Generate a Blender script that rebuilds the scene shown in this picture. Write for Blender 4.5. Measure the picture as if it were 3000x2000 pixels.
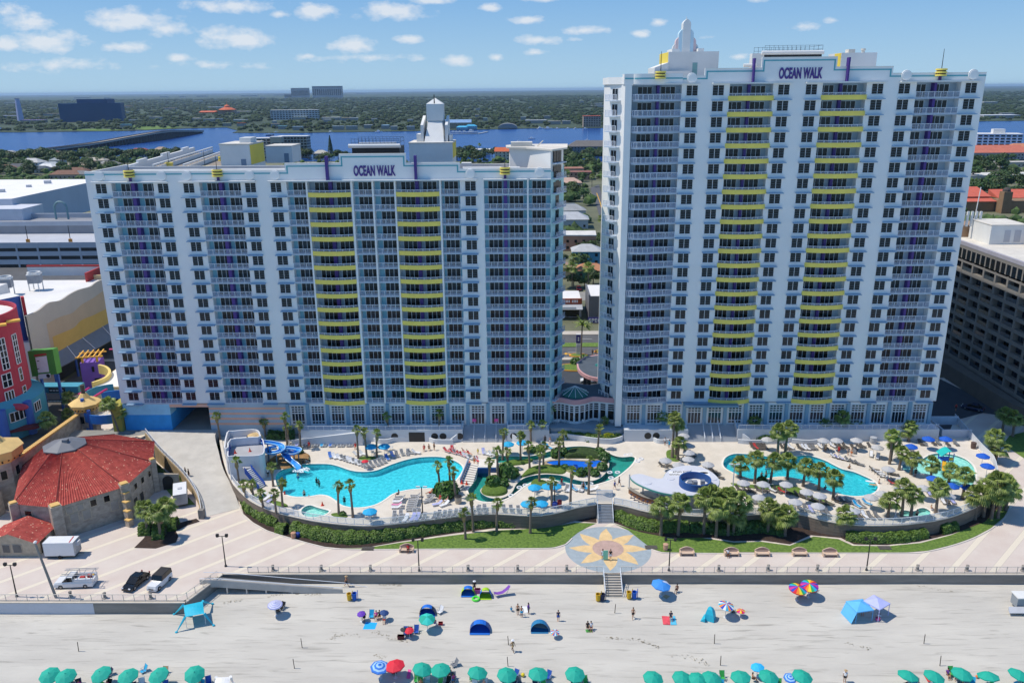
import bpy,bmesh,math,random
from mathutils import Vector,Matrix
R=math.radians
rnd=random.Random(11)
U=rnd.uniform
sc=bpy.context.scene
for o in list(bpy.data.objects):bpy.data.objects.remove(o)
CAMZ=71.91;FPX=2393.34
_pt,_ro,_yw=R(17.1384),R(-0.5396),R(-0.9984)
_fw=Vector((math.sin(_yw)*math.cos(_pt),math.cos(_yw)*math.cos(_pt),-math.sin(_pt)))
_r0=Vector((math.cos(_yw),-math.sin(_yw),0));_u0=_r0.cross(_fw)
_rt=math.cos(_ro)*_r0+math.sin(_ro)*_u0;_up=-math.sin(_ro)*_r0+math.cos(_ro)*_u0
cd=bpy.data.cameras.new('camera');cam=bpy.data.objects.new('camera',cd)
sc.collection.objects.link(cam)
cam.matrix_world=Matrix(((_rt.x,_up.x,-_fw.x,0),(_rt.y,_up.y,-_fw.y,0),(_rt.z,_up.z,-_fw.z,CAMZ),(0,0,0,1)))
cd.sensor_width=36;cd.lens=FPX/3000*36;cd.clip_start=1;cd.clip_end=90000
sc.camera=cam
SUN_EL,SUN_AZ=R(60),R(3.5)
sdir=Vector((-math.cos(SUN_AZ)*math.cos(SUN_EL),math.sin(SUN_AZ)*math.cos(SUN_EL),math.sin(SUN_EL)))
sl=bpy.data.lights.new('sun','SUN');sl.energy=3.9;sl.angle=R(.5);sl.color=(1,.92,.80)
so=bpy.data.objects.new('sun',sl);sc.collection.objects.link(so)
so.rotation_euler=sdir.to_track_quat('Z','Y').to_euler();so.location=(0,0,300)
sc.view_settings.view_transform='Standard';sc.view_settings.look='None'
sc.view_settings.exposure=0.1;sc.view_settings.gamma=1
w=bpy.data.worlds.new('World');sc.world=w;w.use_nodes=True
nt=w.node_tree;N=nt.nodes;L=nt.links;N.clear()
def nd(t,**k):
 n=N.new(t)
 for a,b in k.items():setattr(n,a,b)
 return n
sky=nd('ShaderNodeTexSky',sky_type='NISHITA',sun_disc=False,sun_elevation=SUN_EL,sun_rotation=math.atan2(sdir.x,sdir.y),altitude=0,air_density=1.0,dust_density=.35,ozone_density=2.2)
tc=nd('ShaderNodeTexCoord')
def raydir(X,Y):return _fw+(X-1500)/FPX*_rt-(Y-1000)/FPX*_up
sep=nd('ShaderNodeSeparateXYZ');L.new(tc.outputs['Generated'],sep.inputs[0])
def mth(op,a,b=None,clamp=False):
 n=nd('ShaderNodeMath',operation=op,use_clamp=clamp)
 for i,v in enumerate((a,b)):
  if v is None:continue
  if isinstance(v,(int,float)):n.inputs[i].default_value=v
  else:L.new(v,n.inputs[i])
 return n.outputs[0]
yy=mth('MAXIMUM',sep.outputs[1],.02)
uv=nd('ShaderNodeCombineXYZ');L.new(mth('DIVIDE',sep.outputs[0],yy),uv.inputs[0]);L.new(mth('DIVIDE',sep.outputs[2],yy),uv.inputs[1])
wn=nd('ShaderNodeTexNoise');wn.inputs['Scale'].default_value=34;wn.inputs['Detail'].default_value=7;wn.inputs['Roughness'].default_value=.62
wm=nd('ShaderNodeMapping');wm.inputs['Scale'].default_value=(1,1.9,1);L.new(uv.outputs[0],wm.inputs[0]);L.new(wm.outputs[0],wn.inputs['Vector'])
acc=None
CLOUDS=[(70,50,80,26,1),(110,97,120,34,1),(20,100,50,22,1),(20,20,70,30,.6),(300,45,150,34,1),(390,68,80,22,.9),(300,108,80,20,.8),(540,88,110,36,.95),(530,14,140,24,.9),(730,27,70,24,1),(645,33,34,13,.9),(900,27,125,26,1),(810,104,85,25,1),(990,3,70,12,.9),(1125,17,40,14,.9),(1212,46,60,13,.95),(1345,71,68,14,.95),(1235,92,70,16,.9),(935,90,50,13,.9),(1050,138,56,18,.85),(1230,121,45,11,.75),(1140,133,28,11,.7),(1510,52,28,14,.9),(1470,78,36,13,.95),(1840,62,48,14,.8),(1910,47,26,9,.7),(1700,130,44,12,.6),(415,133,46,13,.75),(850,133,230,15,.62),(1330,91,42,9,.7),(120,150,230,22,.62),(705,129,34,11,.75),(1620,88,40,10,.6),(1560,160,60,10,.4),(500,150,200,14,.5),(1740,0,50,8,.7),(1250,0,60,8,.8)]
for cx,cy,a,b,s in CLOUDS:
 d=raydir(cx/.784,cy/.784);u0,v0=d.x/d.y,d.z/d.y
 n1=nd('ShaderNodeVectorMath',operation='SUBTRACT');L.new(uv.outputs[0],n1.inputs[0]);n1.inputs[1].default_value=(u0,v0,0)
 n2=nd('ShaderNodeVectorMath',operation='MULTIPLY');L.new(n1.outputs[0],n2.inputs[0])
 k=1/.784/FPX;n2.inputs[1].default_value=(1/(a*k),1/(b*k),0)
 n3=nd('ShaderNodeVectorMath',operation='LENGTH');L.new(n2.outputs[0],n3.inputs[0])
 v=mth('MULTIPLY',mth('SUBTRACT',1.0,n3.outputs['Value'],True),s)
 acc=v if acc is None else mth('MAXIMUM',acc,v)
dens=mth('ADD',mth('MULTIPLY',acc,1.35),mth('MULTIPLY',mth('SUBTRACT',wn.outputs['Fac'],.5),2.3))
dens=mth('MULTIPLY',mth('MULTIPLY',mth('SUBTRACT',dens,.31),1.4,True),mth('MULTIPLY',acc,5,True),True)
grad=nd('ShaderNodeValToRGB');L.new(mth('MAXIMUM',sep.outputs[2],0.0),grad.inputs[0]);ge=grad.color_ramp.elements
ge[0].position=0;ge[0].color=(.35,.56,.74,1);ge[1].position=.13;ge[1].color=(.135,.35,.69,1);g3=ge.new(.5);g3.color=(.09,.25,.58,1);g4=ge.new(1);g4.color=(.06,.17,.45,1)
gs=nd('ShaderNodeVectorMath',operation='SCALE');L.new(grad.outputs[0],gs.inputs[0]);gs.inputs['Scale'].default_value=1/.095
sm=nd('ShaderNodeMix',data_type='RGBA');sm.inputs['Factor'].default_value=.88;L.new(sky.outputs[0],sm.inputs['A']);L.new(gs.outputs[0],sm.inputs['B'])
cl=nd('ShaderNodeMix',data_type='RGBA');L.new(mth('MULTIPLY',dens,.78),cl.inputs['Factor']);L.new(sm.outputs['Result'],cl.inputs['A']);cl.inputs['B'].default_value=(7.6,7.9,8.3,1)
bg=nd('ShaderNodeBackground');L.new(cl.outputs['Result'],bg.inputs[0]);bg.inputs[1].default_value=.1
wo=nd('ShaderNodeOutputWorld');L.new(bg.outputs[0],wo.inputs[0])
ZM=dict(a=(0,0,.784),z1=(0,200,2.352),z2=(1000,200,2.352),z3=(2000,0,2.352),z4=(0,750,2.94),z5=(0,1150,2.851),z6=(650,1150,2.851),z7=(1350,1150,2.851),z8=(2100,1150,2.6133),b1=(0,1500,2.94),b2=(750,1600,3.6185),b3=(1350,1600,3.6185),b4=(1950,1550,2.24),b5=(1580,600,2.24),b6=(2700,200,1.3067),b8=(1750,0,3.137),c1=(0,850,3.92),c2=(200,1150,6.272),c3=(0,250,3.92),c4=(550,250,3.92),c5=(1600,1100,6.272),c6=(2700,1050,5.227),c7=(1100,250,3.36),p=(0,0,1))
def ray(z,x,y):o=ZM[z];return raydir(o[0]+x/o[2],o[1]+y/o[2])
def at(z,x,y,h=0.0):
 d=ray(z,x,y);t=(h-CAMZ)/d.z;return Vector((d.x*t,d.y*t,h))
def on(z,x,y,Y):
 d=ray(z,x,y);t=Y/d.y;return Vector((d.x*t,Y,CAMZ+d.z*t))
def hz(z,y,P):
 o=ZM[z];py=o[1]+y/o[2];lo,hi=-30,400
 for _ in range(50):
  m=(lo+hi)/2;d=Vector((P.x,P.y,m-CAMZ));q=1000-FPX*d.dot(_up)/d.dot(_fw)
  if q>py:lo=m
  else:hi=m
 return m
def scr(P):
 d=Vector(P)-Vector((0,0,CAMZ));k=max(d.dot(_fw),.01);return 1500+FPX*d.dot(_rt)/k,1000-FPX*d.dot(_up)/k
def srgb(h):
 c=[int(h[i:i+2],16)/255 for i in(0,2,4)]
 return tuple(x/12.92 if x<=.04045 else((x+.055)/1.055)**2.4 for x in c)
MATS={}
def mat(name,col,rough=.7,nz=.12,sc_=.6,bump=0,metal=0,col2=None,spec=.5,obj=False,trans=0,rand=0,stretch=None,det=5):
 if name in MATS:return MATS[name]
 m=bpy.data.materials.new(name);MATS[name]=m;m.use_nodes=True
 t=m.node_tree;b=t.nodes['Principled BSDF']
 if isinstance(col,str):col=srgb(col)
 if isinstance(col2,str):col2=srgb(col2)
 b.inputs['Roughness'].default_value=rough;b.inputs['Metallic'].default_value=metal;b.inputs['Specular IOR Level'].default_value=spec
 if not nz and not bump and not col2 and not rand:
  b.inputs['Base Color'].default_value=(*col,1);return m
 if obj:
  tcn=t.nodes.new('ShaderNodeTexCoord');vec=tcn.outputs['Object']
 else:
  g=t.nodes.new('ShaderNodeNewGeometry');vec=g.outputs['Position']
 if stretch:
  mp=t.nodes.new('ShaderNodeMapping');mp.inputs['Scale'].default_value=stretch;t.links.new(vec,mp.inputs[0]);vec=mp.outputs[0]
 n=t.nodes.new('ShaderNodeTexNoise');n.inputs['Scale'].default_value=sc_;n.inputs['Detail'].default_value=det;n.inputs['Roughness'].default_value=.6
 t.links.new(vec,n.inputs['Vector'])
 r=t.nodes.new('ShaderNodeValToRGB');e=r.color_ramp.elements
 c2=col2 if col2 else tuple(min(1,c*(1+nz))for c in col);c1=col if col2 else tuple(c*(1-nz)for c in col)
 e[0].position=.36;e[1].position=.64;e[0].color=(*c1,1);e[1].color=(*c2,1)
 t.links.new(n.outputs['Fac'],r.inputs[0]);out=r.outputs[0]
 if rand:
  oi=t.nodes.new('ShaderNodeObjectInfo');hs=t.nodes.new('ShaderNodeHueSaturation')
  mr=t.nodes.new('ShaderNodeMapRange');mr.inputs[3].default_value=1-rand;mr.inputs[4].default_value=1+rand
  t.links.new(oi.outputs['Random'],mr.inputs[0]);t.links.new(mr.outputs[0],hs.inputs['Value'])
  mr2=t.nodes.new('ShaderNodeMapRange');mr2.inputs[3].default_value=.5-rand*.05;mr2.inputs[4].default_value=.5+rand*.05
  t.links.new(oi.outputs['Random'],mr2.inputs[0]);t.links.new(mr2.outputs[0],hs.inputs['Hue'])
  t.links.new(out,hs.inputs['Color']);out=hs.outputs[0]
 t.links.new(out,b.inputs['Base Color'])
 if bump:
  bp=t.nodes.new('ShaderNodeBump');bp.inputs['Strength'].default_value=bump;bp.inputs['Distance'].default_value=.1
  t.links.new(n.outputs['Fac'],bp.inputs['Height']);t.links.new(bp.outputs[0],b.inputs['Normal'])
 if trans:
  tr=t.nodes.new('ShaderNodeBsdfTranslucent');t.links.new(out,tr.inputs[0]);mx=t.nodes.new('ShaderNodeMixShader');mx.inputs[0].default_value=trans
  t.links.new(b.outputs[0],mx.inputs[1]);t.links.new(tr.outputs[0],mx.inputs[2]);t.links.new(mx.outputs[0],t.nodes['Material Output'].inputs[0])
 return m
def water(name,tint,rough=.05,bscale=1.2,bstr=.25,mix=.12,depth_tint=None):
 """clear pool water: light passes through a tinted surface to the real pool floor, plus a glossy rippled top"""
 m=bpy.data.materials.new(name);MATS[name]=m;m.use_nodes=True;t=m.node_tree;t.nodes.clear()
 o=t.nodes.new('ShaderNodeOutputMaterial');tr=t.nodes.new('ShaderNodeBsdfTransparent');tr.inputs[0].default_value=(*tint,1)
 gl=t.nodes.new('ShaderNodeBsdfGlossy');gl.inputs['Roughness'].default_value=rough
 g=t.nodes.new('ShaderNodeNewGeometry');n=t.nodes.new('ShaderNodeTexNoise');n.inputs['Scale'].default_value=bscale;n.inputs['Detail'].default_value=3
 b=t.nodes.new('ShaderNodeBump');b.inputs['Strength'].default_value=bstr;b.inputs['Distance'].default_value=.3
 t.links.new(g.outputs['Position'],n.inputs['Vector']);t.links.new(n.outputs['Fac'],b.inputs['Height']);t.links.new(b.outputs[0],gl.inputs['Normal'])
 fr=t.nodes.new('ShaderNodeFresnel');fr.inputs[0].default_value=1.33;t.links.new(b.outputs[0],fr.inputs['Normal'])
 mx=t.nodes.new('ShaderNodeMixShader');t.links.new(fr.outputs[0],mx.inputs[0]);t.links.new(tr.outputs[0],mx.inputs[1]);t.links.new(gl.outputs[0],mx.inputs[2])
 t.links.new(mx.outputs[0],o.inputs[0]);return m
def clear(name,tint,a=.35,col=(.75,.8,.82)):
 """glass or mesh infill one sees through"""
 m=bpy.data.materials.new(name);MATS[name]=m;m.use_nodes=True;t=m.node_tree;b=t.nodes['Principled BSDF']
 b.inputs['Base Color'].default_value=(*col,1);b.inputs['Roughness'].default_value=.15
 tr=t.nodes.new('ShaderNodeBsdfTransparent');tr.inputs[0].default_value=(*tint,1);mx=t.nodes.new('ShaderNodeMixShader');mx.inputs[0].default_value=a
 t.links.new(tr.outputs[0],mx.inputs[1]);t.links.new(b.outputs[0],mx.inputs[2]);t.links.new(mx.outputs[0],t.nodes['Material Output'].inputs[0]);return m
class M:
 def __init__(s):s.v=[];s.f=[];s.m=[];s.c=0
 def mt(s,i):s.c=i;return s
 def face(s,*p):
  b=len(s.v);s.v+=[tuple(q)for q in p];s.f.append(tuple(range(b,b+len(p))));s.m.append(s.c);return s
 def raw(s,v,f):
  b=len(s.v);s.v+=[tuple(q)for q in v]
  for q in f:s.f.append(tuple(i+b for i in q));s.m.append(s.c)
  return s
 def box(s,x0,x1,y0,y1,z0,z1):
  v=[(x,y,z)for z in(z0,z1)for y in(y0,y1)for x in(x0,x1)]
  return s.raw(v,[(0,2,3,1),(4,5,7,6),(0,1,5,4),(2,6,7,3),(0,4,6,2),(1,3,7,5)])
 def ob(s,c,sx,sy,z0,z1,a=0):
  ca,sa=math.cos(a),math.sin(a)
  q=[(c[0]+ca*x-sa*y,c[1]+sa*x+ca*y)for x,y in((-sx/2,-sy/2),(sx/2,-sy/2),(sx/2,sy/2),(-sx/2,sy/2))]
  return s.prism(q,z0,z1,True)
 def prism(s,p,z0,z1,bottom=False):
  n=len(p);ar=sum(p[i][0]*p[(i+1)%n][1]-p[(i+1)%n][0]*p[i][1]for i in range(n))
  if ar<0:p=list(reversed(p))
  t1=lambda i:z1[i]if isinstance(z1,(list,tuple))else z1
  v=[(q[0],q[1],z0)for q in p]+[(q[0],q[1],t1(i))for i,q in enumerate(p)]
  f=[(i,(i+1)%n,n+(i+1)%n,n+i)for i in range(n)]+[tuple(range(n,2*n))]
  if bottom:f.append(tuple(reversed(range(n))))
  return s.raw(v,f)
 def cyl(s,p,q,r0,r1=None,n=8,caps=True):
  r1=r0 if r1 is None else r1;p=Vector(p);q=Vector(q);d=(q-p).normalized()
  a=d.orthogonal().normalized();b=d.cross(a);v=[]
  for c,r in((p,r0),(q,r1)):
   for i in range(n):t=2*math.pi*i/n;v.append(c+r*(math.cos(t)*a+math.sin(t)*b))
  f=[(i,(i+1)%n,n+(i+1)%n,n+i)for i in range(n)]
  if caps:f+=[tuple(reversed(range(n))),tuple(range(n,2*n))]
  return s.raw(v,f)
 def tube(s,pts,r,n=6):
  for i in range(len(pts)-1):
   s.cyl(pts[i],pts[i+1],r[i]if isinstance(r,list)else r,r[i+1]if isinstance(r,list)else r,n)
  return s
 def lathe(s,c,prof,n=12,a0=0,cap=True,sx=1,sy=1):
  v=[];f=[]
  for r,z in prof:
   for i in range(n):t=a0+2*math.pi*i/n;v.append((c[0]+sx*r*math.cos(t),c[1]+sy*r*math.sin(t),c[2]+z))
  for j in range(len(prof)-1):
   for i in range(n):f.append((j*n+i,j*n+(i+1)%n,(j+1)*n+(i+1)%n,(j+1)*n+i))
  if cap:f.append(tuple((len(prof)-1)*n+i for i in range(n)));f.append(tuple(reversed(range(n))))
  return s.raw(v,f)
 def ball(s,c,rx,ry=None,rz=None,n=10,m=6):
  ry=rx if ry is None else ry;rz=rx if rz is None else rz
  return s.lathe(c,[(math.sin(math.pi*j/m)+1e-4,-rz*math.cos(math.pi*j/m))for j in range(m+1)],n,0,False,rx,ry)
 def strip(s,a,b):
  for i in range(len(a)-1):s.face(a[i],a[i+1],b[i+1],b[i])
  return s
 def wall(s,pts,z0,z1,th,closed=False):
  """thick wall along a polyline; z0/z1 numbers or per-point lists"""
  n=len(pts);P=[Vector((q[0],q[1],0))for q in pts];L_=[];R_=[]
  for i in range(n):
   a=P[(i-1)%n]if(i>0 or closed)else P[i];b=P[(i+1)%n]if(i<n-1 or closed)else P[i]
   d=(b-a);d=d.normalized()if d.length>1e-6 else Vector((1,0,0));nn=Vector((-d.y,d.x,0))*th/2
   L_.append(P[i]+nn);R_.append(P[i]-nn)
  g=lambda z,i:z[i%n]if isinstance(z,(list,tuple))else z
  for i in range(n if closed else n-1):
   j=(i+1)%n
   p=[(R_[i].x,R_[i].y,g(z0,i)),(R_[j].x,R_[j].y,g(z0,j)),(L_[j].x,L_[j].y,g(z0,j)),(L_[i].x,L_[i].y,g(z0,i)),(R_[i].x,R_[i].y,g(z1,i)),(R_[j].x,R_[j].y,g(z1,j)),(L_[j].x,L_[j].y,g(z1,j)),(L_[i].x,L_[i].y,g(z1,i))]
   f=[(0,1,5,4),(2,3,7,6),(4,5,6,7),(3,2,1,0)]
   if not closed and i==0:f.append((3,0,4,7))
   if not closed and i==n-2:f.append((1,2,6,5))
   s.raw(p,f)
  return s
 def mesh(s,name,mats,smooth=False):
  me=bpy.data.meshes.new(name);me.from_pydata(s.v,[],s.f)
  for m in mats:me.materials.append(m)
  me.polygons.foreach_set('material_index',s.m)
  if smooth:me.polygons.foreach_set('use_smooth',[True]*len(s.f))
  me.update();return me
 def build(s,name,mats,parent=None,smooth=False,loc=(0,0,0),rz=0):
  if not isinstance(mats,(list,tuple)):mats=[mats]
  return link(name,s.mesh(name,mats,smooth),parent,loc,rz)
def link(name,me,parent=None,loc=(0,0,0),rz=0,scale=None):
 o=bpy.data.objects.new(name,me);sc.collection.objects.link(o);o.location=loc;o.rotation_euler=(0,0,rz)
 if scale is not None:o.scale=(scale,)*3 if isinstance(scale,(int,float))else scale
 if parent:o.parent=parent
 return o
def tag(o,label,cat,group=None):
 o['label']=label;o['category']=cat
 if group:o['group']=group
 return o
def thing(name,label,cat,loc=(0,0,0),rz=0,group=None):
 o=bpy.data.objects.new(name,None);sc.collection.objects.link(o);o.location=loc;o.rotation_euler=(0,0,rz);o.empty_display_size=.1
 return tag(o,label,cat,group)
def struct(name,mb,mats,kind='structure',smooth=False):
 o=mb.build(name,mats,None,smooth);o['kind']=kind;return o
KIDS={}
def kids(o):
 return[c for c in o.children]
def dup(root,loc,rz=0,label=None,scale=None,group=None):
 def cp(o,par):
  c=o.copy();sc.collection.objects.link(c)
  if par:c.parent=par
  for k in PROTO_KIDS.get(o.name,()):cp(k,c)
  return c
 r=cp(root,None);r.location=loc;r.rotation_euler=(0,0,rz)
 if scale is not None:r.scale=(scale,)*3 if isinstance(scale,(int,float))else scale
 if label:r['label']=label
 if group:r['group']=group
 return r
PROTO_KIDS={}
def proto(root):
 """remember the children of a thing once, so that copies need no search"""
 def walk(o):
  PROTO_KIDS[o.name]=list(o.children)
  for c in o.children:walk(c)
 walk(root);root['_p']=1;return root
def recolor(o,part,m,slot=0):
 for c in([o]if part is None else[k for k in o.children if k.name.split('.')[0]==part]):
  c.material_slots[slot].link='OBJECT';c.material_slots[slot].material=m
ORD=[]
def ordl(o,fmt,key=None):ORD.append((o,fmt,key or fmt))
WORDS='first second third fourth fifth sixth seventh eighth ninth tenth eleventh twelfth thirteenth fourteenth fifteenth sixteenth seventeenth eighteenth nineteenth twentieth'.split()
def ordinal(i):
 if i<20:return WORDS[i]
 k=i+1;return str(k)+('th' if 10<=k%100<=20 else{1:'st',2:'nd',3:'rd'}.get(k%10,'th'))
def facing(a,b):return math.atan2(b[1]-a[1],b[0]-a[0])
def dense(pts,k=4,closed=False):
 """Catmull-Rom through 2-D/3-D points"""
 P=[Vector(p)for p in pts];n=len(P);out=[]
 for i in range(n if closed else n-1):
  g=lambda j:P[j%n]if closed else P[max(0,min(n-1,j))]
  a,b,c,d=g(i-1),g(i),g(i+1),g(i+2)
  for q in range(k):
   t=q/k;out.append(.5*((2*b)+(-a+c)*t+(2*a-5*b+4*c-d)*t*t+(-a+3*b-3*c+d)*t**3))
 if not closed:out.append(P[-1])
 return out
def fillpoly(mb,loops,z):
 """flat face(s) with holes at height z"""
 bm=bmesh.new();ed=[]
 for lp in loops:
  vs=[bm.verts.new((q[0],q[1],z))for q in lp]
  for i in range(len(vs)):ed.append(bm.edges.new((vs[i],vs[(i+1)%len(vs)])))
 bmesh.ops.triangle_fill(bm,use_beauty=True,use_dissolve=False,edges=ed)
 bm.verts.ensure_lookup_table();bm.verts.index_update()
 v=[tuple(q.co)for q in bm.verts];f=[]
 for q in bm.faces:
  idx=[x.index for x in q.verts]
  if q.normal.z<0:idx.reverse()
  f.append(tuple(idx))
 bm.free();return mb.raw(v,f)
# ================================================================= SETTING
def Z(z,pts,h=0.0):return[at(z,x,y,h)for x,y in pts]
def stripes_mat():
 m=mat('promenade_concrete','cfc4ba',.85,0,.25,col2='c8bab0',det=6);t=m.node_tree;b=t.nodes['Principled BSDF']
 src=b.inputs['Base Color'].links[0].from_socket
 g=t.nodes.new('ShaderNodeNewGeometry');s=t.nodes.new('ShaderNodeSeparateXYZ');t.links.new(g.outputs['Position'],s.inputs[0])
 def mm(op,a,c):
  n=t.nodes.new('ShaderNodeMath');n.operation=op
  for i,q in enumerate((a,c)):
   if isinstance(q,(int,float)):n.inputs[i].default_value=q
   else:t.links.new(q,n.inputs[i])
  return n.outputs[0]
 v=mm('PINGPONG',mm('SUBTRACT',s.outputs[0],s.outputs[1]),3.27)
 band=mm('LESS_THAN',v,.62)
 joint=mm('MULTIPLY',mm('LESS_THAN',mm('ABSOLUTE',mm('SUBTRACT',v,.62),0),.05),.5)
 mx=t.nodes.new('ShaderNodeMix');mx.data_type='RGBA';t.links.new(band,mx.inputs['Factor']);t.links.new(src,mx.inputs['A']);mx.inputs['B'].default_value=(*srgb('d9cfbd'),1)
 mj=t.nodes.new('ShaderNodeMix');mj.data_type='RGBA';t.links.new(joint,mj.inputs['Factor']);t.links.new(mx.outputs['Result'],mj.inputs['A']);mj.inputs['B'].default_value=(*srgb('a89f98'),1)
 t.links.new(mj.outputs['Result'],b.inputs['Base Color']);return m
PROM=stripes_mat()
SAND=mat('beach_sand','bab6ad',.95,0,.16,.25,col2='c7c3b9',stretch=(.5,2.2,1),det=8)
def sand_extra():
 t=SAND.node_tree;b=t.nodes['Principled BSDF'];src=b.inputs['Base Color'].links[0].from_socket
 g=t.nodes.new('ShaderNodeNewGeometry');mp=t.nodes.new('ShaderNodeMapping');mp.inputs['Scale'].default_value=(.12,1.5,1);mp.inputs['Rotation'].default_value=(0,0,R(4));t.links.new(g.outputs['Position'],mp.inputs[0])
 n=t.nodes.new('ShaderNodeTexNoise');n.inputs['Scale'].default_value=1.6;n.inputs['Detail'].default_value=6;n.inputs['Distortion'].default_value=.6;t.links.new(mp.outputs[0],n.inputs[0])
 r=t.nodes.new('ShaderNodeValToRGB');r.color_ramp.elements[0].position=.56;r.color_ramp.elements[1].position=.74;t.links.new(n.outputs['Fac'],r.inputs[0])
 mx=t.nodes.new('ShaderNodeMix');mx.data_type='RGBA';mx.inputs['B'].default_value=(*srgb('9d9990'),1);t.links.new(r.outputs[0],mx.inputs['Factor']);t.links.new(src,mx.inputs['A'])
 t.links.new(mx.outputs['Result'],b.inputs['Base Color'])
 w_=t.nodes.new('ShaderNodeBump');w_.inputs['Strength'].default_value=.55;w_.inputs['Distance'].default_value=.12;t.links.new(n.outputs['Fac'],w_.inputs['Height'])
 t.links.new(b.inputs['Normal'].links[0].from_socket,w_.inputs['Normal']);t.links.new(w_.outputs[0],b.inputs['Normal'])
sand_extra()
def bz(y):return-1.6-.036*max(0,110-y)-(.0 if y>60 else .0)
mb=M();xs=[-220+i*8 for i in range(56)];ys=[30+i*2.75 for i in range(31)]
for j in range(len(ys)-1):
 for i in range(len(xs)-1):
  mb.face(*[(xs[a],ys[b],bz(ys[b])+.05*math.sin(xs[a]*.21+ys[b]*.13))for a,b in((i,j),(i+1,j),(i+1,j+1),(i,j+1))])
struct('beach',mb,SAND,smooth=True)
WRK=mat('dry_seaweed','8d8470',.95,.3)
mb=M()
for z,pts in(('b2',[(130,555),(300,520),(480,515),(600,530),(680,530)]),('b2',[(1330,430),(1440,425),(1520,430)]),('b2',[(790,980),(900,935),(1080,945)]),('b2',[(1250,905),(1400,960),(1600,1010)]),('b2',[(1270,1140),(1350,1165)]),('b3',[(1560,970),(1800,980),(1960,1010),(2090,1060)]),('b4',[(1200,745),(1340,780)]),('b4',[(1660,385),(1880,420)]),('b1',[(1950,790),(2060,770)]),('b4',[(60,820),(200,840),(270,880)])):
 c=dense([at(z,x,y,-2)for x,y in pts],10)
 for q in c:
  for k in range(2):
   x,y=q.x+U(-.5,.5),q.y+U(-.3,.3);a=U(0,3);r1=U(.03,.11);zz=bz(y)+.06
   mb.face((x-r1*2*math.cos(a),y-r1*math.sin(a),zz),(x+r1*math.sin(a),y-r1*.6,zz),(x+r1*2*math.cos(a),y+r1*math.sin(a),zz+.02),(x-r1*math.sin(a),y+r1*.6,zz))
o=struct('seaweed_litter',mb,WRK,'stuff')
mb=M();prom=[(-260,103.5),(-50.5,103.5),(-47.6,110.7),(260,110.7),(260,200),(-260,200)]
fillpoly(mb,[prom],0)
struct('promenade',mb,PROM)
LAND=mat('land_soil','4a5138',.95,.3,.02,col2='7a7a62',det=8)
mb=M();fillpoly(mb,[[(-3000,190),(3000,190),(3000,800),(480,815),(200,850),(-100,880),(-380,905),(-620,960),(-1000,1010),(-3000,1010)]],-.25)
struct('ground',mb,LAND)
RIV=mat('river_surface','1c3f7a',.25,0,.03,.15,col2='214a8c',stretch=(.4,1.6,1));RIV.node_tree.nodes['Principled BSDF'].inputs['IOR'].default_value=1.15
mb=M();mb.face((-9000,700,-1.2),(9000,700,-1.2),(9000,3600,-1.2),(-9000,3600,-1.2));struct('river',mb,RIV)
FLAND=mat('far_land_soil','2e3d28',.95,.35,.004,col2='46543a',det=9)
bank=[(-9000,2400),(-2500,2100),(-1260,1985),(-1150,1850),(-1110,1690),(-1010,1655),(-792,1676),(-713,1762),(-640,1800),(-560,1640),(-545,1560),(-430,1530),(-338,1548),(-220,1560),(-127,1594),(0,1630),(165,1630),(420,1650),(967,1782),(1600,1830),(9000,2100)]
mb=M();fillpoly(mb,[bank+[(42000,12000),(42000,44000),(-42000,44000),(-42000,12000)]],-.6);struct('terrain',mb,FLAND)
GRS=mat('lawn_grass','4a6526',.95,0,2.2,.3,col2='6d8838',det=8)
mb=M();fillpoly(mb,[Z('z1',[(850,405),(930,395),(1100,398),(1260,405),(1200,412),(1000,425)],-.4)],-.4);fillpoly(mb,[Z('z1',[(380,425),(640,418),(880,425),(700,432)],-.4)],-.4)
struct('lawn_shore',mb,GRS)
ASP=mat('asphalt','57585a',.9,.12,.3);ASPD=mat('driveway_asphalt','3c4148',.9,.1,.4);PAVE=mat('pavement_concrete','b5aea3',.9,.08,.3)
mb=M()
mb.face((-260,217.5,.05),(260,217.5,.05),(260,227.2,.05),(-260,227.2,.05));mb.face((-260,231,.05),(260,231,.05),(260,239.5,.05),(-260,239.5,.05))
struct('seafront_road',mb,ASP)
mb=M();mb.face((-260,239.5,.16),(260,239.5,.16),(260,243.4,.16),(-260,243.4,.16));mb.face((-260,215.2,.16),(260,215.2,.16),(260,217.5,.16),(-260,217.5,.16));struct('pavement',mb,PAVE)
mb=M();mb.face((-260,227.2,.17),(260,227.2,.17),(260,231,.17),(-260,231,.17));struct('median_grass',mb,GRS)
mb=M();mb.face((-30,166,.05),(60,166,.05),(60,215.2,.05),(-30,215.2,.05));struct('driveway',mb,ASPD)
YEL=mat('yellow_road_paint','d9a52a',.8,.1,2);WHT=mat('white_road_paint','d8d8d2',.8,.06,2)
mb=M()
for k in range(-8,12):mb.box(k*12,k*12+3,222.2,222.35,.05,.056);mb.box(k*12+5,k*12+8,235.2,235.35,.05,.056)
struct('lane_marking',mb,WHT)
mb=M();a=at('b5',168,977,0);mb.prism([(a.x-1.2,a.y),(a.x+.6,a.y-.9),(a.x+.5,a.y-.3),(a.x+1.5,a.y-.3),(a.x+1.5,a.y+.3),(a.x+.5,a.y+.3),(a.x+.6,a.y+.9)],.05,.056);struct('arrow_marking',mb,YEL)
mb=M();Ls=Z('z2',[(1715,825),(1728,870),(1752,930),(1775,1010),(1800,1110),(1815,1180)],-.1);Rs=Z('z2',[(1775,800),(1788,850),(1812,920),(1838,1010),(1870,1110),(1900,1180)],-.1)
mb.strip(Ls,Rs);struct('street',mb,ASP)
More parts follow.
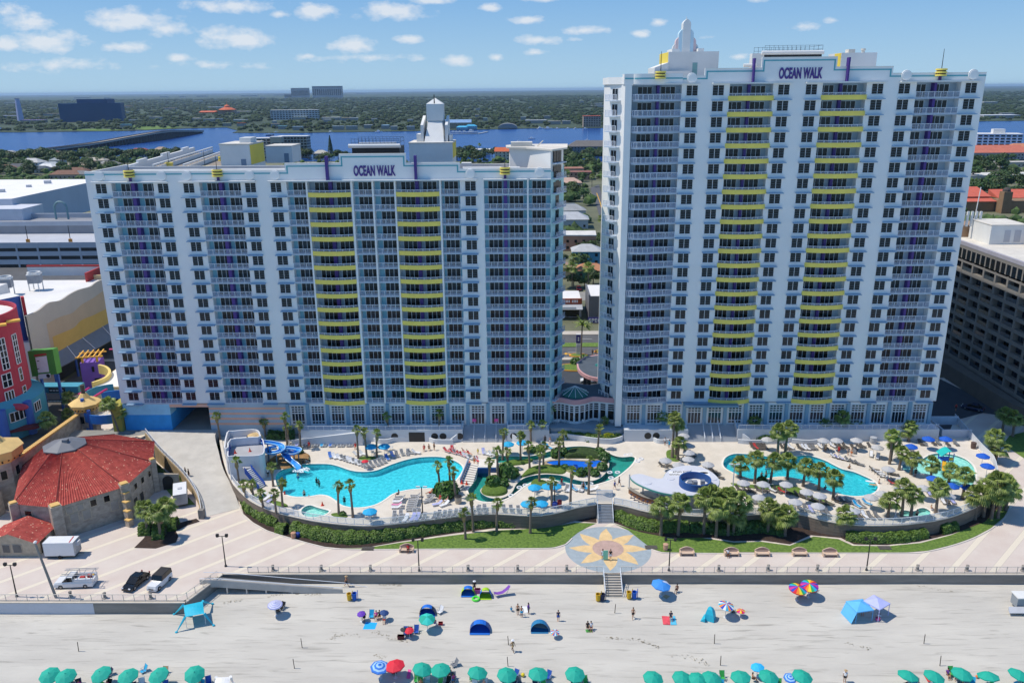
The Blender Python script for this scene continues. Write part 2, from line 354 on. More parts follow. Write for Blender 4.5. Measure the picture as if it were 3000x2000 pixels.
mb=M();Lc=[a.lerp(b,.5)+Vector((-.15,0,.006))for a,b in zip(Ls,Rs)][1:];mb.strip(Lc,[q+Vector((.5,0,0))for q in Lc]);struct('street_marking',mb,YEL)
mb=M();mb.face((-40,283,-.2),(70,283,-.2),(70,296,-.2),(-40,296,-.2));struct('parking_lot',mb,mat('pale_asphalt','8b8983',.9,.1,.3))
mb=M();fillpoly(mb,[[(86.5,156),(92.8,165),(97.2,172),(105,176),(112,172),(106,200),(104,217),(86,217)]],.02);struct('side_street',mb,ASPD)
RAMP=mat('ramp_concrete','bdb9b1',.9,.08,.35,.05)
rl=[(-79.6,158.3,3.9),(-79.0,156.0,3.9),(-73.5,149.6,3.0),(-65.6,141.3,1.9),(-60.3,134.5,.9),(-57.2,128.3,.03)]
rr=[(-64.6,158.3,3.9),(-64.6,155.5,3.85),(-61.8,149.5,3.0),(-58.8,143.5,2.0),(-55.0,137.5,.9),(-51.8,131.6,.03)]
cl_,cr_=dense(rl,4),dense(rr,4)
mb=M();mb.strip(cl_,cr_);mb.strip([Vector((q.x,q.y,-.1))for q in cr_],cr_);mb.strip([(q.x,q.y,-.1)for q in cl_],cl_);struct('ramp_road',mb,RAMP,smooth=False)
mb=M();mb.face((-96,158.3,3.88),(-96,150,3.88),(-79.1,156,3.88),(-79.6,158.3,3.88));mb.face((-79.6,158.3,3.89),(-64.6,158.3,3.89),(-64.6,176,3.89),(-79.6,176,3.89));struct('upper_path',mb,mat('shaded_path','8a8983',.9,.1,.4))
DK=2.4
deck=Z('z6',[(-15,365),(12,520),(45,640),(85,730),(130,795),(250,905),(430,988),(640,1042),(860,1082),(1190,1110),(1500,1087),(1800,1050),(2050,1022)],DK)
deck+=Z('z7',[(100,1018),(300,1012),(600,1027),(800,1002),(960,960),(1130,930),(1280,930),(1400,952),(1560,993),(1750,1012)],DK)+[Vector((31,124.2,DK)),Vector((39,124.9,DK))]
deck+=Z('z8',[(620,930),(760,962),(900,992),(1080,1012),(1250,1015),(1400,1010),(1500,1000),(1740,962),(1980,872),(2090,770),(2140,650),(2110,545),(2010,440),(1880,290),(1815,215)],DK)
front=list(deck)
deck_poly=deck+[Vector((88,158.3,DK)),Vector((-63.7,158.3,DK))]
pool1=dense(Z('z6',[(440,720),(455,675),(510,635),(600,605),(720,594),(880,592),(970,608),(1080,645),(1180,657),(1290,645),(1400,602),(1520,562),(1650,537),(1800,532),(1900,547),(1985,585),(2020,628),(2008,665),(1965,725),(1905,778),(1800,800),(1650,803),(1520,820),(1430,848),(1370,890),(1300,930),(1210,955),(1100,962),(1000,942),(950,905),(890,866),(820,854),(740,866),(620,872),(530,852),(465,800)],DK),3,True)
hot1=dense(Z('z6',[(655,985),(690,948),(745,936),(795,952),(850,968),(905,985),(870,1018),(800,1038),(730,1042),(670,1022)],DK),3,True)
riv=dense(Z('z7',[(170,588),(225,546),(330,524),(480,528),(620,520),(720,492),(850,456),(1000,444),(1120,456),(1215,486),(1280,520),(1350,535),(1430,530),(1462,550),(1430,605),(1360,668),(1280,720),(1180,755),(1080,778),(960,770),(860,750),(760,728),(690,720),(620,738),(540,778),(470,832),(400,880),(300,912),(180,912),(95,878),(52,822),(85,768),(120,720),(136,660)],DK),3,True)
isl=dense(Z('z7',[(238,600),(330,585),(420,575),(520,573),(640,560),(720,545),(800,518),(900,480),(1000,467),(1100,476),(1190,506),(1232,560),(1238,615),(1200,682),(1130,727),(1040,740),(940,722),(850,693),(720,681),(600,692),(520,718),(462,768),(425,835),(350,878),(255,880),(185,850),(162,812),(200,772),(232,705),(240,650)],DK),3,True)
pool2=dense(Z('z8',[(42,540),(62,495),(125,466),(220,466),(300,472),(400,486),(500,492),(580,488),(650,477),(730,483),(830,515),(910,556),(970,583),(1050,602),(1130,635),(1200,670),(1238,712),(1230,750),(1180,780),(1110,793),(1030,793),(950,780),(880,762),(810,730),(740,697),(650,668),(560,650),(480,645),(400,656),(330,665),(255,660),(175,635),(100,602),(55,572)],DK),3,True)
kid=dense(Z('z8',[(1412,562),(1450,532),(1530,528),(1580,498),(1640,468),(1720,462),(1820,474),(1905,505),(1960,550),(1985,605),(1984,665),(1958,710),(1890,730),(1810,722),(1740,690),(1670,650),(1600,622),(1500,626),(1435,600)],DK),3,True)
hot2=dense(Z('z8',[(1385,910),(1440,896),(1500,905),(1545,882),(1595,880),(1640,905),(1638,930),(1590,945),(1500,950),(1425,942)],DK),3,True)
POOLS=[('swimming_pool',pool1,None,1.15),('swimming_pool',pool2,None,1.15),('river_pool',riv,isl,.95),('hot_tub',hot1,None,.7),('splash_pool',kid,None,.35),('hot_tub',hot2,None,.7)]
DECKM=mat('pool_deck_concrete','cdc5b8',.85,0,.5,.04,col2='d7cfc3',det=6)
WALLB=mat('retaining_wall_block','776b60',.9,.18,1.2,.3,stretch=(.3,.3,3))
mb=M();fillpoly(mb,[deck_poly]+[p[1]for p in POOLS],DK);struct('pool_deck',mb,DECKM)
mb=M();fillpoly(mb,[isl],DK+.03);mb.mt(1);mb.strip([Vector((q.x,q.y,DK-1))for q in isl+isl[:1]],[Vector((q.x,q.y,DK+.03))for q in isl+isl[:1]]);struct('river_island',mb,[mat('island_concrete','d3cbbf',.85,.08,.6),mat('pool_rim_tile','4c8496',.4,.1,2)])
TILE=MATS['pool_rim_tile']
W1=water('pool_water',(.27,.80,.90));W2=water('river_pool_water',(.26,.70,.68),.05,1.0,.2);W3=water('shallow_water',(.66,.90,.86),.06,1.0,.15);W4=water('lap_pool_water',(.22,.74,.82))
PLAS=mat('pool_plaster_caustics','abd9de',.6,0,1.6,col2='e8fbfa',det=3);PLASR=mat('river_plaster','9fc8c0',.6,.1,.8)  # pale dapple painted into the pool floor plaster imitates caustic light
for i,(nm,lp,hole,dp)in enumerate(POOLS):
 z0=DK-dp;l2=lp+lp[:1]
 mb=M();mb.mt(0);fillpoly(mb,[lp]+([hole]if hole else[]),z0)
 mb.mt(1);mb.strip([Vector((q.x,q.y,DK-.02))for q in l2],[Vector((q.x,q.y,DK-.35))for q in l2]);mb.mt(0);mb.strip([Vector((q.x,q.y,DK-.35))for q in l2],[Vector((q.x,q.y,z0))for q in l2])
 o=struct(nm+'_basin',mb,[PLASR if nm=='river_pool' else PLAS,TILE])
 mb=M();fillpoly(mb,[lp]+([hole]if hole else[]),DK-.1)
 o=struct(nm+'_water',mb,{'river_pool':W2,'splash_pool':W3,'hot_tub':W3}.get(nm,W1 if i==0 else W4))
mb=M()
for nm,lp,hole,dp in POOLS:mb.wall(lp,DK-.05,DK+.05,.35,True)
struct('pool_coping',mb,mat('coping_stone','e6e0d6',.8,.05,1))
ci=next(i for i,q in enumerate(front)if q.x>12.2)-1
def deckwall(pts,label):
 pts=dense(pts,3);mb=M();mb.wall(pts,-.05,DK-.004,.4);mb.mt(1).wall(pts,DK+.0,DK+.16,.5)
 tag(mb.build('retaining_wall',[WALLB,mat('wall_cap','cfc8bd',.8,.06,1)]),label,'wall')
fl=[q for q in front if q.x<12.6];fr_=[q for q in front if q.x>14.9]
deckwall(fl,'curved brown retaining wall under the left pool deck behind the long sea grape hedge')
deckwall(fr_,'curved brown block retaining wall under the right pool deck above the lawn')
MUL=mat('mulch_soil','3a2c25',.95,.3,2,.3)
mb=M();fillpoly(mb,[Z('z6',[(128,800),(150,900),(180,1010),(260,1080),(380,1148),(560,1205),(700,1245),(860,1285),(1000,1298),(1200,1292),(1500,1240),(1900,1180),(2281,1130)])+Z('z7',[(300,1135),(700,1110),(950,1070),(1135,1085)])+[Vector((12.3,128.4,0))]+[Vector((q.x,q.y,0))for q in reversed(fl)][1:]],.03)
fillpoly(mb,[Z('z7',[(1282,1085),(1450,1150),(1600,1195),(1800,1215),(2100,1210),(2281,1240)])+Z('z8',[(350,1130),(560,1160),(720,1090),(950,1110),(1050,1160),(1300,1165),(1550,1140),(1800,1080),(1960,1030),(2080,985),(2230,870),(2200,700),(2160,600)])+[Vector((q.x,q.y,0))for q in reversed(fr_)if q.y<146]],.03)
for pl in(Z('z5',[(1120,1295),(1200,1215),(1300,1060),(1440,1090),(1490,1200),(1470,1250),(1300,1300)]),Z('z5',[(1440,1120),(1500,1085),(1640,1050),(1670,1075),(1560,1110),(1480,1150)])):fillpoly(mb,[pl],.03)
struct('planting_soil',mb,MUL)
mb=M();fillpoly(mb,[Z('z6',[(1000,1301),(1200,1297),(1500,1250),(1900,1195),(2281,1150)])+Z('z7',[(300,1150),(700,1130),(950,1085),(1132,1090),(1060,1122),(975,1170),(920,1215),(870,1262),(780,1290),(650,1298),(300,1300),(0,1303)])+Z('z6',[(1700,1304),(1200,1306)])],.04)
fillpoly(mb,[Z('z7',[(1284,1095),(1400,1150),(1500,1230),(1590,1300),(1680,1330),(1900,1336),(2281,1338)])+Z('z8',[(120,1220),(700,1222),(1250,1222),(1450,1222),(1620,1208),(1800,1165),(1960,1110),(2100,1035),(2200,950),(2240,870),(2190,850),(2050,990),(1940,1032),(1790,1090),(1560,1150),(1300,1175),(1040,1170),(930,1120),(740,1100),(560,1170),(340,1140)])+Z('z7',[(2281,1250),(2000,1210),(1750,1215),(1500,1165)])],.04)
fillpoly(mb,[Z('z8',[(2190,395),(2240,330),(2352,300),(2700,300),(2700,640),(2440,560)])],.04);fillpoly(mb,[[(-96,146),(-78.5,153.5),(-72.5,147),(-66,139.5),(-60.5,133),(-63,132.5),(-71,142)]],.04)
struct('lawn',mb,GRS)
mb=M();KERB=mat('kerb_concrete','cfc8be',.9,.06,1)
mb.wall(dense(Z('z6',[(130,905),(175,1020),(260,1090),(380,1155),(560,1212),(700,1252),(860,1292),(1000,1306),(1200,1310)])+Z('z7',[(0,1306),(650,1302),(790,1294),(880,1265),(930,1216)]),3),0,.1,.2)
mb.wall(dense(Z('z7',[(1590,1306),(1680,1336),(1900,1341),(2281,1343)])+Z('z8',[(700,1228),(1450,1228),(1620,1214),(1800,1171),(1960,1116),(2105,1040),(2206,952),(2246,870)]),3),0,.1,.2)
struct('kerb',mb,KERB)
SUNC=Vector((13.35,118.0,0));SB=mat('medallion_blue','9aa6ad',.85,.08,1.0);SY=mat('medallion_yellow','d9bb8a',.85,.09,1.0);SR=mat('medallion_rose','b59a90',.85,.1,1.2)
mb=M();mb.prism([(SUNC.x+7.0*math.cos(2*math.pi*i/64),SUNC.y+7.0*math.sin(2*math.pi*i/64))for i in range(64)],.001,.008)
mb.mt(1)
for k in range(8):
 a=2*math.pi*k/8+R(90);ax=Vector((math.cos(a),math.sin(a),0));sd=Vector((-ax.y,ax.x,0));pr=[(2.0,.95,-.95),(2.8,1.25,-1.0),(3.8,1.1,-1.05),(4.9,.75,-.75),(5.7,.25,-.5),(6.4,-.3,-.32)]
 c=[SUNC+ax*d+sd*s1 for d,s1,_ in pr]+[SUNC+ax*d+sd*s2 for d,_,s2 in reversed(pr)];mb.prism(c,.008,.013)
mb.mt(2).prism([(SUNC.x+2.55*math.cos(2*math.pi*i/40),SUNC.y+2.55*math.sin(2*math.pi*i/40))for i in range(40)],.013,.018)
mb.mt(1).wall([(SUNC.x+(2.75+.12*(i%2))*math.cos(2*math.pi*i/60),SUNC.y+(2.75+.12*(i%2))*math.sin(2*math.pi*i/60))for i in range(60)],.0135,.019,.3,True)
struct('promenade_medallion',mb,[SB,SY,SR])
# ================================================================= THE TWO HOTEL TOWERS
D=158.3;ZB=9.9;FH=2.85
HW=mat('tower_white_paint','e2e2e0',.75,.03,.15);HT=mat('tower_teal_paint','86bccb',.75,.05,.3);HG=mat('tower_grey_paint','a9b7c2',.75,.05,.3)
TEAL=mat('teal_trim','57a3ad',.6,.05,1);LEDGE=mat('ledge_blue_white','86a4bf',.6,.04,1);YELB=mat('balcony_yellow','e9d463',.6,.05,.5);PUR=mat('column_purple','45287c',.5,.06,.5)
GLS=mat('dark_glazing','0b1218',.12,.35,.25,spec=.35);GLS2=mat('dark_glazing_blue','10202e',.12,.5,.13,spec=.4);FRM=mat('white_frame','d6dade',.6,0)
LOUV=mat('window_louver','46525c',.5,.1,1);RAIL=mat('white_rail_metal','d5dbe2',.5,0);INF=clear('balcony_mesh',(.8,.83,.9),.26,(.6,.65,.75));SLAB=mat('balcony_slab','b3c1d0',.8,.05,.4)
ROOFG=mat('roof_membrane','cfcac0',.9,.1,.3);ROOFD=mat('roof_gravel_dark','8f8578',.95,.12,.5);CHARC=mat('black_metal','1b1d20',.5,.15,1);PENT=mat('penthouse_white','d9dad8',.8,.04,.3);YEL2=mat('penthouse_yellow','e8cf52',.7,.04,.4)
PINK=mat('lobby_pink','c99a9c',.8,.05,.4);DKROOF=mat('lobby_roof_grey','4c5661',.9,.1,.5);SKYG=mat('skylight_green_glass','1f6a62',.15,.1,.5)
def fx(z,x,y=None):
 return on(z,x,830 if y is None else y,D).x
def grade(px_list):return px_list
def parts(root,name,me,places,mats=None,limit=100):
 """the first hundred (nearest) as parts, the rest as one mesh"""
 places=sorted(places,key=lambda q:(Vector(q[:3])-Vector((0,0,CAMZ))).length)
 for q in places[:limit]:link(name,me,root,q[:3],q[3]if len(q)>3 else 0)
 rest=places[limit:]
 if rest:
  mb=M();vs=[v.co.copy()for v in me.vertices];fs=[(tuple(p.vertices),p.material_index)for p in me.polygons]
  for q in rest:
   mx=Matrix.Translation(q[:3])@Matrix.Rotation(q[3]if len(q)>3 else 0,4,'Z');b=len(mb.v)
   mb.v+=[tuple(mx@v)for v in vs]
   for f,m in fs:mb.f.append(tuple(i+b for i in f));mb.m.append(m)
  o=mb.build(name,list(me.materials),root);o['kind']='stuff'
def window_mesh(w=2.1,h=1.85,sill=.7):
 m=M();m.mt(0).box(-w/2,w/2,-.05,.05,sill,sill+h);m.mt(1)
 for c in(0,1):
  x0=-w/2+.05+c*(w/2-.0);m.box(x0,x0+w/2-.1,-.055,0,sill+.05,sill+h-.05)
  m.mt(2)
  for k in(1,2,3):m.box(x0,x0+w/2-.1,-.075,-.056,sill+k*h/4-.045,sill+k*h/4+.045)
  m.mt(1)
 m.mt(0).box(-w/2-.08,w/2+.08,-.14,-.052,sill-.1,sill-.005);return m.mesh('window',[FRM,GLS,LOUV])
def door_mesh(w=2.8,h=2.4,n=3):
 m=M();m.mt(0).box(-w/2,w/2,-.03,.02,0,h);m.mt(1);p=(w-.12)/n
 for k in range(n):m.mt(1 if k!=1 else 2).box(-w/2+.06+k*p+.05,-w/2+.06+(k+1)*p-.05,-.04,0,.08,h-.08)
 return m.mesh('sliding_door',[FRM,GLS,GLS2])
def rail_mesh(w,n,curve=0,h=1.08,z0=0,posts=True):
 m=M();N_=8 if curve else 1;pt=[(-w/2+w*i/N_,-curve*(1-(2*i/N_-1)**2))for i in range(N_+1)]
 m.mt(0).wall(pt,z0+h-.07,z0+h,.07);m.wall(pt,z0+.06,z0+.12,.05)
 if posts:
  for i in range(n+1):
   t=i/n;y=-curve*(1-(2*t-1)**2);m.ob((-w/2+.04+(w-.08)*t,y),.07,.06,z0,z0+h-.07)
 m.mt(1)
 for i in range(N_):m.face((pt[i][0],pt[i][1],z0+.12),(pt[i+1][0],pt[i+1][1],z0+.12),(pt[i+1][0],pt[i+1][1],z0+h-.07),(pt[i][0],pt[i][1],z0+h-.07))
 return m.mesh('balcony_railing',[RAIL,INF])
def bow(w,curve,z0,z1,th=.14,n=10):
 m=M();m.wall([(-w/2+w*i/n,-curve*(1-(2*i/n-1)**2))for i in range(n+1)],z0,z1,th)
 m.prism([(-w/2+w*i/n,-curve*(1-(2*i/n-1)**2))for i in range(n+1)]+[(w/2,.15),(-w/2,.15)],z0+.12,z0+.34,True);return m
WINM=window_mesh();DOORM=door_mesh()
def lantern(root,x,z0,z1,mast):
 m=M();r=1.0;hh=z1-z0;m.mt(0)
 for k in range(3):m.lathe((x,D-.35,z0+hh*(k*.37)),[(.9*r,0),(r,.03),(r,hh*.2),(.9*r,hh*.22)],20)
 m.mt(1).lathe((x,D-.35,z0+.02),[(.8*r,0),(.8*r,hh*.96)],16)
 o=m.build('ring_lantern',[YELB,mat('lantern_brown','4d3a2a',.6,.1,1)],root)
 M().cyl((x,D-.35,z1),(x,D-.35,mast),.07,.04,6).build('mast',CHARC,o)
def text_mesh(s,w,h,depth,mt_,name='sign_letter',bold=.03):
 cu=bpy.data.curves.new('t','FONT');cu.body=s;cu.extrude=depth/2;cu.offset=bold;cu.space_character=1.05
 o=bpy.data.objects.new('t',cu);sc.collection.objects.link(o);dg=bpy.context.evaluated_depsgraph_get();dg.update()
 me=bpy.data.meshes.new_from_object(o.evaluated_get(dg));bpy.data.objects.remove(o);me.name=name
 xs=[v.co.x for v in me.vertices];ys=[v.co.y for v in me.vertices];kx=w/(max(xs)-min(xs));ky=h/(max(ys)-min(ys));cx=(max(xs)+min(xs))/2;cy=min(ys)
 for v in me.vertices:v.co=((v.co.x-cx)*kx,-v.co.z,(v.co.y-cy)*ky)
 me.materials.clear();me.materials.append(mt_);return me
def stepped(root,steps,z0,y0=D,th=.35):
 """parapet outline: list of (x0, x1, ztop)"""
 m=M()
 for x0,x1,zt in steps:m.mt(0).box(x0,x1,y0-.02,y0+th,z0,zt)
 m.mt(1)
 for i,(x0,x1,zt)in enumerate(steps):
  a=x0+(.42 if i and steps[i-1][2]<zt else-.42 if i and steps[i-1][2]>zt else 0);b=x1-(.42 if i<len(steps)-1 and steps[i+1][2]<zt else-.42 if i<len(steps)-1 and steps[i+1][2]>zt else 0)
  m.box(a,b,y0-.06,y0-.021,zt-.62,zt-.38)
  if i:
   zp=steps[i-1][2];lo,hi=min(zp,zt),max(zp,zt);xx=x0+.42 if zp<zt else x0-.42
   m.box(xx-.13,xx+.13,y0-.058,y0-.021,lo-.62,hi-.38)
 m.mt(2)
 for x0,x1,zt in steps:m.box(x0,x1,y0-.12,y0+th+.1,zt+.002,zt+.09)
 m.build('parapet',[HW,TEAL,PENT],root)
def disc(root,x,z,r=.95):
 M().cyl((x,D-.03,z),(x,D-.3,z),r,r*.96,28).cyl((x,D-.301,z),(x,D-.36,z),r*.78,r*.75,28).build('wall_disc',HW,root)
def facade(root,nf,xl,xr,bays,depth,side_face=None):
 """bays: ('recess'|'yellow', x0, x1, [door centres], column x|None, wall colour) ; windows listed apart"""
 H1=ZB+nf*FH;bays=sorted(bays,key=lambda b:b[1]);m=M();m.mt(0);x=xl;RD=1.7
 for b in bays:
  if b[1]-x>.05:m.box(x,b[1],D,D+RD,ZB,H1)
  x=b[2]
 if xr-x>.05:m.box(x,xr,D,D+RD,ZB,H1)
 m.box(xl,xr,D+RD+.001,D+depth,ZB,H1);m.box(xl,xr,D+.002,D+depth-.002,H1,H1+.02)
 for b in bays:
  m.mt({'t':1,'g':2,'w':0}[b[5]]).box(b[1]+.003,b[2]-.003,D+RD-.03,D+RD,ZB,H1-.01)
  m.mt(3)
  for k in range(nf+1):m.box(b[1]+.004,b[2]-.004,D-.06,D+RD-.031,ZB+k*FH-.2,ZB+k*FH)
 m.build('wall',[HW,HT,HG,SLAB],root);return H1,RD
def tower(root,nf,bays,wins,RD,ledges,topledges):
 H1=ZB+nf*FH;dl=[];yl=[];rl={};wl=[];ll={}
 for kind,x0,x1,doors,col,c in bays:
  for k in range(nf):
   z=ZB+k*FH
   for dx in doors:dl.append((dx,D+RD-.031,z))
   if kind=='yellow':yl.append((kind,(x0+x1)/2,x1-x0,z))
   else:rl.setdefault(round(x1-x0,1),[]).append(((x0+x1)/2,D-.03,z))
  if col is not None:
   cw_=.34 if nf==16 else .24;M().box(col-cw_,col+cw_,D+.3 if kind!='yellow' else D+.75,D+RD-.032,ZB-.3,H1).build('column',PUR,root)
 parts(root,'sliding_door',DOORM,dl)
 for w_,pl in rl.items():parts(root,'balcony_railing',rail_mesh(w_-.03,max(2,round(w_/1.15))),pl,limit=int(100*len(pl)/sum(len(q)for q in rl.values())))
 if yl:
  w_=max(q[2]for q in yl)+.3;ym=bow(w_,.85,-.25,.62).mesh('curved_balcony',[YELB]);rm=rail_mesh(w_-.1,7,.85,1.08,0)
  pos=[(a,D-.03,z)for _,a,_,z in yl]
  for p in pos:o=link('curved_balcony',ym,root,p);link('balcony_railing',rm,o,(0,0,0))
 for x in wins:
  for k in range(nf):wl.append((x,D-.001,ZB+k*FH))
 parts(root,'window',WINM,wl)
 lw={}
 for x0,x1 in ledges:
  for k in range(0,nf):lw.setdefault(round(x1-x0,2),[]).append(((x0+x1)/2,D,ZB+k*FH))
 tot=sum(len(q)for q in lw.values())
 for w_,pl in lw.items():
  lm=M().box(-w_/2,w_/2,-.8,.0,-.2,-.03).mesh('ledge',[LEDGE]);parts(root,'ledge',lm,pl,limit=int(100*len(pl)/tot))
 for x0,x1 in topledges:M().box(x0,x1,D-1.0,D-.022,H1-.05,H1+.14).build('top_ledge',PENT,root)
LT=thing('hotel_tower','shorter wide white hotel tower with yellow curved balconies on two bays and purple sign','hotel',(0,0,0))
yL=830
a=lambda x:fx('z1',x);b_=lambda x:fx('z2',x);c_=lambda x:fx('c4',x,1170)
xl,xr=-84.62,4.95
bL=[('recess',a(770),a(1060),[a(855),a(1008)],a(912),'t'),('recess',a(1375),a(1660),[a(1455),a(1606)],a(1517),'t'),('recess',a(1975),c_(1368),[a(2053)],None,'t'),('yellow',c_(1370),c_(1885),[c_(1515),c_(1765)],c_(1625),'g'),('recess',b_(74),b_(214),[b_(155)],None,'t'),('recess',b_(220),b_(368),[b_(307)],None,'t'),('yellow',b_(372),b_(680),[b_(452),b_(603)],b_(517),'g'),('recess',b_(684),b_(818),[b_(753)],None,'t'),('recess',b_(982),b_(1281),[b_(1058),b_(1206)],b_(1130),'t'),('recess',b_(1288),b_(1442),[b_(1364)],None,'t')]
facade(LT,16,xl,xr,bL,17)
wL=[a(699),a(1126),a(1303),a(1728),a(1903),b_(890)]
tower(LT,16,bL,wL,1.7,[(a(645),a(768)),(a(1062),a(1165)),(a(1248),a(1373)),(a(1662),a(1770)),(a(1858),a(1973)),(b_(820),b_(936))],[(a(642),a(1165)),(a(1245),a(1770)),(a(1855),b_(936)),(b_(980),b_(1283)),(b_(1300),b_(1442))])
HL=ZB+16*FH
for z_,x in(('c4',1368),('c4',1886)):M().box(c_(x)-.16,c_(x)+.16,D-.3,D+1.6,ZB,HL).build('partition',HW,LT)
for x in(72,217,370,682,1285):M().box(b_(x)-.16,b_(x)+.16,D-.32,D+1.6,ZB,HL).build('partition',HW,LT)
stepped(LT,[(xl,-45.88,57.45),(-45.88,-35.33,58.75),(-35.33,-22.6,60.4),(-22.6,-12.4,58.65),(-12.4,4.95,57.45)],HL+.02)
def onx(z,x,y):return on(z,x,y,D)
for z_,x,y in(('z1',687,743),('z1',1113,742),('z1',1288,742),('z1',1720,738),('z1',1895,737),('z2',888,727),('z2',1365,717)):q=onx(z_,x,y);disc(LT,q.x,q.z)
for z_,x in(('c4',345),('z1',894),('c7',1275)):
 q=onx(z_,x,1000 if z_=='c4' else 720 if z_=='z1' else 840);lantern(LT,q.x,56.45,57.85,60.4)
 M().box(q.x-.22,q.x+.22,D-.34,D-.03,HL+.15,56.45).build('column',PUR,LT)
for x in(onx('c4',1605,960).x,onx('c7',397,800).x):M().box(x-.24,x+.24,D-.9,D+.3,HL+.15,60.1).build('fin',PUR,LT)
o=link('sign',text_mesh('OCEAN WALK',8.0,2.0,.14,PUR,bold=.035),LT,(-28.7,D-.1,56.3));o['label']='purple art deco lettering OCEAN WALK'
m=M();m.box(xl+.4,xr-.1,D+.36,D+16.9,HL+.021,HL+.35);m.mt(1).box(xl+.1,xr-.4,D+16.4,D+16.9,HL+.36,HL+1.5)
m.build('roof',[ROOFD,PENT],LT)
m=M();m.mt(0)
for x0,x1 in((a(900),-46.2),(-12.0,-1)):
 m.cyl((x0,D+2.2,HL+1.9),(x1,D+2.2,HL+1.9),.28,.28,8)
 for k in range(int((x1-x0)/2.4)):m.cyl((x0+k*2.4,D+2.2,HL+.35),(x0+k*2.4,D+2.2,HL+1.9),.06,.06,5)
m.build('roof_pipe',PENT,LT)
def penthouse(root,x0,x1,y0,y1,z0,z1,yellow=None,name='penthouse'):
 m=M();m.mt(0).box(x0,x1,y0,y1,z0,z1);m.mt(2).box(x0-.1,x1+.1,y0-.1,y1+.1,z1,z1+.25);m.mt(0)
 if yellow=='r':m.mt(1).box(x1,x1+.06,y0+.5,y1-.3,z0+1,z1-.1)
 if yellow=='l':m.mt(1).box(x0-.06,x0,y0+.3,y1-.5,z0+.8,z1-.1)
 m.mt(3).box((x0+x1)/2+1.2,(x0+x1)/2+2.3,y0-.05,y0,z0+.05,z0+2.2)
 return m.build(name,[PENT,YEL2,ROOFG,mat('steel_door_blue','75889c',.5,.05,1)],root)
penthouse(LT,-65.8,-59.4,179.6,190,55.8,61.0,'r');penthouse(LT,-61,-54.8,196,204,55.8,59.5)
m=M();m.box(-62.5,-60,183,187,61.26,62.3);m.build('roof_hatch',PENT,LT)
m=M();m.mt(0).box(-25.9,-16.2,187,197,55.8,60.5);m.mt(2).box(-26,-16.1,186.9,197.1,60.5,60.75);m.mt(1).box(-16.2,-16.12,188,196.5,57.2,60.45)
m.build('penthouse',[PENT,YEL2,ROOFG],LT)
m=M();m.mt(0)
v=lambda x,y,z:(x,y,z)
fr0=[v(-22.6,188.6,60.75),v(-18.2,188.6,60.75),v(-18.8,192,65.2),v(-21.9,192,65.2)]
m.face(*fr0);m.face(v(-23.2,194.5,60.75),v(-22.6,188.6,60.75),v(-21.9,192,65.2),v(-22.4,194.5,65.2));m.face(v(-18.2,188.6,60.75),v(-17.6,194.5,60.75),v(-18.4,194.5,65.2),v(-18.8,192,65.2))
for s in(-1,1):
 x0=-20.4+s*2.75;m.prism([(x0-.3,189.6),(x0+.3,189.6),(x0+.3,195.5),(x0-.3,195.5)],60.75,[64.4,64.4,66.3,66.3]if s<0 else[64.4,64.4,66.3,66.3])
m.box(-22.6,-18.3,194.51,195.4,60.75,65.2)
m.prism([(-22.25,191.8),(-18.5,191.8),(-18.5,195.6),(-22.25,195.6)],65.21,[68.9]*4)
m.face((-22.25,191.8,68.9),(-18.5,191.8,68.9),(-20.37,193.7,70.2));m.face((-18.5,191.8,68.9),(-18.5,195.6,68.9),(-20.37,193.7,70.2));m.face((-22.25,195.6,68.9),(-22.25,191.8,68.9),(-20.37,193.7,70.2));m.face((-18.5,195.6,68.9),(-22.25,195.6,68.9),(-20.37,193.7,70.2))
o=m.build('roof_crown',[PENT],LT);M().cyl((-20.37,191.7,69),(-20.37,191.7,70.9),.14,.1,6).build('mast',CHARC,o)
m=M();m.box(-24.5,-23.4,190,194,60.75,62.4).box(-17.1,-16.6,190,194,60.75,62.2);m.build('roof_hatch',PENT,LT)
def chiller(root,x0,x1,y0,y1,z0,z1):
 m=M();m.mt(0).box(x0,x1,y0,y1,z0,z1);m.mt(1).box(x0-.3,x1+.3,y0-.5,y0+.1,z1-.1,z1+.45).box(x0+1,x1-1,y0+2,y0+3,z1+.1,z1+.8);m.cyl((x0-.6,y0-.3,z1+.3),(x1+.2,y0-.3,z1+.3),.38,.38,10)
 o=m.build('cooling_unit',[CHARC,PENT],root);r=M()
 for k in range(14):x=x0+(x1-x0)*k/13;r.cyl((x,y0-.2,z1),(x,y0-.2,z1+1.7),.035,.035,4).cyl((x,y1,z1),(x,y1,z1+1.7),.035,.035,4)
 for zz in(.9,1.65):r.cyl((x0,y0-.2,z1+zz),(x1,y0-.2,z1+zz),.035,.035,4).cyl((x0,y1,z1+zz),(x1,y1,z1+zz),.035,.035,4).cyl((x1,y0-.2,z1+zz),(x1,y1,z1+zz),.035,.035,4)
 r.build('catwalk_railing',mat('grey_metal','4a4e53',.5,.1,1),o)
chiller(LT,-35.2,-25.5,170,177,58.0,60.9)
m=M();W0,W1=Vector((-84.3,D+16.9)),Vector((-92.5,232));nn=9
for i in range(nn):
 p0=W0.lerp(W1,i/nn);p1=W0.lerp(W1,(i+1)/nn);zz=57.3+(.55 if i%3==1 else 0)
 m.mt(0).prism([(p0.x,p0.y),(p1.x,p1.y),(p1.x+.6,p1.y),(p0.x+.6,p0.y)],ZB,zz)
m.mt(0).box(xl,xl+.4,D+.35,D+17,HL+.021,57.4)
m.mt(1).prism([(W0.x+.6,W0.y+.2),(W1.x+.6,W1.y),(W1.x+17,W1.y),(W0.x+17,W0.y+.2)],ZB,HL+.3)
m.build('rear_wing',[HW,ROOFD],LT)
m=M()
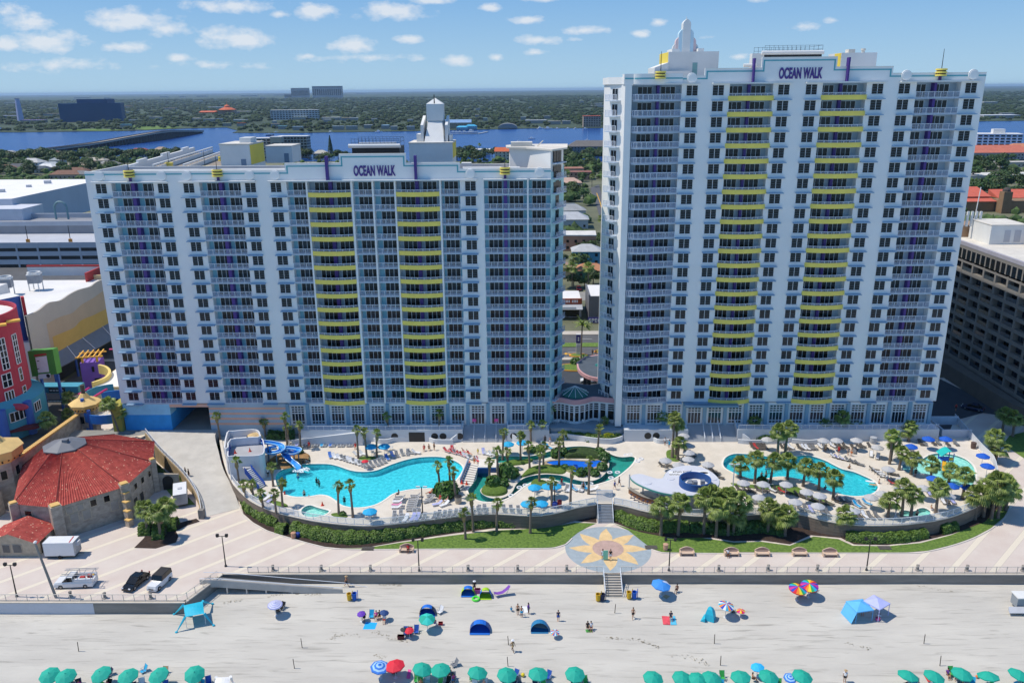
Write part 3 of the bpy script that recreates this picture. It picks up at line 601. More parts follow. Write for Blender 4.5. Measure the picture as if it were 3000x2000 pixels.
for off in(5.5,12):
 pa=[(W0.x+off,W0.y),(W1.x+off,W1.y)];m.wall(pa,HL+.31,HL+1.2,.15);m.wall(pa,HL+1.6,HL+1.9,.35)
 for k in range(26):q=W0.lerp(W1,k/25);m.box(q.x+off-.05,q.x+off+.05,q.y-.05,q.y+.05,HL+1.2,HL+1.6)
m.build('roof_railing',PENT,LT)
for x,y in((-80,186),(-74,203),(-68,176)):m=M();m.lathe((x,y,HL+.3),[(.95,0),(.95,.4),(.8,.45),(.8,.6),(.95,.65),(.95,1.1)],14);o=m.build('ring_lantern',YELB,LT);M().cyl((x,y,HL+1.4),(x,y,HL+4.5),.06,.04,5).build('mast',CHARC,o)
m=M();m.box(-84,-52,D+19,D+20.2,HL+.31,HL+.9).box(-72,-66,D+6,D+9,HL+.36,HL+1.6).box(-50,-47.6,D+14,D+16,HL+.36,HL+2.0).box(-13,-11,D+12,D+14,HL+.36,HL+2.1);m.build('roof_equipment',PENT,LT)
cw=[(4.96,D+.3),(7.6,D+5.5),(8.4,D+14),(4.0,D+15),(-9,D+15),(-9,D+7),(4.9,D+6)]
m=M();m.mt(1).prism([(4.96,D+.4),(7.6,D+5.5),(8.2,D+16.5),(4.96,D+16.5)],4.9,HL+1.2);m.mt(0)
m.prism([(4.9,D+.7),(7.4,D+5.6),(8.0,D+15.5),(-1.2,D+16),(-3.2,D+13),(-3.0,D+8.5),(.5,D+7)],HL+1.2,60.7);m.mt(2).prism([(5.2,D+.1),(8.3,D+5.2),(8.9,D+16.2),(-1.8,D+16.6),(-3.9,D+13.4),(-3.6,D+8),(.3,D+6.3)],60.7,61.0)
o=m.build('corner_wing',[HW,mat('tower_pale_teal','a7cfd2',.75,.05,.4),ROOFG],LT)
ca=math.atan2(5.1,2.64);m=M();mg=M();mr=M()
for k in range(18):
 z=ZB+k*FH-.05
 if z>60:break
 c0=Vector((6.28,D+2.95));dv=Vector((math.cos(ca),math.sin(ca)));n0=Vector((dv.y,-dv.x))
 q=c0+n0*.02
 if k<17:M().ob((q.x,q.y),1.5,.08,z+.3,z+2.3,ca).build('window',GLS,o);mr.ob((c0+n0*.93).to_tuple(),4.5,.06,z+.1,z+1.1,ca)
 rr=c0+n0*.5;mg.ob((rr.x,rr.y),4.6,.9,z-.1,z+.08,ca)
for kx in(-1.2,0,1.2):
 for zt in(52.5,55.6,58.3):
  q=c0+dv*kx+n0*.02;M().ob((q.x,q.y),1.0,.1,zt,zt+2.2,ca).build('window',GLS,o)
o2=mg.build('balcony_slab',SLAB,o);o2['kind']='stuff';mr.build('railing_panel',INF,o)['kind']='stuff'
M().box(-2.8,1.5,D+9,D+12,61.0,61.8).build('roof_equipment',ROOFG,LT);M().cyl((2.5,D+9,61),(3.6,D+7.5,62.2),.1,.1,5).build('antenna',ROOFG,LT)
RT=thing('hotel_tower','taller white hotel tower with fan spire and yellow curved balconies on two bays','hotel',(0,0,0))
g=lambda x:fx('b8',x,850);h_=lambda x:fx('z3',x,630)
xl2,xr2=fx('b8',262,850)-.2,84.4
xw=g(262);xc=g(312)
bR=[('recess',xc+.0,g(775),[g(448),g(662)],g(562),'g'),('yellow',g(1215),g(1613),[g(1286),g(1498)],g(1405),'g'),('yellow',h_(962),h_(1265),[h_(1010),h_(1172)],h_(1100),'g'),('recess',h_(1608),h_(1912),[h_(1650),h_(1811)],h_(1745),'g')]
facade(RT,22,xw,xr2,bR,17)
wR=[g(870),g(1110),g(1711),h_(885),h_(1340),h_(1524),h_(1982)]
tower(RT,22,bR,wR,1.7,[(g(777),g(930)),(g(1050),g(1200)),(g(1628),g(1785)),(h_(840),h_(950)),(h_(1276),h_(1393)),(h_(1487),h_(1606)),(h_(1914),h_(2040))],[(g(400),g(935)),(g(1050),g(1785)),(h_(840),h_(1393)),(h_(1487),h_(2040))])
HR=ZB+22*FH
sx=[(-.0)]
cr=dense([(xc+.02,D+.3),(xc+.25,D-.75),(xc+1.2,D-1.25),(xc+3,D-1.3),(xc+5.2,D-.85),(g(775),D-.05)],4)
m=M()
for k in range(23):
 z=ZB+k*FH;m.prism([(q.x,q.y)for q in cr]+[(g(775),D+1.6),(xc+.02,D+1.6)],z-.22,z-.02,True)
m.build('curved_slab',SLAB,RT)
rm=M();N0=len(cr)
rm.mt(0).wall([(q.x,q.y)for q in cr],1.0,1.08,.07);rm.wall([(q.x,q.y)for q in cr],.06,.12,.05)
for q in cr[::2]:rm.ob((q.x,q.y),.08,.08,0,1.0)
rm.mt(1);[rm.face((cr[i].x,cr[i].y,.12),(cr[i+1].x,cr[i+1].y,.12),(cr[i+1].x,cr[i+1].y,1.0),(cr[i].x,cr[i].y,1.0))for i in range(N0-1)]
rme=rm.mesh('curved_railing',[RAIL,INF])
for k in range(22):link('curved_railing',rme,RT,(0,0,ZB+k*FH))
m=M();m.mt(0).box(16.3,xw-.001,D+5.2,D+17,4.9,HR);m.prism([(16.3,D+5.2),(xw-.6,D+2.6),(xw-.001,D+.1),(xw-.001,D+5.2)],ZB,HR);m.box(xw-.25,xc-.01,D-1.0,D+2.4,4.9,HR+.01);m.build('side_wall',[HW],RT)
sd=M();sl_=M();sr=M()
th=math.atan2(2.6,xw-.6-16.3)
pa,pb=Vector((16.3,D+5.2)),Vector((xw-.6,D+2.6));dv=(pb-pa).normalized();n0=Vector((dv.y,-dv.x));mid=(pa+pb)/2;aa=math.atan2(dv.y,dv.x);wd=(pb-pa).length
me=door_mesh(1.7,2.15,2);rme2=rail_mesh(wd,3)
for k in range(22):
 z=ZB+k*FH;q=mid+n0*.02;link('side_door',me,RT,(q.x,q.y,z),aa);q2=mid+n0*1.1;link('side_railing',rme2,RT,(q2.x,q2.y,z),aa)
 q3=mid+n0*.55;sl_.ob((q3.x,q3.y),wd,1.2,z-.2,z-.02,aa)
sl_.build('side_slab',SLAB,RT)
stepped(RT,[(xw,33.12,73.95),(33.12,43.4,75.18),(43.4,57.1,77.0),(57.1,67.4,75.25),(67.4,xr2,74.05)],HR+.02)
m=M();cr2=[(xw-.3,D+2),(xw-.3,D-.8)]+[(q.x,q.y-.1)for q in cr[4:]];m.mt(0).wall(cr2,HR,74.4,.35);m.mt(1).wall([(x,y-.19)for x,y in cr2],73.45,73.7,.04);m.mt(0).prism([(16.0,D+4.9),(xw-.6,D+2.2),(xw+.3,D-.3),(xw+.3,D+5),(16,D+17)],HR,73.9)
m.build('corner_parapet',[HW,TEAL],RT)
for z_,x,y in(('b8',870,720),('z3',1540,520),('z3',2000,515)):q=onx(z_,x,y);disc(RT,q.x,q.z)
for z_,x,y in(('b8',570,690),('z3',1775,500)):
 q=onx(z_,x,y)
 if z_=='b8':D_=D;D=D-1.1
 lantern(RT,q.x,73.5,74.85,78.2)
 if z_=='b8':D=D_
 M().box(q.x-.22,q.x+.22,D-.34,D-.03,HR+.15,73.5).build('column',PUR,RT)
for x in(onx('z3',483,520).x,onx('z3',1131,500).x):M().box(x-.15,x+.15,D-.9,D+.3,HR+.15,76.9).build('fin',PUR,RT)
o=link('sign',text_mesh('OCEAN WALK',7.9,2.0,.14,PUR,bold=.035),RT,(50.6,D-.1,73.25));o['label']='purple art deco lettering OCEAN WALK'
m=M();m.box(xw+.2,xr2-.2,D+.36,D+16.9,HR+.021,HR+.3);m.mt(1).box(xr2-.4,xr2-.02,D+.36,D+17,HR+.02,74.0);m.build('roof',[ROOFG,HW],RT)
M().box(66,xr2-.03,D+17.01,232,0,HR).build('rear_wing',HW,RT)
m=M();m.mt(0).box(29.6,39.9,178,190,HR+.3,78.95);m.mt(1).box(29.55,29.6,178.3,189.5,75.6,78.9);m.mt(2).box(34.6,35.6,177.95,178,74.2,76.8)
o=m.build('penthouse',[PENT,YEL2,mat('teal_door','7fa9a8',.6,.05,1)],RT)
m=M();m.prism([(26.8,177.5),(29.59,177.5),(29.59,187),(26.8,187)],HR+.3,[75.9,76.9,76.9,75.9]);m.box(27,34,176.5,177,74.0,75.2);m.box(30.6,32.2,180,186,78.95,79.6);m.box(36.2,37.4,181,184,78.95,79.7);m.build('roof_equipment',PENT,RT)
m=M()
for i,(r_,zt)in enumerate(((.55,85.6),(1.1,83.6),(1.7,82.1),(2.25,80.9))):
 yy0=184.0+.0*i
 m.mt(i%3)
 for s in((0,)if i==0 else(-1,1)):
  xx=34.0+s*r_*1.0;w_=.8 if i==0 else .45
  pr=[(xx-w_,yy0-1.2+.25*i),(xx+w_,yy0-1.2+.25*i),(xx+w_,yy0+1.2-.25*i),(xx-w_,yy0+1.2-.25*i)]
  lo=zt-1.2*(1 if s else .6)
  m.prism(pr,78.95,zt-1.0);ins=.35*w_
  for q in range(4):
   t0,t1=q/4,(q+1)/4;f0,f1=1-t0**2,1-t1**2
   z0,z1=zt-1.0+t0,zt-1.0+t1
   sh=-s*w_*.6
   A_=[(xx-w_*f0+sh*(1-f0),pr[0][1],z0),(xx+w_*f0+sh*(1-f0),pr[0][1],z0),(xx+w_*f0+sh*(1-f0),pr[2][1],z0),(xx-w_*f0+sh*(1-f0),pr[2][1],z0)]
   B_=[(xx-w_*f1+sh*(1-f1),pr[0][1],z1),(xx+w_*f1+sh*(1-f1),pr[0][1],z1),(xx+w_*f1+sh*(1-f1),pr[2][1],z1),(xx-w_*f1+sh*(1-f1),pr[2][1],z1)]
   for e in range(4):m.face(A_[e],A_[(e+1)%4],B_[(e+1)%4],B_[e])
m.cyl((34,184,85.3),(34,184,86.1),.09,.05,6)
m.build('fan_spire',[PENT,mat('spire_pale_blue','bcd7e4',.7,.03,.5),mat('spire_pale_pink','dcc3c2',.7,.03,.5)],RT)
chiller(RT,48.6,60.2,176,184,HR+.3,78.2)
m=M();m.box(46.2,48.6,176,178,75,78.4);m.cyl((44.5,175.7,76.1),(47,175.7,76.1),.35,.35,8);m.build('roof_pipe',PENT,RT)
m=M();m.mt(0).box(68.2,75.8,187,195,HR+.3,78.75);m.mt(1).box(68.14,68.2,187.2,191,75,78.7);m.build('penthouse',[PENT,YEL2],RT)
m=M();m.box(70,71.4,188,190,78.75,79.5).lathe((73.5,189,78.75),[(.35,0),(.35,.5),(.5,.55),(.5,.9)],10);m.build('roof_equipment',ROOFG,RT)
def arcade(root,x0,n,pitch,kinds,z0=4.9,z1=ZB):
 m=M();m.mt(0)
 xe=x0+n*pitch;m.box(x0,xe,D+.1,D+1.2,z0,z1-.22)
 m.build('ground_wall',[HW],root);wm=None
 def tall(kind):
  q=M();w_=pitch*.68
  q.mt(0).box(-w_/2,w_/2,-.06,.05,.15,4.3);q.mt(1)
  cols=4
  for c in range(cols):
   xa=-w_/2+.1+c*(w_-.2)/cols+.07;xb=xa+(w_-.2)/cols-.14
   for(za,zb_)in((3.82,4.14),(3.32,3.62),(2.82,3.12),(.95 if kind=='w' else .25,2.58)):q.mt(1 if(za>1)else 2).box(xa,xb,-.075,0,za,zb_)
   if kind=='w':q.mt(1).box(xa,xb,-.075,0,.3,.52).box(xa,xb,-.075,0,.58,.8)
  return q.mesh('shopfront_window' if kind=='w' else 'entrance_door',[FRM,GLS,GLS2])
 ms={'w':tall('w'),'d':tall('d')}
 for i in range(n):
  k=kinds[i]if i<len(kinds)else 'w';link('shopfront_window' if k=='w' else 'entrance_door',ms[k],root,(x0+(i+.5)*pitch,D+.099,z0))
 for i in range(n+1):M().box(x0+i*pitch-.35,x0+i*pitch+.35,D-.25,D+.09,z0,z1-.22).build('pilaster',mat('pilaster_blue','7fa0b4',.75,.05,.5),root)
xa=fx('z6',637-84,180);pit=(fx('z6',2140,180)-fx('z6',637,180))/9
xa=fx('z6',637,180)-pit/2
arcade(LT,xa,13,pit,'wwwwwwwwwddww')
xb=fx('z7',1441,180);pit2=(fx('z8',1547,170)-xb)/14;xb-=pit2/2
arcade(RT,xb,15,pit2,'wwwddwwwwwwwddw')
M().box(fx('z7',1860,100),fx('z7',2300,100),D-2.2,D-.05,9.45,9.85).build('entrance_canopy',mat('canopy_blue_grey','6d8ca3',.6,.05,.6),RT)
STR=mat('base_grey_blue','a3b6c4',.8,.05,.4);PEACH=mat('base_peach','dcae98',.8,.05,.4);BLU=mat('base_blue','2f98de',.75,.08,.5);LBLU=mat('base_light_blue','98cfe8',.75,.07,.5)
x0s,x1s=fx('z5',1745,150),fx('z6',548,150)
m=M();m.mt(0).box(x0s,xa-.01,D+.06,D+1.2,1.0,ZB-.22);m.mt(1)
for k in range(4):m.box(x0s,x1s,D+.03,D+.061,5.0+k*1.15,5.45+k*1.15)
m.build('striped_base',[STR,PEACH],LT)
xt0,xt1=fx('z5',1420,150),x0s
m=M();m.mt(1).box(xl+.1,xt0,D+.05,D+3,3.5,7.3);m.mt(0).box(xl+.1,xt0,D+.05,D+3,7.301,ZB-.22);m.mt(1).box(xt0-.3,xt0,D+3,D+17,3.5,ZB-.3);m.mt(2).box(xt0,xt1,D+.05,D+.6,ZB-.9,ZB-.22);m.mt(3).box(xt1,xt1+.3,D+1.3,D+17,3.5,ZB-.3);m.mt(4).box(xl+.1,xt1,D+16.5,D+17,3.5,ZB-.3)
m.build('tunnel_base',[LBLU,BLU,PEACH,STR,CHARC],LT)
m=M();m.box(x1s,xr,D+1.25,D+17,2.4,ZB-.25);m.build('ground_core',[HW],LT)
m=M();m.box(xw,xr2,D+1.25,D+17,2.4,ZB-.25);m.build('ground_core',[HW],RT)
LB=thing('hotel_lobby','low curved lobby with pink band and glass cone skylight between the towers','lobby')
fp=dense([(4.9,D+1.3),(6.6,D+2.4),(8.2,D+1.9),(10.1,D+.9),(12.3,D+1.6),(14.2,D+2.9),(17,D+2.2),(20.3,D+1.5)],4)
back=[(20.3,D+9),(19,D+12),(14,D+10),(9,D+11.5),(4.9,D+10)]
m=M();m.prism([(q.x,q.y)for q in fp]+back,4.6,9.0);m.build('wall',[HW],LB)
m=M();m.mt(0).prism([(q.x,q.y-.25)for q in fp]+back,9.001,10.0);m.mt(1).prism([(q.x,q.y+.1)for q in fp]+[(x,y-.3)for x,y in back],10.001,10.06);m.build('pink_band',[PINK,DKROOF],LB)
m=M();m.lathe((10.4,D+4.4,10.06),[(2.95,0),(2.95,.25),(.02,1.75)],16)
o=m.build('skylight',SKYG,LB);m=M()
for i in range(12):t=2*math.pi*i/12;m.cyl((10.4+3*math.cos(t),D+4.4+3*math.sin(t),10.3),(10.4,D+4.4,11.86),.06,.06,4)
m.build('glazing_bar',RAIL,o)
for i in range(len(fp)-3):
 if i%2:continue
 a_,b2=fp[i],fp[i+2];d=(b2-a_);ang=math.atan2(d.y,d.x);c=(a_+b2)/2;nrm=Vector((d.y,-d.x)).normalized();c=c+nrm*.04;w_=d.length*.86
 q=M();q.mt(0).ob((c.x,c.y),w_,.06,4.75,8.7,ang)
 c2=c+nrm*.02;q.mt(1)
 for za,zb_ in((8.25,8.55),(7.8,8.1),(7.35,7.65),(5.2,7.15)):q.ob((c2.x,c2.y),w_*.78,.06,za,zb_,ang)
 q.build('window',[FRM,GLS],LB)
PC=thing('entrance_canopy','curved grey canopy roof over the car drop off beside the tall tower','canopy')
arc=dense([(12.2,186),(12.4,180.5),(14.5,176),(18.5,174),(22,173.5)],4);arc2=dense([(22,190),(18.5,192),(14.5,190.5)],3)
m=M();m.mt(0).prism([(q.x,q.y)for q in arc+arc2],8.4,9.2,True);m.mt(1).prism([(q.x+.0,q.y)for q in[a2.lerp(Vector((18,183)),.06)for a2 in arc+arc2]],9.201,9.22);m.build('roof',[PINK,DKROOF],PC)
M().lathe((18,184,9.22),[(1.6,0),(.02,.9)],14).build('skylight',SKYG,PC)
for x,y in((14.6,178),(14.5,188),(20,175.5)):M().cyl((x,y,0),(x,y,8.4),.45,.45,10).build('column',mat('column_dark','33312f',.7,.1,1),PC)
TERW=mat('terrace_white','c9ced3',.8,.04,.4)
tz=4.9;T0=155.3
m=M()
segs=[(fx('z6',690,290),-13.1),(-3.9,4.8),(20.2,33.3),(43.4,84.4)]
for i,(x0,x1)in enumerate(segs):m.box(x0,x1,T0,D+1.1,DK-.01,tz)
for x0,x1 in((-13.1,-3.9),(33.3,43.4)):m.box(x0,x1,D-.1,D+1.1,DK-.01,tz-.002)
struct('terrace',m,[TERW])
def stairs(name,label,x0,x1,y0,y1,z0,z1,n,mt_,rails,parent=None,nos=None):
 t=thing(name,label,'stairs',((x0+x1)/2,y0,z0));mm=M();w_=(x1-x0)/2;dy=(y1-y0)/n;dz=(z1-z0)/n
 for i in range(n):mm.mt(0).box(-w_,w_,i*dy,(y1-y0)if i else n*dy,i*dz,(i+1)*dz);mm.mt(1).box(-w_+.02,w_-.02,i*dy-.015,i*dy+.09,(i+1)*dz-.03,(i+1)*dz+.012);mm.mt(0)
 mm.build('steps',[mt_,nos or mt_],t)
 for rx in rails:
  r=M();r.tube([(rx,0,.95),(rx,y1-y0,z1-z0+.95)],.05,6).tube([(rx,0,.5),(rx,y1-y0,z1-z0+.5)],.04,6)
  for k in range(4):yy=(y1-y0)*k/3;zz=(z1-z0)*k/3;r.cyl((rx,yy,zz),(rx,yy,zz+.95),.05,.05,6)
  r.build('handrail',RAIL,t)
 return t
STP=mat('stair_grey','98a0a8',.9,.06,.5);NOS=mat('stair_nosing','c8cbce',.9,.05,1)
t=stairs('staircase','wide grey staircase with pink signs from the pool up to the shorter tower',-13.05,-3.95,155.0,158.2,DK,tz,16,STP,[-2.3,0,2.3],None,NOS)
for x in(-2.3,2.3):M().box(x-.4,x+.4,3.1,3.15,3.2,3.9).box(x-.05,x+.05,3.08,3.18,2.5,3.2).build('pink_sign',mat('sign_pink','e0529a',.6,.03,1),t)
stairs('staircase','wide grey staircase with white rails from the pool up to the taller tower',33.35,43.35,154.9,158.2,DK,tz,16,STP,[-1.6,0,1.6],None,NOS)
def flare(x,s,lab):
 pts=dense([(x,D-.3),(x+s*.1,157),(x+s*.9,155.5),(x+s*2.4,154.5)],5);zt=[tz+1.0-(tz-DK+.2)*(i/(len(pts)-1))**1.2 for i in range(len(pts))]
 tag(M().wall(pts,DK,zt,.25).build('stair_wall',TERW),lab,'wall')
flare(-13.15,-1,'curved white wall flanking the left side of the stairs to the shorter tower');flare(-3.85,1,'curved white wall flanking the right side of the stairs to the shorter tower')
flare(33.25,-1,'curved white wall flanking the left side of the stairs to the taller tower');flare(43.45,1,'curved white wall flanking the right side of the stairs to the taller tower')
def fence(name,label,pts,zs,h,sp,mt_=RAIL,inf=INF,cat='railing',group=None,pw=.07,mid=0):
 t=thing(name,label,cat,(0,0,0),0,group);P=[Vector((q[0],q[1],0))for q in pts];zf=zs if isinstance(zs,(list,tuple))else[zs]*len(P)
 r=M();g_=M();L_=0
 r.wall(P,[z+h-.06 for z in zf],[z+h for z in zf],pw+.02);r.wall(P,[z+.08 for z in zf],[z+.14 for z in zf],pw)
 for i in range(len(P)-1):
  d=(P[i+1]-P[i]).length;k0=0;a_=math.atan2(P[i+1].y-P[i].y,P[i+1].x-P[i].x)
  g_.face((P[i].x,P[i].y,zf[i]+.14),(P[i+1].x,P[i+1].y,zf[i+1]+.14),(P[i+1].x,P[i+1].y,zf[i+1]+h-.06),(P[i].x,P[i].y,zf[i]+h-.06))
  while L_<=d:
   q=P[i].lerp(P[i+1],L_/d if d else 0);z=zf[i]+(zf[i+1]-zf[i])*(L_/d if d else 0);r.ob((q.x,q.y),pw,pw,z,z+h-.06,a_);L_+=sp
  L_-=d
 r.build('frame',mt_,t);g_.build('panel',inf,t);return t
fence('railing','white railing along the terrace of the shorter tower, left of its stairs',[(segs[0][0],T0+.1),(-13.3,T0+.1)],tz,1.05,1.6)
fence('railing','short white railing between the stairs of the shorter tower and the lobby',[(-3.7,T0+.1),(4.6,T0+.1)],tz,1.05,1.6)
fence('railing','white railing along the terrace of the taller tower, right of its stairs',[(43.6,T0+.1),(84.3,T0+.1)],tz,1.05,1.6)
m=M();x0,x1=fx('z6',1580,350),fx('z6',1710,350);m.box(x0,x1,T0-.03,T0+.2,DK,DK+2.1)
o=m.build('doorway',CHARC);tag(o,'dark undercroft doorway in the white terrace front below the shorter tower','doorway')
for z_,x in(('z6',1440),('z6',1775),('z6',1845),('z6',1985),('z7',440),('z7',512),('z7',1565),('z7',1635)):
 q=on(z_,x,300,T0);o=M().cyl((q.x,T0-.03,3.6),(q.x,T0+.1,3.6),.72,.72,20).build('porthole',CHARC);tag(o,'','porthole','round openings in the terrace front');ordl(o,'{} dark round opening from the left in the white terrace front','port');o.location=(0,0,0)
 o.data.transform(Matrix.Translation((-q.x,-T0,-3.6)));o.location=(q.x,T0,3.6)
def lowwall(z,pts,h,lab,z0=DK,th=.3):
 tag(M().wall(dense(Z(z,pts,z0),3),z0,z0+h,th).build('planter_wall',TERW),lab,'wall')
lowwall('z7',[(560,330+50),(620,383),(700,387),(800,380),(900,388),(1000,402),(1080,415),(1180,425),(1265,425),(1340,405),(1368,378)],1.15,'wavy white planter wall in front of the lobby patio')
lowwall('z6',[(1205,335),(1230,380),(1300,420),(1380,425),(1440,410),(1520,408),(1560,405)],1.0,'curved white planter wall left of the undercroft doorway')
lowwall('z6',[(1735,408),(1780,425),(1860,428),(1930,428)],1.0,'curved white planter wall right of the undercroft doorway')
lowwall('z7',[(1600,395),(1640,420),(1700,425),(1740,420)],.9,'short white planter wall left of the stairs to the taller tower')
lowwall('z8',[(160,385),(230,392),(340,392),(450,388),(560,375),(570,350)],.9,'white planter wall right of the stairs to the taller tower')
lowwall('z8',[(572,385),(700,395),(790,385)],.95,'white lit planter wall behind the crowded loungers')
pat=dense([(4.9,D+.8),(5.2,157.3),(9,157.2),(13,156.2),(17.6,155.6),(20.2,156.6)],3)
m=M();m.prism([(q.x,q.y)for q in pat]+[(20.2,D+3),(4.9,D+3)],DK,4.55);struct('patio',m,[mat('patio_grey','8d9aa3',.9,.06,.5)])
m=M();P0=[at('z6',x,380,DK)for x in(625,1205)];m.prism([(P0[0].x,153.6),(P0[1].x,153.6),(P0[1].x,155.29),(P0[0].x,155.29)],DK,[2.9,4.9,4.9,2.9]);m.wall([(P0[0].x,153.6),(P0[1].x,153.6)],DK,[3.6,5.3],.2)
tag(m.build('access_ramp',TERW),'white sloped access ramp below the terrace left of the undercroft doorway','ramp')
# ================================================================= LEFT OF THE HOTEL: MALL, GARAGE, STONE THEATRE
def onX(z,x,y,X):
 d=ray(z,x,y);t=X/d.x;return Vector((X,d.y*t,CAMZ+d.z*t))
def oncyl(z,x,y,C,r):
 d=ray(z,x,y);a=d.x**2+d.y**2;b=-2*(d.x*C[0]+d.y*C[1]);c=C[0]**2+C[1]**2-r*r;q=b*b-4*a*c
 t=(-b-math.sqrt(max(q,0)))/(2*a);return Vector((d.x*t,d.y*t,CAMZ+d.z*t))
GWAL=mat('mall_grey_plaster','b6b0a6',.85,.04,.2);TAN=mat('mall_tan_plaster','bda88c',.85,.04,.2);GOLD=mat('mall_gold_plaster','cda95a',.85,.05,.2);WROOF=mat('white_flat_roof','dcdad6',.9,.06,.12)
REDW=mat('mall_red_plaster','a82f43',.75,.05,.3);BLUW=mat('mall_blue_plaster','3c62ad',.75,.05,.3);TEALW=mat('mall_teal_plaster','3f8fa8',.75,.05,.3);GRNW=mat('sign_green','4f8f3c',.7,.05,.5);CREAM=mat('cream_plaster','e0cb9c',.8,.05,.4);PURW=mat('tower_purple_plaster','7d5cc0',.75,.05,.4);METR=mat('grey_metal_roof','6f7278',.5,.06,.6)
SIGNW=mat('sign_white','e4e6ea',.6,.03,1);YELP=mat('pergola_yellow','e8b44c',.7,.05,1);MAG=mat('magenta_paint','c2337a',.6,.05,1);BOXR=mat('crimson_paint','b03a3a',.7,.08,1)
CB=thing('cinema_building','cinema block with wavy grey, tan and gold mural wall and white roof','building')
X0=-122.3
top=[onX('z4',x,y,X0)for x,y in((225,515),(330,470),(420,402),(520,382),(600,330),(680,290),(780,262),(830,225),(900,195),(980,165))]
top=dense(top,4);m=M()
for i in range(len(top)-1):
 a0,a1=top[i],top[i+1];m.mt(0)
 m.face((X0,a0.y,0),(X0,a1.y,0),tuple(a1),tuple(a0));m.face((X0-.5,a1.y,0),(X0-.5,a0.y,0),(X0-.5,a0.y,a0.z),(X0-.5,a1.y,a1.z));m.face(tuple(a0),tuple(a1),(X0-.5,a1.y,a1.z),(X0-.5,a0.y,a0.z))
for mi,pts,off in((1,[(400,585),(520,522),(620,490),(700,420),(800,362),(900,290),(985,240)],.03),(2,[(450,695),(560,650),(640,612),(700,552),(800,510),(880,470),(985,425)],.06)):
 c=dense([onX('z4',x,y,X0)for x,y in pts],4);m.mt(mi)
 for i in range(len(c)-1):m.face((X0+off,c[i].y,5),(X0+off,c[i+1].y,5),(X0+off,c[i+1].y,c[i+1].z),(X0+off,c[i].y,c[i].z))
m.build('mural_wall',[GWAL,TAN,GOLD],CB)
ye,ys=top[-1].y,top[0].y
m=M();m.prism([(X0-.51,ys),(X0-.51,ye+25),(-190,ye+25),(-190,ys+12),(-140,ys)],0,13.2);m.build('roof',WROOF,CB)
m=M();m.mt(0).box(-178,-156,222,238,13.21,17.5).box(-190,-176,236,262,13.21,18.5);m.mt(1).box(-164,-161.5,221.9,222,14,15.6).box(-172,-169,221.9,222,14,15.8);m.build('roof_block',[WROOF,GLS],CB)
m=M();m.mt(0).box(-168,-143,268,268.6,13.21,16.2);m.mt(1).box(-168.05,-142.95,267.9,268.7,16.2,16.7).box(-143.2,-142.6,258,268,13.21,16.2);m.mt(2).box(-142.5,-130,262,262.5,13.21,14.6);m.build('roof_parapet',[WROOF,BOXR,CREAM],CB)
for x,y in((-153,247),(-158.5,241)):
 m=M();m.mt(0).ob((x,y),3.6,3.0,15.6,18.2,.3);m.mt(1).ob((x,y),3.8,3.2,18.2,18.5,.3);m.lathe((x,y,18.5),[(1.9,0),(1.9,.5),(1.5,.5),(1.4,.1)],18,0,False);m.mt(2).lathe((x,y,18.52),[(1.45,0),(.1,.05)],18);m.mt(1)
 for sx_,sy_ in((-1.5,-1.2),(1.5,-1.2),(1.5,1.2),(-1.5,1.2)):m.box(x+sx_-.12,x+sx_+.12,y+sy_-.12,y+sy_+.12,13.2,15.6)
 m.build('rooftop_fan',[mat('steel_grey','8b9097',.5,.1,1),PENT,CHARC],CB)
m=M();m.face((-340,262,.06),(-135,262,.06),(-135,345.4,.06),(-340,345.4,.06));struct('service_yard',m,ASP)
m=M();fillpoly(m,[[(-119,148),(-97.5,150),(-98.5,166),(-103,178),(-104,236),(-122,236)]],.012);struct('mall_plaza',m,mat('plaza_shade_paving','55514c',.9,.12,.4))  # dark asphalt sheet, shade between the buildings put into its colour
PV=thing('roof_pavilion','small cream pyramid-roofed pavilion behind the wavy cinema wall','pavilion',(-131.5,262,0))
m=M();m.lathe((0,0,17.5),[(7.5,0),(7.6,.4),(.1,3.6)],4,R(45));m.build('roof',CREAM,PV);m=M()
for sx_ in(-1,1):
 for sy_ in(-1,1):m.box(sx_*4.4-.4,sx_*4.4+.4,sy_*4.4-.4,sy_*4.4+.4,0,17.5)
m.build('post',BLUW,PV);M().box(-5,5,-5.2,-4.9,13,15).build('parapet',BOXR,PV)
CN=thing('walkway_canopy','long grey metal canopy with blue posts along the foot of the mural wall','canopy')
fr=[Vector((-119.5,194.5,5)),Vector((-118.8,203.5,5)),Vector((-117.9,211.6,5)),Vector((-117.6,221.4,5)),Vector((-117.4,234,5))];bk=[Vector((X0+.08,y,7.5))for y in(199,206,214,225,238)]
m=M();m.strip(fr,bk);m.strip([q-Vector((0,0,.25))for q in fr],fr);m.build('roof',METR,CN)
for q in fr[:4]:M().cyl((q.x-.3,q.y,0),(q.x-.3,q.y,4.9),.3,.3,8).build('post',BLUW,CN)
for i in range(4):M().tube([fr[i]+Vector((0,0,.06)),bk[i]+Vector((0,0,.06))],.12,5).build('seam',SIGNW,CN)
m=M();m.box(X0+.02,X0+.1,199,238,0,4.6);m.build('shop_shade',mat('shopfront_shade_dark','25231f',.5,.3,.6),CN)
RC=(-122.5,168.5);RB=thing('round_building','round crimson building with tall curved windows and teal and blue ground storey','building')
m=M();m.mt(0).lathe((RC[0],RC[1],8.4),[(11,0),(11,18.6),(10.6,18.6),(10.6,17.6),(.1,17.6)],48);m.build('wall',REDW,RB);M().lathe((RC[0],RC[1],26.02),[(10.5,0),(.1,.02)],40).build('roof',WROOF,RB)
m=M();m.lathe((RC[0],RC[1],0),[(13.3,0),(13.3,7.4),(13.0,7.5),(11.0,8.5)],48);m.build('ring_wall',TEALW,RB)
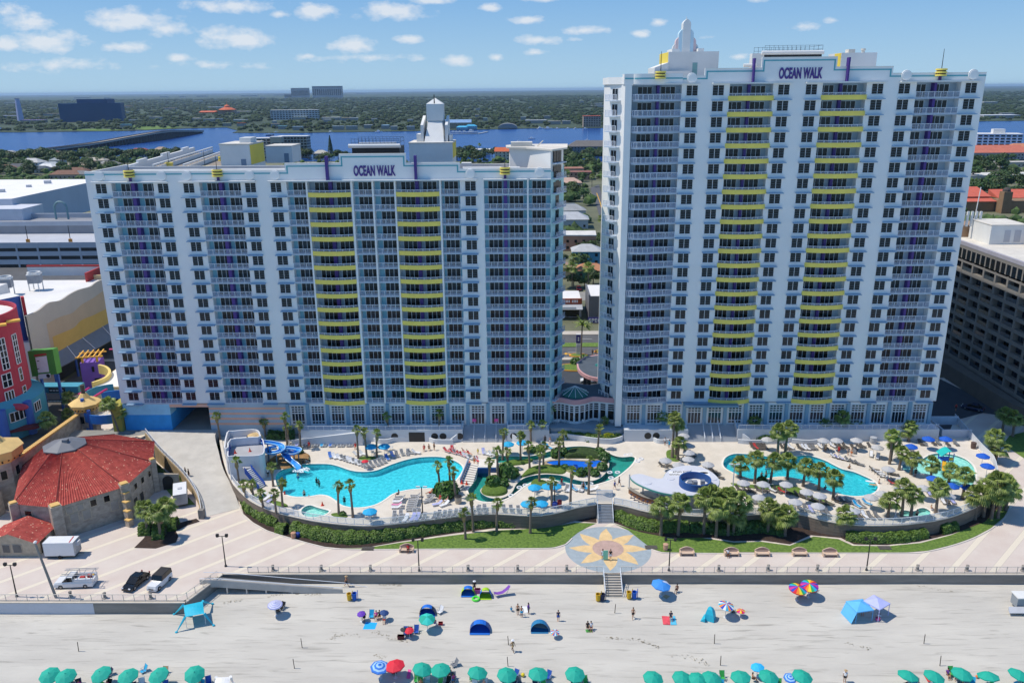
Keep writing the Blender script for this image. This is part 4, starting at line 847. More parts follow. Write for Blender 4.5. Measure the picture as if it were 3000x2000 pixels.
def patch(C,r,z,pts,mt_,parent,name,grid=(1,2),sub=4,bar=FRM):
 """a window of which the four picture corners are known, laid on a round wall"""
 q=[oncyl(z,x,y,C,r)for x,y in pts];ang=[math.atan2(p.y-C[1],p.x-C[0])for p in q];a0=(ang[0]+ang[3])/2;a1=(ang[1]+ang[2])/2;zt=(q[0].z+q[1].z)/2;zb=(q[2].z+q[3].z)/2
 m=M();P=lambda a_,z_,r_:(C[0]+r_*math.cos(a_),C[1]+r_*math.sin(a_),z_)
 for i in range(sub):
  s,e=a0+(a1-a0)*i/sub,a0+(a1-a0)*(i+1)/sub;m.mt(0).face(P(s,zb,r+.06),P(e,zb,r+.06),P(e,zt,r+.06),P(s,zt,r+.06))
 m.mt(1)
 for i in range(grid[0]+1):a_=a0+(a1-a0)*i/grid[0];m.cyl(P(a_,zb,r+.08),P(a_,zt,r+.08),.1,.1,4)
 for j in range(grid[1]+1):
  z_=zb+(zt-zb)*j/grid[1];m.tube([P(a0+(a1-a0)*i/sub,z_,r+.08)for i in range(sub+1)],.09,4)
 return m.build(name,[mt_,bar],parent)
for pts,gd in(([(-30,560),(50,545),(105,905),(30,915)],(2,5)),([(130,510),(180,495),(232,830),(190,850)],(2,5)),([(10,965),(120,950),(145,1100),(40,1115)],(2,2)),([(210,895),(240,880),(262,1020),(232,1045)],(1,2)),([(50,1165),(150,1145),(180,1285),(75,1300)],(3,1)),([(252,1110),(282,1085),(312,1195),(275,1225)],(1,2))):patch(RC,11,'c1',pts,GLS,RB,'window',gd)
for pts,gd in(([(100,1415),(300,1345),(325,1450),(125,1515)],(4,1)),([(385,1290),(455,1255),(468,1350),(400,1405)],(3,1))):patch(RC,13.3,'c1',pts,GLS,RB,'window',gd)
for x in(20,340):q=oncyl('c1',x,1450,RC,13.3);d_=(q-Vector((RC[0],RC[1],q.z))).normalized();M().cyl((q.x,q.y,0),(q.x,q.y,7.6),.95,.95,12).build('pilaster',BLUW,RB)
q=oncyl('c1',210,1340,RC,13.3);M().ball((q.x,q.y,q.z),2.3,.7,.8,14,6).build('awning',mat('awning_red','b3394c',.7,.08,1),RB)
q=oncyl('z5',190,290,RC,13.5);m=M();m.ob((q.x,q.y-.6),7,2.4,q.z-.2,q.z+.25,.5);m.build('awning',mat('awning_maroon','5d1f24',.8,.1,1),RB)
for x,y in((150,345),(-10,395)):q=oncyl('c1',x,y,RC,12.2);m=M();m.ob((q.x,q.y),2.6,1.3,q.z-.3,q.z+.1,.6);m.build('roof_lamp_box',YELP,RB)
BT=thing('sign_tower','tall blue slab tower with vertical red cinema sign beside the round building','tower')
m=M();pA=at('c1',280,690,8.0);tw=[(-124.3,193.5),(-128.5,196.5),(-132.8,189.5),(-128.6,186.5)]
m.prism(tw,0,24.5);m.mt(1).prism([(x*1.0+.0,y)for x,y in tw],24.51,24.56);m.build('wall',[BLUW,WROOF],BT)
m=M();d0=Vector((-124.3,193.5));m.mt(0).ob((d0.x+.3,d0.y+.3),.7,1.7,9.5,24.2,.6);m.mt(1)
for k in range(11):m.ob((d0.x+.62,d0.y+.05),.3,.8,10.2+k*1.25,10.9+k*1.25,.6)
o=m.build('sign',[mat('sign_red','b3252f',.6,.05,1),mat('sign_yellow_letters','e9c94a',.5,.05,1)],BT);o['label']='vertical red sign with yellow letters'
GS=thing('marquee_board','green marquee board with white listing panel in front of the blue sign tower','sign')
G=lambda x,y:on('c1',x,y,178.0)
m=M();q=[G(x,y)for x,y in((315,702),(603,678),(655,962),(370,992))];m.face(*q[::-1]);m.face(*[p+Vector((.3,1.6,0))for p in q]);
for i in range(4):m.face(q[i],q[(i+1)%4],q[(i+1)%4]+Vector((.3,1.6,0)),q[i]+Vector((.3,1.6,0)))
m.build('board',GRNW,GS)
off=Vector((0,-.05,0))
def sheet(pts,mt_,name,parent,k=1):m=M();m.face(*[G(x,y)+off*k for x,y in pts][::-1]);return m.build(name,mt_,parent)
sheet([(405,770),(535,752),(567,935),(440,948)],SIGNW,'listing_panel',GS);sheet([(390,740),(530,722),(537,742),(396,762)],BOXR,'red_bar',GS);sheet([(440,965),(580,952),(585,1000),(445,1020)],SIGNW,'lower_panel',GS)
m=M()
for y in(808,898):m.face(*[G(a_,b2)+off*2 for a_,b2 in((425,y),(452,y-3),(453,y+5),(426,y+8))][::-1])
c0=G(556,980)+off*2;m.cyl(c0,c0+Vector((0,-.02,0)),.45,.45,16);m.build('panel_marks',CHARC,GS)
for x in(445,640):q=G(x,975);M().box(q.x-.25,q.x+.25,q.y+.5,q.y+1,0,q.z).build('post',BLUW,GS)
FB=thing('footbridge','blue footbridge with dark name boards between the round building and the yellow block','bridge')
q0,q1=on('c1',460,1135,180),on('c1',800,1130,180)
m=M();m.box(q0.x-2,q1.x+2,180,183,q0.z-1.0,q0.z+.6);m.build('deck',TEALW,FB)
m=M();m.mt(0).box(on('c1',555,1110,179.9).x,on('c1',740,1110,179.9).x,179.8,179.98,q0.z-.75,q0.z+.35);m.mt(1)
for k in range(22):x=on('c1',560,1110,179.9).x+.15+k*.15;m.box(x,x+.09,179.77,179.79,q0.z-.45,q0.z-.1)if k%5!=4 else None
m.build('name_board',[CHARC,SIGNW],FB)
q=on('c1',545,1270,178);m=M();m.box(q.x,q.x+4.4,178,178.15,q.z-.4,q.z+.3);m.mt(1)
for k in range(12):m.box(q.x+.2+k*.34,q.x+.42+k*.34,177.97,177.99,q.z-.25,q.z+.12)
o=m.build('hanging_sign',[CHARC,SIGNW]);tag(o,'dark hanging shop sign with white letters in the shade below the footbridge','sign')
PT=thing('purple_tower','small purple tower topped with a yellow timber pergola','tower')
pc=Vector((-110.2,195.3));an=.25
m=M();m.ob(pc,4.6,4.4,0,7.2,an);m.build('wall',PURW,PT)
m=M();m.mt(0)
for k in range(5):u=Vector((math.cos(an),math.sin(an)))*(-2.4+k*1.2);m.ob(pc+u,.25,6.2,8.8,9.05,an)
for k in(-1,1):u=Vector((-math.sin(an),math.cos(an)))*1.9*k;m.ob(pc+u,6.4,.3,8.5,8.8,an)
for sx_ in(-1,1):
 for sy_ in(-1,1):u=Vector((math.cos(an),math.sin(an)))*1.7*sx_+Vector((-math.sin(an),math.cos(an)))*1.7*sy_;m.ob(pc+u,.5,.5,7.2,8.5,an)
m.build('pergola',YELP,PT)
m=M();u=Vector((math.sin(an),-math.cos(an)))*2.22
for dx in(-1.2,.6):q=pc+u+Vector((dx,0));m.ob(q,.55,.12,4.8,6.2,an)
q=pc+u+Vector((1.2,.3));m.ob(q,1.4,.14,0,3,an);m.build('window',CHARC,PT)
YB=thing('cream_building','cream block with curved yellow parapet wall beside the shorter hotel tower','building')
m=M();m.mt(0).prism([(-101.5,178.3),(-86,178.3),(-86,205),(-103,205)],0,6.2);m.mt(1).prism([(-101.3,178.5),(-86.2,178.5),(-86.2,204),(-102.8,204)],6.21,6.25);m.build('wall',[CREAM,WROOF],YB)
m=M();m.wall(dense([(-101.5,178.5),(-100.2,182),(-101.3,186.5),(-104,190),(-106.5,191.5)],5),5,7.3,.6);m.build('curved_parapet',mat('parapet_yellow','d9c274',.8,.05,.5),YB)
m=M();m.mt(0).box(-99.8,-87,178.2,178.29,1.2,5.3);m.mt(1)
for k in range(7):m.box(-99.8+k*2.1,-99.68+k*2.1,178.12,178.2,1.2,5.3)
m.box(-99.8,-87,178.1,178.19,3.9,4.02);m.build('window',[GLS,FRM],YB)
BL=thing('red_block','red block with magenta roof beams behind the purple tower','building')
m=M();m.box(-104.5,-92,199,206,0,9.5);m.build('wall',mat('brick_red_plaster','9f3f2c',.8,.08,.5),BL);m=M();m.tube([(-107,198.6,9.0),(-96,198.6,9.3)],.25,6).tube([(-104,198.5,10.6),(-97,198.6,11.2)],.22,6);m.build('beam',MAG,BL)
SP=thing('spiral_ramp','blue spiral stair with curved solid parapets beside the stone tower','stairs')
SPC=(-91.2,165.2);sb=mat('spiral_blue','2f78c8',.7,.06,.4)
def arcw(r,a0,a1,zb0,zb1,h,n=14):pts=[(SPC[0]+r*math.cos(a0+(a1-a0)*i/n),SPC[1]+r*math.sin(a0+(a1-a0)*i/n))for i in range(n+1)];zs=[zb0+(zb1-zb0)*i/n for i in range(n+1)];return pts,zs,[z+h for z in zs]
m=M()
for a0,a1,z0,z1 in((R(190),R(340),1.4,.4),(R(185),R(350),4.8,4.2),(R(20),R(130),6.6,6.2)):
 p_,zb,zt=arcw(5.2,a0,a1,z0,z1,2.0);m.wall(p_,zb,zt,.22)
m.build('parapet',sb,SP)
m=M()
for k in range(12):
 a0=R(200)+R(11)*k;m.face(*[(SPC[0]+r*math.cos(t),SPC[1]+r*math.sin(t),5.4+k*.12)for r,t in((2.2,a0),(5.0,a0),(5.0,a0+R(7)),(2.2,a0+R(7)))])
m.build('treads',mat('tread_pale','b9b7ae',.9,.05,1),SP)
for dx,dy,z1 in((-3.7,-3.3,9.6),(3.4,-3.6,6),(-2.0,-4.6,7.5)):M().cyl((SPC[0]+dx,SPC[1]+dy,0),(SPC[0]+dx,SPC[1]+dy,z1),.38,.38,10).build('column',BLUW,SP)
q0,q1=on('c1',905,1195,168),on('c1',1025,1120,168);q2,q3=on('c1',1068,1230,166),on('c1',1228,1132,166)
m=M();m.cyl(q0,q1,.22,.22,8);m.build('rod',MAG,SP);m=M();m.cyl(q2,q3,.22,.22,8);m.build('rod',MAG,SP)
m=M();m.wall([(SPC[0]+4.5*math.cos(R(100)+R(10)*i)-1.5,SPC[1]+4.5*math.sin(R(100)+R(10)*i)+3)for i in range(14)],7.2,9.0,.2);m.build('teal_parapet',TEALW,SP)
m=M();m.box(-86.7,-84.7,D-.8,D+4,2,9.6);tag(m.build('stair_core',mat('olive_plaster','9b9440',.8,.06,.5)),'olive yellow wall panel between the blue spiral stair and the blue tunnel base','wall')
PG=thing('parking_garage','long grey multi-storey parking garage with dark slots and orange lamp posts','garage')
CON=mat('garage_concrete','b5b8be',.85,.06,.1);Yg=345
zz=lambda y:on('z1',300,y,Yg).z
m=M();m.mt(0).box(-330,-150,Yg+.4,Yg+34,0,zz(1200)-1.2);lv=[1200,1238,1262,1293,1318,1350,1372,1405,1428,1460,1482,1515,1540,1600]
for k in range(0,14,2):m.mt(0).box(-330,-150,Yg,Yg+.39,zz(lv[k+1]),zz(lv[k]));
m.mt(1)
for k in range(1,13,2):m.box(-330,-150,Yg+.3,Yg+.398,zz(lv[k+1])+.02,zz(lv[k])-.02)
m.mt(0)
for k in range(20):m.box(-330+k*9.2,-329.3+k*9.2,Yg-.1,Yg+.38,0,zz(1200)-.2)
m.build('front',[CON,CHARC],PG)
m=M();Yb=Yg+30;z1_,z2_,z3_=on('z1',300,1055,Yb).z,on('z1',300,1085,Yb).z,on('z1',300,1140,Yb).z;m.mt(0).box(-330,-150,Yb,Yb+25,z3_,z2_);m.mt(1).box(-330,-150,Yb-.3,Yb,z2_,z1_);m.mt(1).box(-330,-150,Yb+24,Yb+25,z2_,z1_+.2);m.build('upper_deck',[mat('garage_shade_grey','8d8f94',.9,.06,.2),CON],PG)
for k,x in enumerate((-236,-214.5,-196,-175)):m=M();m.mt(0).box(x-.6,x+.6,Yg+1,Yg+2,zz(1200)-1.2,zz(1200)+1.2);m.mt(1).cyl((x,Yg+1.5,zz(1200)+1.2),(x,Yg+1.5,zz(1200)+7),.16,.12,6);m.build('lamp_post',[mat('orange_base','cf8a35',.8,.06,1),CHARC],PG)
CC=thing('convention_hall','huge white-roofed convention hall with pale grey wall behind the garage','building')
zr=22;rp=[at('z1',x,y,zr)for x,y in((-250,905),(80,900),(602,790),(640,765),(-250,770))]
m=M();m.mt(0).prism([(q.x,q.y)for q in rp],6,zr-.01);m.mt(1).prism([(q.x,q.y)for q in rp],zr,zr+.05)
m.build('hall',[mat('hall_pale_wall','b9bec9',.85,.04,.08),mat('hall_white_roof','e6e4e0',.9,.03,.1)],CC)
for x,y,s in((330,795,2.2),(200,820,1.6),(12,855,2)):q=at('z1',x,y,zr);M().ob((q.x,q.y),s*1.6,s,zr+.05,zr+.05+s*.8,.3).build('roof_vent',CON,CC)
q0,q1=on('z1',410,920,395),on('z1',440,1030,395);m=M()
AR=thing('arch_frame','tall narrow teal arch frame beside the convention hall','arch');arc_=[Vector((q0.x+3*math.cos(R(180-15*i)),395,q0.z-3+3*math.sin(R(180-15*i))))for i in range(13)];m.tube([Vector((q0.x-3,395,8))]+arc_+[Vector((q0.x+3,395,8))],.5,6);m.build('frame',mat('arch_teal','6f9197',.6,.05,1),AR)
m=M();bq=[on('z1',x,980,392)for x in(0,150)];zt0,zt1=on('z1',100,970,392).z,on('z1',100,1060,392).z;m.mt(0).box(bq[0].x-40,bq[1].x,392,410,zt1,zt0);tag(m.build('rounded_annex',mat('annex_white','c9ccd4',.8,.05,.3)),'small white annex at the left edge above the garage deck','building')
def stone_mat():
 m=mat('coquina_stone','968b7e',.95,0,.9,.5,col2='b7ab9b',stretch=(1,1,1.6),det=8);return m
STN=stone_mat();STL=mat('light_stone','b5a893',.95,.12,1.4,.3);CAP=mat('yellow_coping','d8b06a',.8,.07,1)
def tile_mat():
 m=mat('red_roof_tile','9a382f',.8,0,1.1,.1,col2='bb5044',det=6);t=m.node_tree;b=t.nodes['Principled BSDF'];src=b.inputs['Base Color'].links[0].from_socket
 g=t.nodes.new('ShaderNodeNewGeometry');v_=t.nodes.new('ShaderNodeTexVoronoi');v_.inputs['Scale'].default_value=1.5;t.links.new(g.outputs['Position'],v_.inputs['Vector'])
 r=t.nodes.new('ShaderNodeValToRGB');r.color_ramp.elements[0].position=.12;r.color_ramp.elements[0].color=(1,1,1,1);r.color_ramp.elements[1].position=.2;r.color_ramp.elements[1].color=(0,0,0,1);t.links.new(v_.outputs['Distance'],r.inputs[0])
 mx=t.nodes.new('ShaderNodeMix');mx.data_type='RGBA';t.links.new(r.outputs[0],mx.inputs['Factor']);t.links.new(src,mx.inputs['A']);mx.inputs['B'].default_value=(*srgb('d9a98c'),1);t.links.new(mx.outputs['Result'],b.inputs['Base Color']);return m
RTILE=tile_mat()
def tiled(m,e0,e1,r1,r0,pitch=.42,amp=.07):
 """one roof face laid as rows of barrel tiles running up the slope"""
 e0,e1,r1,r0=map(Vector,(e0,e1,r1,r0));n=max(2,int((e1-e0).length/pitch));nn=(e1-e0).cross(r0-e0).normalized()
 if nn.z<0:nn=-nn
 pe=[e0.lerp(e1,i/(2*n))+nn*(amp if i%2 else-amp)for i in range(2*n+1)];pr=[r0.lerp(r1,i/(2*n))+nn*((amp if i%2 else-amp)*.8)for i in range(2*n+1)];m.strip(pe,pr)
TH=thing('stone_theatre','low stone theatre with broad fan-shaped red tile roof and grey metal cap','building')
base=[(-78.4,120.9),(-70.5,128.3),(-69.9,138.0),(-73.5,147),(-83,150.5),(-92.5,147),(-93,136),(-86.2,122.2)]
m=M();m.prism(base,-.05,6.0);m.build('wall',STN,TH)
ev=[Vector((x,y,6.15))for x,y in base];ctr=Vector((-83.9,135.2));ev=[Vector((ctr.x+(q.x-ctr.x)*1.02,ctr.y+(q.y-ctr.y)*1.02,6.12))for q in ev]
ring=[]
for q in ev:a_=math.atan2(q.y-ctr.y,q.x-ctr.x);ring.append(Vector((ctr.x+3.2*math.cos(a_),ctr.y+3.2*math.sin(a_),10.9)))
m=M()
for i in range(8):tiled(m,ev[i],ev[(i+1)%8],ring[(i+1)%8],ring[i])
m.build('roof',RTILE,TH)
m=M();m.lathe((ctr.x,ctr.y,10.7),[(3.7,0),(3.75,.25),(.05,1.5)],8,R(10));m.box(ctr.x+.2,ctr.x+1.1,ctr.y-1,ctr.y-.2,11.3,12.3);m.build('metal_cap',METR,TH)
for i in range(8):M().tube([ev[i]+Vector((0,0,.1)),ring[i]+Vector((0,0,.05))],.08,6).build('ridge_tiles',mat('ridge_dark_red','7d2f2a',.8,.1,1),TH)
for(x,y),s,zt in(((-78.5,120.8),1.7,6.5),((-70.4,128.2),1.5,6.7),((-69.8,138.2),1.0,6.6),((-86.3,122.0),1.3,6.3)):
 m=M();m.mt(0).ob((x,y),s,s,-.04,zt,.75);m.mt(1).ob((x,y),s*.8,s*.8,zt+.002,zt+.22,.75);m.build('buttress',[STN,CAP],TH)
m=M();pts=[Vector((-70.1,127.6,0)),Vector((-69.0,125.4,0))]
for i in range(4):q=pts[0].lerp(pts[1],i/3.0);m.mt(0).ob((q.x,q.y),.9,1.0,-.03,5.2-i*1.35,1.1);m.mt(1).ob((q.x,q.y),1.0,1.1,5.2-i*1.35,5.4-i*1.35,1.1)
m.build('flying_buttress',[STN,CAP],TH)
def wallwin(A,B,ts,z0,z1,w_,mt_,name='window',fr_=STL):
 A,B=Vector(A),Vector(B);d=(B-A).normalized();n_=Vector((d.y,-d.x));an_=math.atan2(d.y,d.x)
 for t in ts:
  q=A.lerp(B,t)+n_*.03;m=M();m.mt(1).ob(q,w_+.3,.1,z0-.15,z1+.15,an_);q2=q+n_*.04;m.mt(0).ob(q2,w_,.1,z0,z1,an_);m.build(name,[mt_,fr_],TH)
wallwin(base[0],base[1],[.52,.72],4.3,5.4,.9,GLS);wallwin(base[0],base[1],[.22,.4,.82],2.3,3.9,1.2,mat('bricked_window','9d968c',.95,.1,1));wallwin(base[0],base[1],[.17,.33],4.3,5.2,.9,MATS['bricked_window'])
wallwin(base[1],base[2],[.35,.6,.86],3.9,4.9,.8,GLS);wallwin(base[1],base[2],[.28,.5],0.1,2.4,1.1,CHARC,'door');wallwin(base[7],base[0],[.3],4.1,4.9,1.2,GLS)
m=M();A=Vector((-69.4,138.8));B=Vector((-65.9,139.6));m.mt(0).wall([A,B],-.02,[3.4,2.9],.5);d=(B-A).normalized();c=A.lerp(B,.45);n_=Vector((d.y,-d.x));m.mt(1)
for k in range(7):t=math.pi*k/6;
m.ob(c+n_*.26,1.9,.05,0,1.9,math.atan2(d.y,d.x));c3=c+n_*.27;m.cyl((c3.x,c3.y,1.9),(c3.x+n_.x*.03,c3.y+n_.y*.03,1.9),.95,.95,18)
tag(m.build('gate_wall',[STN,CHARC]),'low stone wall with dark arched gate joining the theatre','wall')
def octower(label,C,r,z1,z2,z3,z4,wz,chim=True):
 t=thing('stone_tower',label,'tower',(C[0],C[1],0));m=M();m.lathe((0,0,0),[(r,0),(r,z1)],8,R(22.5));m.build('wall',STN,t)
 m=M();m.lathe((0,0,z1),[(r+.02,0),(r+.75,.9),(r+.75,z2-z1)],8,R(22.5));m.build('corbel',CAP,t)
 m=M();m.lathe((0,0,z2),[(r+1.0,0),(r+1.0,.18),(r*.55,(z3-z2)*.55),(r*.28,z3-z2),(.05,z3-z2+.05)],8,R(22.5));m.build('roof',CREAM if 0 else mat('tower_roof_sand','d9b878',.8,.06,.6),t)
 if chim:m=M();m.cyl((0,0,z3-.2),(0,0,z4),.42,.42,8);m.build('finial',mat('finial_dark','4b443d',.8,.1,1),t)
 m=M()
 for k in range(24):a_=2*math.pi*k/24;q=(r+.55)*math.cos(math.pi/8)/max(.92,math.cos((a_-R(0))%(math.pi/4)-math.pi/8));m.cyl((q*math.cos(a_),q*math.sin(a_),z1+.75),((q+.25)*math.cos(a_),(q+.25)*math.sin(a_),z1+.7),.17,.17,6)
 m.build('corbel_holes',CHARC,t)
 for a_ in(R(-90),R(-45),R(-135),R(0)):
  rr_=r*math.cos(math.pi/8)+.03;q=Vector((rr_*math.cos(a_),rr_*math.sin(a_)));m=M();m.mt(1).ob(q,.08,1.3,wz,wz+1.9,a_);q=q*1.012;m.mt(0).ob(q,.08,.95,wz+.15,wz+1.75,a_);m.build('window',[GLS,STL],t)
 return t
octower('octagonal stone tower with yellow cap at the left edge of the theatre',(-96.2,134.2),3.7,8.6,10.8,13.0,14.6,5.6)
octower('octagonal stone tower with yellow cap beside the blue spiral stair',(-95.2,163.3),2.3,6.6,8.1,10.3,12.2,4.0)
m=M();A,B=Vector((-94.3,137)),Vector((-95.8,161));m.mt(0).wall([A,B],0,[7.4,6.2],.6);m.mt(1)
for k in range(34):q=A.lerp(B,(k+.5)/34);m.ob((q.x,q.y),.95,.5,7.4-1.2*k/34-.0,7.75-1.2*k/34,.03)
tag(m.build('stone_wall',[STN,CAP]),'high stone wall with yellow scalloped coping between the two stone towers','wall')
m=M();m.prism([(-98,128),(-94,127.5),(-93.6,130),(-98,131)],-.02,4.6);tag(m.build('stone_annex',STN),'stone annex at the foot of the left stone tower','building')
KH=thing('ticket_house','small stone ticket house with red tiled gable roof at the left edge','building',(-83.5,118.2,0))
m=M();m.prism([(-4,-2.6),(4.1,-2.6),(4.1,2.6),(-4,2.6)],-.02,2.75);m.raw([(-4,-2.6,2.75),(4.1,-2.6,2.75),(0,-2.6,4.25),(-4,2.6,2.75),(4.1,2.6,2.75),(0,2.6,4.25)],[(0,1,2),(4,3,5)]);m.build('wall',STL,KH)
m=M();tiled(m,(4.6,-3,2.6),(4.6,3,2.6),(0,3,4.4),(0,-3,4.4));tiled(m,(-4.5,3,2.6),(-4.5,-3,2.6),(0,-3,4.4),(0,3,4.4));m.build('roof',RTILE,KH)
for x,w_,z0,z1,nm in((-2.6,.9,.8,2.1,'window'),(-.9,1.1,.8,2.1,'window'),(.9,1.3,.8,2.1,'window')):m=M();m.mt(1).box(x-w_/2-.12,x+w_/2+.12,-2.66,-2.6,z0-.12,z1+.12);m.mt(0).box(x-w_/2,x+w_/2,-2.7,-2.661,z0,z1);m.build(nm,[mat('dull_window','565a5c',.3,.2,1),STN],KH)
M().box(4.1,4.16,-1.6,0,0,2.1).build('door',mat('brown_door','4a3a2e',.7,.15,1),KH)
VM=thing('vending_machine','red drinks vending machine at the left edge beside the ticket house','machine',(-87.4,114.6,0),R(-8))
m=M();m.box(-.55,.55,-.45,.45,0,1.85);m.build('cabinet',mat('vending_red','b3131f',.4,.08,1),VM);m=M();m.box(-.42,.1,-.47,-.45,.6,1.6);m.build('display',GLS,VM);m=M();m.box(-.05,.45,-.475,-.455,.8,1.2).box(.2,.4,-.48,-.46,1.3,1.5);m.build('panel',SIGNW,VM)
lw_=dense([(q[0]-.25,q[1])for q in rl[1:]],4);zt=[q.z+.35 for q in dense(rl[1:],4)]
tag(M().wall(lw_,-.05,zt,.4).build('ramp_wall',mat('tan_retaining_wall','a08c6c',.9,.12,.8,.2)),'curved tan retaining wall along the left side of the ramp drive','wall')
fence('railing','grey railing on the tan wall along the left side of the ramp drive',lw_,zt,1.0,1.5)
q=lw_[-1];tag(M().ob((q.x+.1,q.y-.2),.9,.9,-.02,1.7).build('end_pier',mat('grey_pier','85807a',.9,.1,1)),'grey end pier of the ramp drive wall','pier')
# ================================================================= POOL DECK: PLANTS, PEOPLE, FURNITURE
ZM.update(n1=(830,1270,7.84),n2=(1120,1270,6.273),n3=(1830,1340,7.84),n4=(2180,1270,6.189),n5=(2150,1380,5.737),n6=(2500,1280,5.2267),n7=(1500,1380,7.84),n8=(650,1240,7.84),m1=(100,1900,3.92),m2=(1060,1880,4.704),m3=(1500,1900,4.704),m4=(1850,1900,3.92),m5=(2400,1900,3.92),m6=(1040,1770,8.4),m7=(2450,1720,11.76),m8=(2900,1720,12.06))
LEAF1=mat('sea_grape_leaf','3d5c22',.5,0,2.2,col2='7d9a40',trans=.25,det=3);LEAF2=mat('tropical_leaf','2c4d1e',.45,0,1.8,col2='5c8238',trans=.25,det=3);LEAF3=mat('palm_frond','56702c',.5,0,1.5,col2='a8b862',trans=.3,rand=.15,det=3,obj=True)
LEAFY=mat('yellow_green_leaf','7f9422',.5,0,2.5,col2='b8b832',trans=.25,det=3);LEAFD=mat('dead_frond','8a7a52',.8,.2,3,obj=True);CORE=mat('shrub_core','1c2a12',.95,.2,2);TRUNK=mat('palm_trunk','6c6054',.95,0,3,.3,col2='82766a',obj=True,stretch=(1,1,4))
def rvec():
 while 1:
  v_=Vector((U(-1,1),U(-1,1),U(-1,1)))
  if .05<v_.length<1:return v_.normalized()
def leafquad(m,p,n,s,asp=1.3):
 a_=n.orthogonal().normalized();a_=(Matrix.Rotation(U(0,6.28),3,n)@a_);b2=n.cross(a_)
 a_=a_*s*asp*.5;b2=b2*s*.5;m.face(p-a_,p-b2*.9+n*s*.08,p+a_,p+b2*.9+n*s*.08)
def leafball(n,s,r=1.0,flat=.8,fill=.55,upb=.35):
 m=M()
 for _ in range(n):
  d=rvec();rr=r*(fill+(1-fill)*rnd.random()**.5)*U(.85,1.1);p=Vector((d.x*rr,d.y*rr,max(-.5*r,d.z*rr)*flat));nn=(d+Vector((0,0,upb))+rvec()*.5).normalized();leafquad(m,p,nn,s*U(.7,1.3))
 return m
def hedge(name,label,pts,w_,h_,z0,leaf,dens,lm,cat='hedge'):
 t=thing(name,label,cat);P=dense([Vector((q[0],q[1],0))for q in pts],4);c=M();m=M()
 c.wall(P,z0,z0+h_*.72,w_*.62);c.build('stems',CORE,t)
 L_=sum((P[i+1]-P[i]).length for i in range(len(P)-1));n=int(L_*dens)
 cum=[0]
 for i in range(len(P)-1):cum.append(cum[-1]+(P[i+1]-P[i]).length)
 i=0
 ph=[U(0,6)for _ in range(4)]
 for k in range(n):
  s=L_*k/n
  while i<len(P)-2 and cum[i+1]<s:i+=1
  q=P[i].lerp(P[i+1],(s-cum[i])/max(1e-6,cum[i+1]-cum[i]));d=(P[i+1]-P[i]).normalized();nn=Vector((-d.y,d.x,0))
  lump=1+.06*math.sin(s*1.1+ph[0])+.06*math.sin(s*3.1+ph[1]);th=U(-.2,math.pi+.2);rr=U(.82,1.08)*lump
  p=q+nn*math.cos(th)*w_/2*rr+Vector((0,0,z0+max(.05,math.sin(th))*h_*rr*.95));o_=(nn*math.cos(th)+Vector((0,0,math.sin(th)+.25))+rvec()*.55).normalized();leafquad(m,p,o_,leaf*U(.7,1.35),1.15)
 m.build('foliage',lm,t);return t
hb1=Z('z6',[(150,895),(195,985),(290,1055),(425,1120)],.0);hb1=[q+Vector((1.2,1.1,0))for q in hb1]
hedge('hedge','sea grape hedge at the left end of the pool wall beside the ramp',hb1,3.3,1.75,0,.25,950,LEAF1)
hb2=[q+Vector((0,1.2,0))for q in Z('z6',[(585,1180),(720,1215),(860,1245),(1020,1265),(1200,1262),(1500,1225),(1900,1165),(2281,1120)])+Z('z7',[(320,1132),(620,1112),(850,1065),(1100,990)])]
hedge('hedge','long clipped sea grape hedge below the left pool wall',hb2,2.4,1.75,0,.24,800,LEAF1)
hedge('shrub','round sea grape bush beside the planter pot at the left hedge',[at('z6',470,1150),at('z6',540,1165)],1.9,1.5,0,.32,700,LEAF1,'shrub')
hb3=[q+Vector((0,1.0,0))for q in Z('z7',[(1310,1050),(1400,1105),(1550,1150),(1700,1165),(1900,1160)])]
hedge('hedge','sea grape hedge right of the pool stairs under the palms',hb3,2.4,1.6,0,.24,800,LEAF1)
hedge('hedge','dark hedge under the palm cluster in front of the pool bar',[q+Vector((0,.8,0))for q in Z('z7',[(1920,1160),(2100,1170),(2281,1180)])+Z('z8',[(300,1060),(520,1090)])],2.6,1.5,0,.34,330,LEAF2)
hedge('hedge','sea grape hedge along the right retaining wall',[q+Vector((0,.8,0))for q in Z('z8',[(1000,1130),(1150,1150),(1300,1150),(1450,1140),(1600,1110)])],2.1,1.45,0,.24,750,LEAF1)
hedge('shrub','round sea grape bush at the right end of the retaining wall',[at('z8',1710,1080)+Vector((0,.6,0)),at('z8',1830,1045)+Vector((0,.6,0))],2.0,1.5,0,.33,600,LEAF1,'shrub')
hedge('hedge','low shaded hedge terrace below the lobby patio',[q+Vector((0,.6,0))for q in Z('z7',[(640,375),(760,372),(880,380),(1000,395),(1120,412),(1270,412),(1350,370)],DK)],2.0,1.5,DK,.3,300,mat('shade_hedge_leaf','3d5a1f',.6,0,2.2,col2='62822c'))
hedge('shrub','bright yellow green bush at the lobby planter',[at('z7',1195,385,DK+.6),at('z7',1270,375,DK+.6)],1.5,1.5,DK+.2,.28,500,LEAFY,'shrub')
hedge('shrub','dark green bush left of the stairs to the taller tower',[at('z7',1660,380,DK),at('z7',1740,385,DK)],2.0,2.2,DK,.35,500,LEAF2,'shrub')
hedge('shrub','red and yellow flowering bush right of the stairs to the taller tower',[at('z8',150,345,DK),at('z8',225,352,DK)],1.8,1.7,DK,.3,500,mat('croton_leaf','4a4a1a',.5,0,2.6,col2='a0522a'),'shrub')
